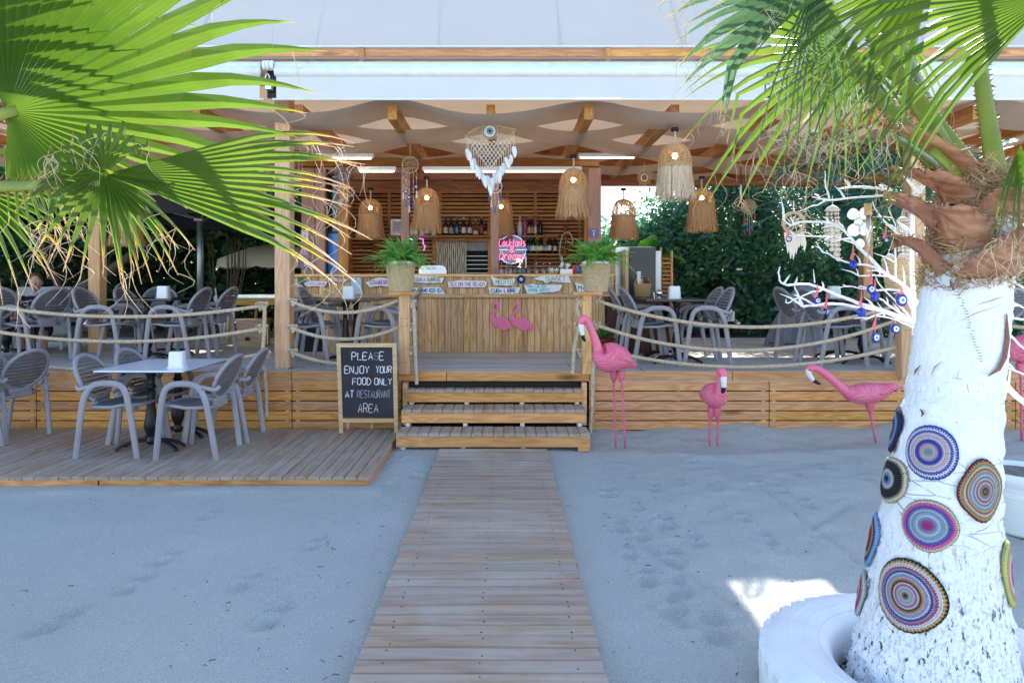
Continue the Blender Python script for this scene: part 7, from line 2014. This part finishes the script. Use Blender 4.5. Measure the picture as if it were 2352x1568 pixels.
# ================================================================ left yard: parasols, table, crate, white stems
t = thing('dark_parasol', 'large dark square parasol with sunlit top behind the left deck', 'parasol', (-5.0, 10.9, DZ))
dkc = clothmat('dark_canopy', (.018, .018, .022, 1), (.03, .03, .036, 1), .02); wtc = clothmat('sunlit_top_cloth', (.72, .70, .68, 1), (.78, .76, .74, 1), .1)  # sunlight on the canopy top is put into its pale cloth colour
cx0, cx1, cy0, cy1, ez, az = -3.0, 1.75, -1.5, 1.5, 2.16, 2.85
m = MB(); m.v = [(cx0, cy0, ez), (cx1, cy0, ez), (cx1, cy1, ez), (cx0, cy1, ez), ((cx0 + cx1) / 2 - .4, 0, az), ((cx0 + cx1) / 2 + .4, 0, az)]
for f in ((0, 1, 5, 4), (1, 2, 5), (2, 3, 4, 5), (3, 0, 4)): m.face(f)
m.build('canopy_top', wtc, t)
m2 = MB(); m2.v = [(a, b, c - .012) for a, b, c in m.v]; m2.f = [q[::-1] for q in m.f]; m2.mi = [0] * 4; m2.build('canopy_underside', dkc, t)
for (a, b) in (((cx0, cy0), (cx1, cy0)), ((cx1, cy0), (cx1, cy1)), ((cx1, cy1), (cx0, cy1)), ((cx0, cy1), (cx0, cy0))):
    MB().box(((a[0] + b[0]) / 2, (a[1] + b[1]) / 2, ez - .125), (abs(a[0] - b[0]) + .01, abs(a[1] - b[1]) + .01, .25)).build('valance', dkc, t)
px_ = (460 - PX) * 10.9 / F + 5.0
MB().tube([(px_, 0, 0), (px_, 0, 2.6)], .052, 14).build('pole', plain('grey_steel_pole', (.30, .32, .35, 1), .35, .7), t, smooth=True)
for k in range(6):
    a = pi * k / 3; MB().tube([(px_, 0, 1.95), (px_ + .9 * math.cos(a), .7 * math.sin(a), 2.2)], .014, 6).build('strut', M['steel'], t)
MB().lathe([(.10, 1.93), (.10, 1.97), (.06, 1.98)], 14).build('hub_collar', M['steel'], t, (px_, 0, 0))
t = thing('cream_parasol', 'small cream scalloped parasol glimpsed left of the bar hut', 'parasol', (-4.15, 12.3, .6))
m = MB(); n = 16
for i, (r_, z) in enumerate(((.02, 1.72), (.5, 1.62), (1.0, 1.42), (1.03, 1.28))):
    for j in range(n * 4):
        a = 2 * pi * j / (n * 4); m.v.append((r_ * math.cos(a), r_ * math.sin(a), z - (.035 * abs(math.sin(a * n / 2)) if i == 3 else 0)))
for i in range(3):
    for j in range(n * 4): a, b = i * n * 4 + j, i * n * 4 + (j + 1) % (n * 4); m.face((a, b, b + n * 4, a + n * 4))
m.build('canopy', clothmat('cream_canopy', (.66, .58, .44, 1), (.74, .66, .52, 1), .3), t, smooth=True)
MB().tube([(0, 0, 0), (0, 0, 1.7)], .022, 8).build('pole', M['white'], t, smooth=True)
t = thing('yellow_table', 'honey-coloured timber table in the left yard beside the tall post', 'table', (P(600, 690, 10.4).x, 10.5, DZ)); hy = wood('honey_timber', (.48, .26, .07, 1), (.58, .34, .11, 1), (.36, .18, .04, 1), var=.1)
MB().plank(.9, .5, .1).build('table_top', hy, t, (0, 0, .70))
for sx, sy in ((-.42, -.2), (-.18, .2), (.12, .2), (.40, -.2)): MB().bar((sx, sy, .6), (sx - .05 * (sx < 0), sy, 0), .035, .035, (0, 1, 0)).build('leg', hy, t)
MB().box((.36, .1, .3), (.16, .3, .6)).build('side_panel', hy, t)
MB().box((-.05, 0, .73), (.75, .3, .05)).build('tray', M['steel'], t)
t = thing('beige_crate', 'beige wooden crate on the deck below the honey-coloured table', 'crate', (P(577, 790, 9.9).x, 10.0, DZ)); cw = wood('crate_boards', (.52, .38, .27, 1), (.62, .47, .34, 1), (.4, .27, .17, 1), var=.1)
MB().box((0, .0, .19), (.38, .3, .36)).build('box_body', cw, t)
for z in (.05, .19, .33): MB().plank(.40, .11, .014).build('board', cw, t, (0, -.155, z), (pi / 2, 0, 0))
MB().plank(.42, .34, .03).build('lid', cw, t, (0, 0, .405))
MB().box((-.03, -.175, .12), (.06, .008, .05)).build('clasp', M['black'], t)
t = thing('white_stem_bush', 'bundle of whitewashed stems of a bush behind the left deck chairs', 'bush', (P(522, 760, 11.2).x, 11.2, DZ))
rr = random.Random(8)
for k in range(13):
    x = rr.uniform(-.08, .08); e = rr.uniform(-.26, .26); H_ = rr.uniform(.65, .85)
    MB().tube([(x, rr.uniform(-.08, .08), 0), (x * 1.5 + e * .3, 0, H_ * .5), (x + e, 0, H_)], [.02, .017, .013], 6).build('white_stem', M['white'], t, smooth=True)
    MB().tube([(x + e, 0, H_), (x + e * 1.4, .02, H_ + .5), (x + e * 1.5, 0, H_ + 1.0)], [.012, .009, .004], 5).build('brown_stem', barkm, t, smooth=True)
t = thing('hanging_ball', 'patterned dark ball hanging at the parasol edge behind palm tips', 'ornament', P(498, 472, 9.0))
MB().ball((0, 0, 0), .09, 16, 12).build('ball', q.m if False else plain('speckled_dark', (.08, .06, .05, 1), .6, var=.9, scale=70), t, smooth=True)
MB().tube([(0, 0, .09), (0, 0, .6)], .003, 5).build('cord', M['jute'], t)
# ================================================================ parked motorcycle, seen from behind
t = thing('motorcycle', 'black motorcycle parked behind the deck seen from the rear', 'motorcycle', (P(1672, 780, 11.75).x, 11.9, .6), rad(-12))
MB().tube([(0, .31 * math.cos(a), .31 + .31 * math.sin(a)) for a in np.linspace(0, 6.2832, 30)], .062, 10, cap=False).build('rear_tyre', M['blackmatte'], t, (0, 0, 0), smooth=True)
MB().lathe([(.06, -.03), (.25, -.02), (.25, .02), (.06, .03)], 24).build('rear_rim', M['steel'], t, (0, 0, .31), (0, pi / 2, 0))
MB().tube([(0, .31 * math.cos(a) + 1.3, .31 + .31 * math.sin(a)) for a in np.linspace(0, 6.2832, 30)], .055, 10, cap=False).build('front_tyre', M['blackmatte'], t, smooth=True)
gb = plain('black_gloss_paint', (.014, .014, .016, 1), .15, bump=0)
MB().tube(cr([(0, -.36, .52), (0, -.3, .70), (0, -.1, .82), (0, .3, .80), (0, .7, .92), (0, 1.0, .95)], 5), [(.05, .10)] * 4 + [(.09, .16)] * 12 + [(.14, .15)] * 6 + [(.08, .08)] * 4, 12).build('body', gb, t, smooth=True)
MB().tube(cr([(0, -.32, .80), (0, 0, .86), (0, .35, .84)], 5), [(.05, .12)] * 11, 12).build('seat', M['blackmatte'], t, smooth=True)
MB().box((.0, -.40, .60), (.12, .03, .035)).build('tail_light', plain('red_lens', (.5, .02, .02, 1), .2, bump=0), t)
pl_ = MB().box((.0, -.42, .43), (.22, .008, .17)).build('number_plate', M['whiteplastic'], t)
letter('07 BCF', .055, M['black'], pl_, (.0, -.426, .465), .010, width=.17, jit=0)
letter('937', .055, M['black'], pl_, (.015, -.426, .395), .010, width=.085, jit=0)
MB().box((-.095, -.4255, .40), (.022, .002, .10)).build('plate_band', INK['blue'], pl_)
MB().tube([(.16, -.40, .30), (.15, .1, .34), (.1, .5, .3)], [.045, .042, .03], 10).build('exhaust', M['steel'], t, smooth=True)
MB().tube([(-.34, .85, 1.0), (-.1, 1.0, 1.05), (.1, 1.0, 1.05), (.34, .85, 1.0)], .014, 8).build('handlebar', M['black'], t, smooth=True)
for sx in (-1, 1):
    MB().tube([(sx * .28, .9, 1.02), (sx * .33, .85, 1.22)], .007, 6).build('mirror_stem', M['black'], t)
    MB().ball((sx * .34, .84, 1.25), (.065, .015, .04), 12, 8).build('mirror', M['steel'], t, smooth=True)
MB().tube([(0, 1.0, 1.0), (0, 1.3, .31)], .03, 8).build('fork', M['steel'], t)
# grey tarpaulin over something tall
t = thing('grey_tarpaulin', 'grey tarpaulin draped over a tall shape behind the white branches', 'tarpaulin', (P(1832, 785, 9.9).x, 9.95, DZ))
m = MB(); n = 40
for i, (rx, ry, z, x0) in enumerate(((.40, .32, 0, -.02), (.38, .30, .15, 0), (.33, .27, .35, .02), (.27, .24, .52, .05), (.22, .2, .66, .09), (.17, .15, .80, .12), (.10, .1, .90, .14), (.02, .02, .925, .14))):
    for j in range(n):
        a = 2 * pi * j / n; f = 1 + (.10 * math.sin(7 * a + i * .3) + .05 * math.sin(13 * a)) * (1 - i / 8) ** .5
        m.v.append((x0 + rx * f * math.cos(a), ry * f * math.sin(a), z))
for i in range(7):
    for j in range(n): a, b = i * n + j, i * n + (j + 1) % n; m.face((a, b, b + n, a + n))
m.build('sheet', plain('grey_sheet', (.20, .235, .30, 1), .6, var=.15, bump=.3, bd=.01, bscale=8), t, smooth=True)
MB().tube([(.40 * math.cos(a), .33 * math.sin(a), .06) for a in np.linspace(0, 6.2832, 30)], .006, 5, cap=False).build('tie_cord', M['black'], t)
# ================================================================ people at the left tables
def patternmat():
    q = N('patterned_blouse'); v = q.co(rnd=False)
    w_ = q.n('TexWave', wave_type='RINGS'); q.l(v, w_.inputs['Vector']); w_.inputs['Scale'].default_value = 9; w_.inputs['Distortion'].default_value = 9; w_.inputs['Detail'].default_value = 1
    q.base(q.ramp(w_.outputs['Fac'], [(.48, (.02, .02, .022, 1)), (.54, (.66, .58, .50, 1))]), .8)
    return q.m
skin = plain('skin', (.50, .27, .19, 1), .5, var=.1, bump=0)
def person(label, loc, rz, top, low, hair, lean=.0, hairlen=.12, seat=.44):
    """seated figure grown from a skeleton; hips on the seat, feet on the floor, hands on the thighs or table"""
    t = thing('person', label, 'person', loc, rz)
    J = dict(pel=(0, 0, seat + .10), bel=(.02 + lean * .2, 0, seat + .24), che=(.03 + lean * .5, 0, seat + .42), nek=(.04 + lean * .9, 0, seat + .56), hd=(.06 + lean, 0, seat + .64))
    V_, E_, R_ = [], [], []
    def add(p, r_, par=None):
        V_.append(p); R_.append(r_)
        if par is not None: E_.append((par, len(V_) - 1))
        return len(V_) - 1
    pel = add(J['pel'], (.13, .15)); bel = add(J['bel'], (.115, .15), pel); che = add(J['che'], (.12, .165), bel); nek = add(J['nek'], (.055, .055), che); h0 = add(J['hd'], (.055, .055), nek)
    for s in (-1, 1):
        sh = add((J['che'][0], s * .17, J['che'][2] + .06), (.06, .06), che); el_ = add((J['che'][0] + .08, s * .25, seat + .24), (.043, .043), sh); wr = add((J['che'][0] + .30, s * .17, seat + .27), (.03, .03), el_); hn = add((J['che'][0] + .36, s * .15, seat + .27), (.028, .036), wr)
        for f in range(4): add((J['che'][0] + .44 + .008 * (f in (1, 2)), s * (.125 + .018 * f), seat + .262), (.009, .009), hn)
        add((J['che'][0] + .39, s * .11, seat + .275), (.01, .01), hn)
        hp = add((.04, s * .09, seat + .08), (.09, .09), pel); kn = add((.44, s * .12, seat + .07), (.062, .062), hp); ca = add((.45, s * .12, seat - .14), (.055, .055), kn); an = add((.42, s * .12, .08), (.036, .036), ca); add((.54, s * .13, .035), (.035, .042), an)
    me = bpy.data.meshes.new('body'); me.from_pydata(V_, E_, []); me.materials.append(skin)
    o = ob('body', me, t)
    md = o.modifiers.new('skin', 'SKIN'); md.use_smooth_shade = True
    sv = me.skin_vertices[0].data if me.skin_vertices else None
    if sv is None:
        bpy.context.view_layer.objects.active = o
        bpy.ops.mesh.customdata_skin_add(); sv = me.skin_vertices[0].data
    for q, r_ in zip(sv, R_): q.radius = r_
    sv[0].use_root = True
    ss = o.modifiers.new('sub', 'SUBSURF'); ss.levels = 1; ss.render_levels = 2
    hx, hz = J['hd'][0] + .01, J['hd'][2] + .10
    hd_ = MB().ball((hx, 0, hz), (.092, .075, .118), 20, 14); hd_.v = [(x + (.018 if (x > hx + .05 and z < hz - .03) else 0), y * (1 - .18 * max(0, (hz - z) / .118)), z) for x, y, z in hd_.v]
    hb = hd_.build('head', skin, t, smooth=True)
    MB().tube([(hx + .085, 0, hz + .02), (hx + .112, 0, hz - .02), (hx + .09, 0, hz - .03)], [.008, .014, .01], 8).build('nose', skin, hb, smooth=True)
    MB().tube([(hx + .083, -.025, hz - .058), (hx + .096, 0, hz - .056), (hx + .083, .025, hz - .058)], .006, 6).build('mouth', plain('lips', (.40, .12, .11, 1), .5), hb, smooth=True)
    for s in (-1, 1):
        MB().ball((hx + .077, s * .03, hz + .012), (.012, .014, .009), 10, 8).build('eye', M['white'], hb, smooth=True)
        MB().ball((hx + .087, s * .03, hz + .012), (.004, .006, .006), 8, 6).build('iris', M['black'], hb, smooth=True)
        MB().ball((hx - .005, s * .078, hz), (.018, .008, .028), 8, 6).build('ear', skin, hb, smooth=True)
    hm = MB().ball((hx - .018, 0, hz + .022), (.096, .084, .115), 18, 12); hm.v = [(x, y, max(z, hz - hairlen) if x < hx + .03 else max(z, hz + .055)) for x, y, z in hm.v]
    hm.build('hair', hair, t, smooth=True)
    c = [(J['pel'], .135, .165), (J['bel'], .125, .165), (J['che'], .13, .185), ((J['che'][0], 0, J['che'][2] + .09), .10, .17), ((J['nek'][0], 0, J['nek'][2] - .03), .065, .08)]
    MB().tube([q[0] for q in c], [(q[1], q[2]) for q in c], 20, up=(1, 0, 0)).build('top', top, t, smooth=True)
    for s in (-1, 1):
        MB().tube([(J['che'][0], s * .15, J['che'][2] + .07), (J['che'][0] + .03, s * .21, J['che'][2] - .02), (J['che'][0] + .06, s * .245, seat + .28)], [.075, .07, .066], 12).build('sleeve', top, t, smooth=True)
        MB().tube([(.0, s * .08, seat + .09), (.2, s * .11, seat + .085), (.40, s * .12, seat + .075)], [.115, .1, .083], 12).build('trouser_leg', low, t, smooth=True)
        MB().tube([(.38, s * .12, .03), (.47, s * .125, .035), (.56, s * .13, .028)], [.042, .046, .034], 10, flat=(.8, 1)).build('shoe', M['blackmatte'], t, smooth=True)
    return t
person('woman in a black and white patterned blouse seated at the far left table', (-6.42, 9.25, DZ - .24), rad(-62), patternmat(), plain('dark_skirt', (.03, .03, .035, 1), .8), plain('brown_hair', (.10, .055, .03, 1), .6), .02, .10)
t = thing('pale_lounge_chair', 'pale grey high-backed lounge seat behind the seated woman', 'lounge chair', (-6.57, 9.55, DZ - .1), rad(-62))
MB().box((0, 0, .26), (.55, .6, .08)).build('seat', plain('pale_cushion', (.42, .46, .46, 1), .8), t)
MB().box((-.33, 0, .62), (.09, .66, .72), Matrix.Rotation(-.28, 3, 'Y')).build('backrest', plain('pale_cushion_back', (.42, .46, .46, 1), .8), t)
for sx in (-.24, .24):
    for sy in (-.26, .26): MB().box((sx, sy, .11), (.04, .04, .22)).build('leg', M['steel'], t)
t = thing('blue_cloth', 'dark blue patterned cloth lying on the far left table', 'cloth', (-6.1, 8.55, D_ + .752))
m = MB()
for i in range(9):
    for j in range(7): m.v.append((-.16 + .04 * i, -.12 + .04 * j, .012 + .012 * math.sin(i * 1.3 + j) * math.cos(j * 1.1)))
for i in range(8):
    for j in range(6): k = i * 7 + j; m.face((k, k + 7, k + 8, k + 1))
o = m.build('folded_cloth', plain('blue_print', (.03, .04, .20, 1), .8, var=.9, scale=30), t, smooth=True); o.modifiers.new('thickness', 'SOLIDIFY').thickness = .006
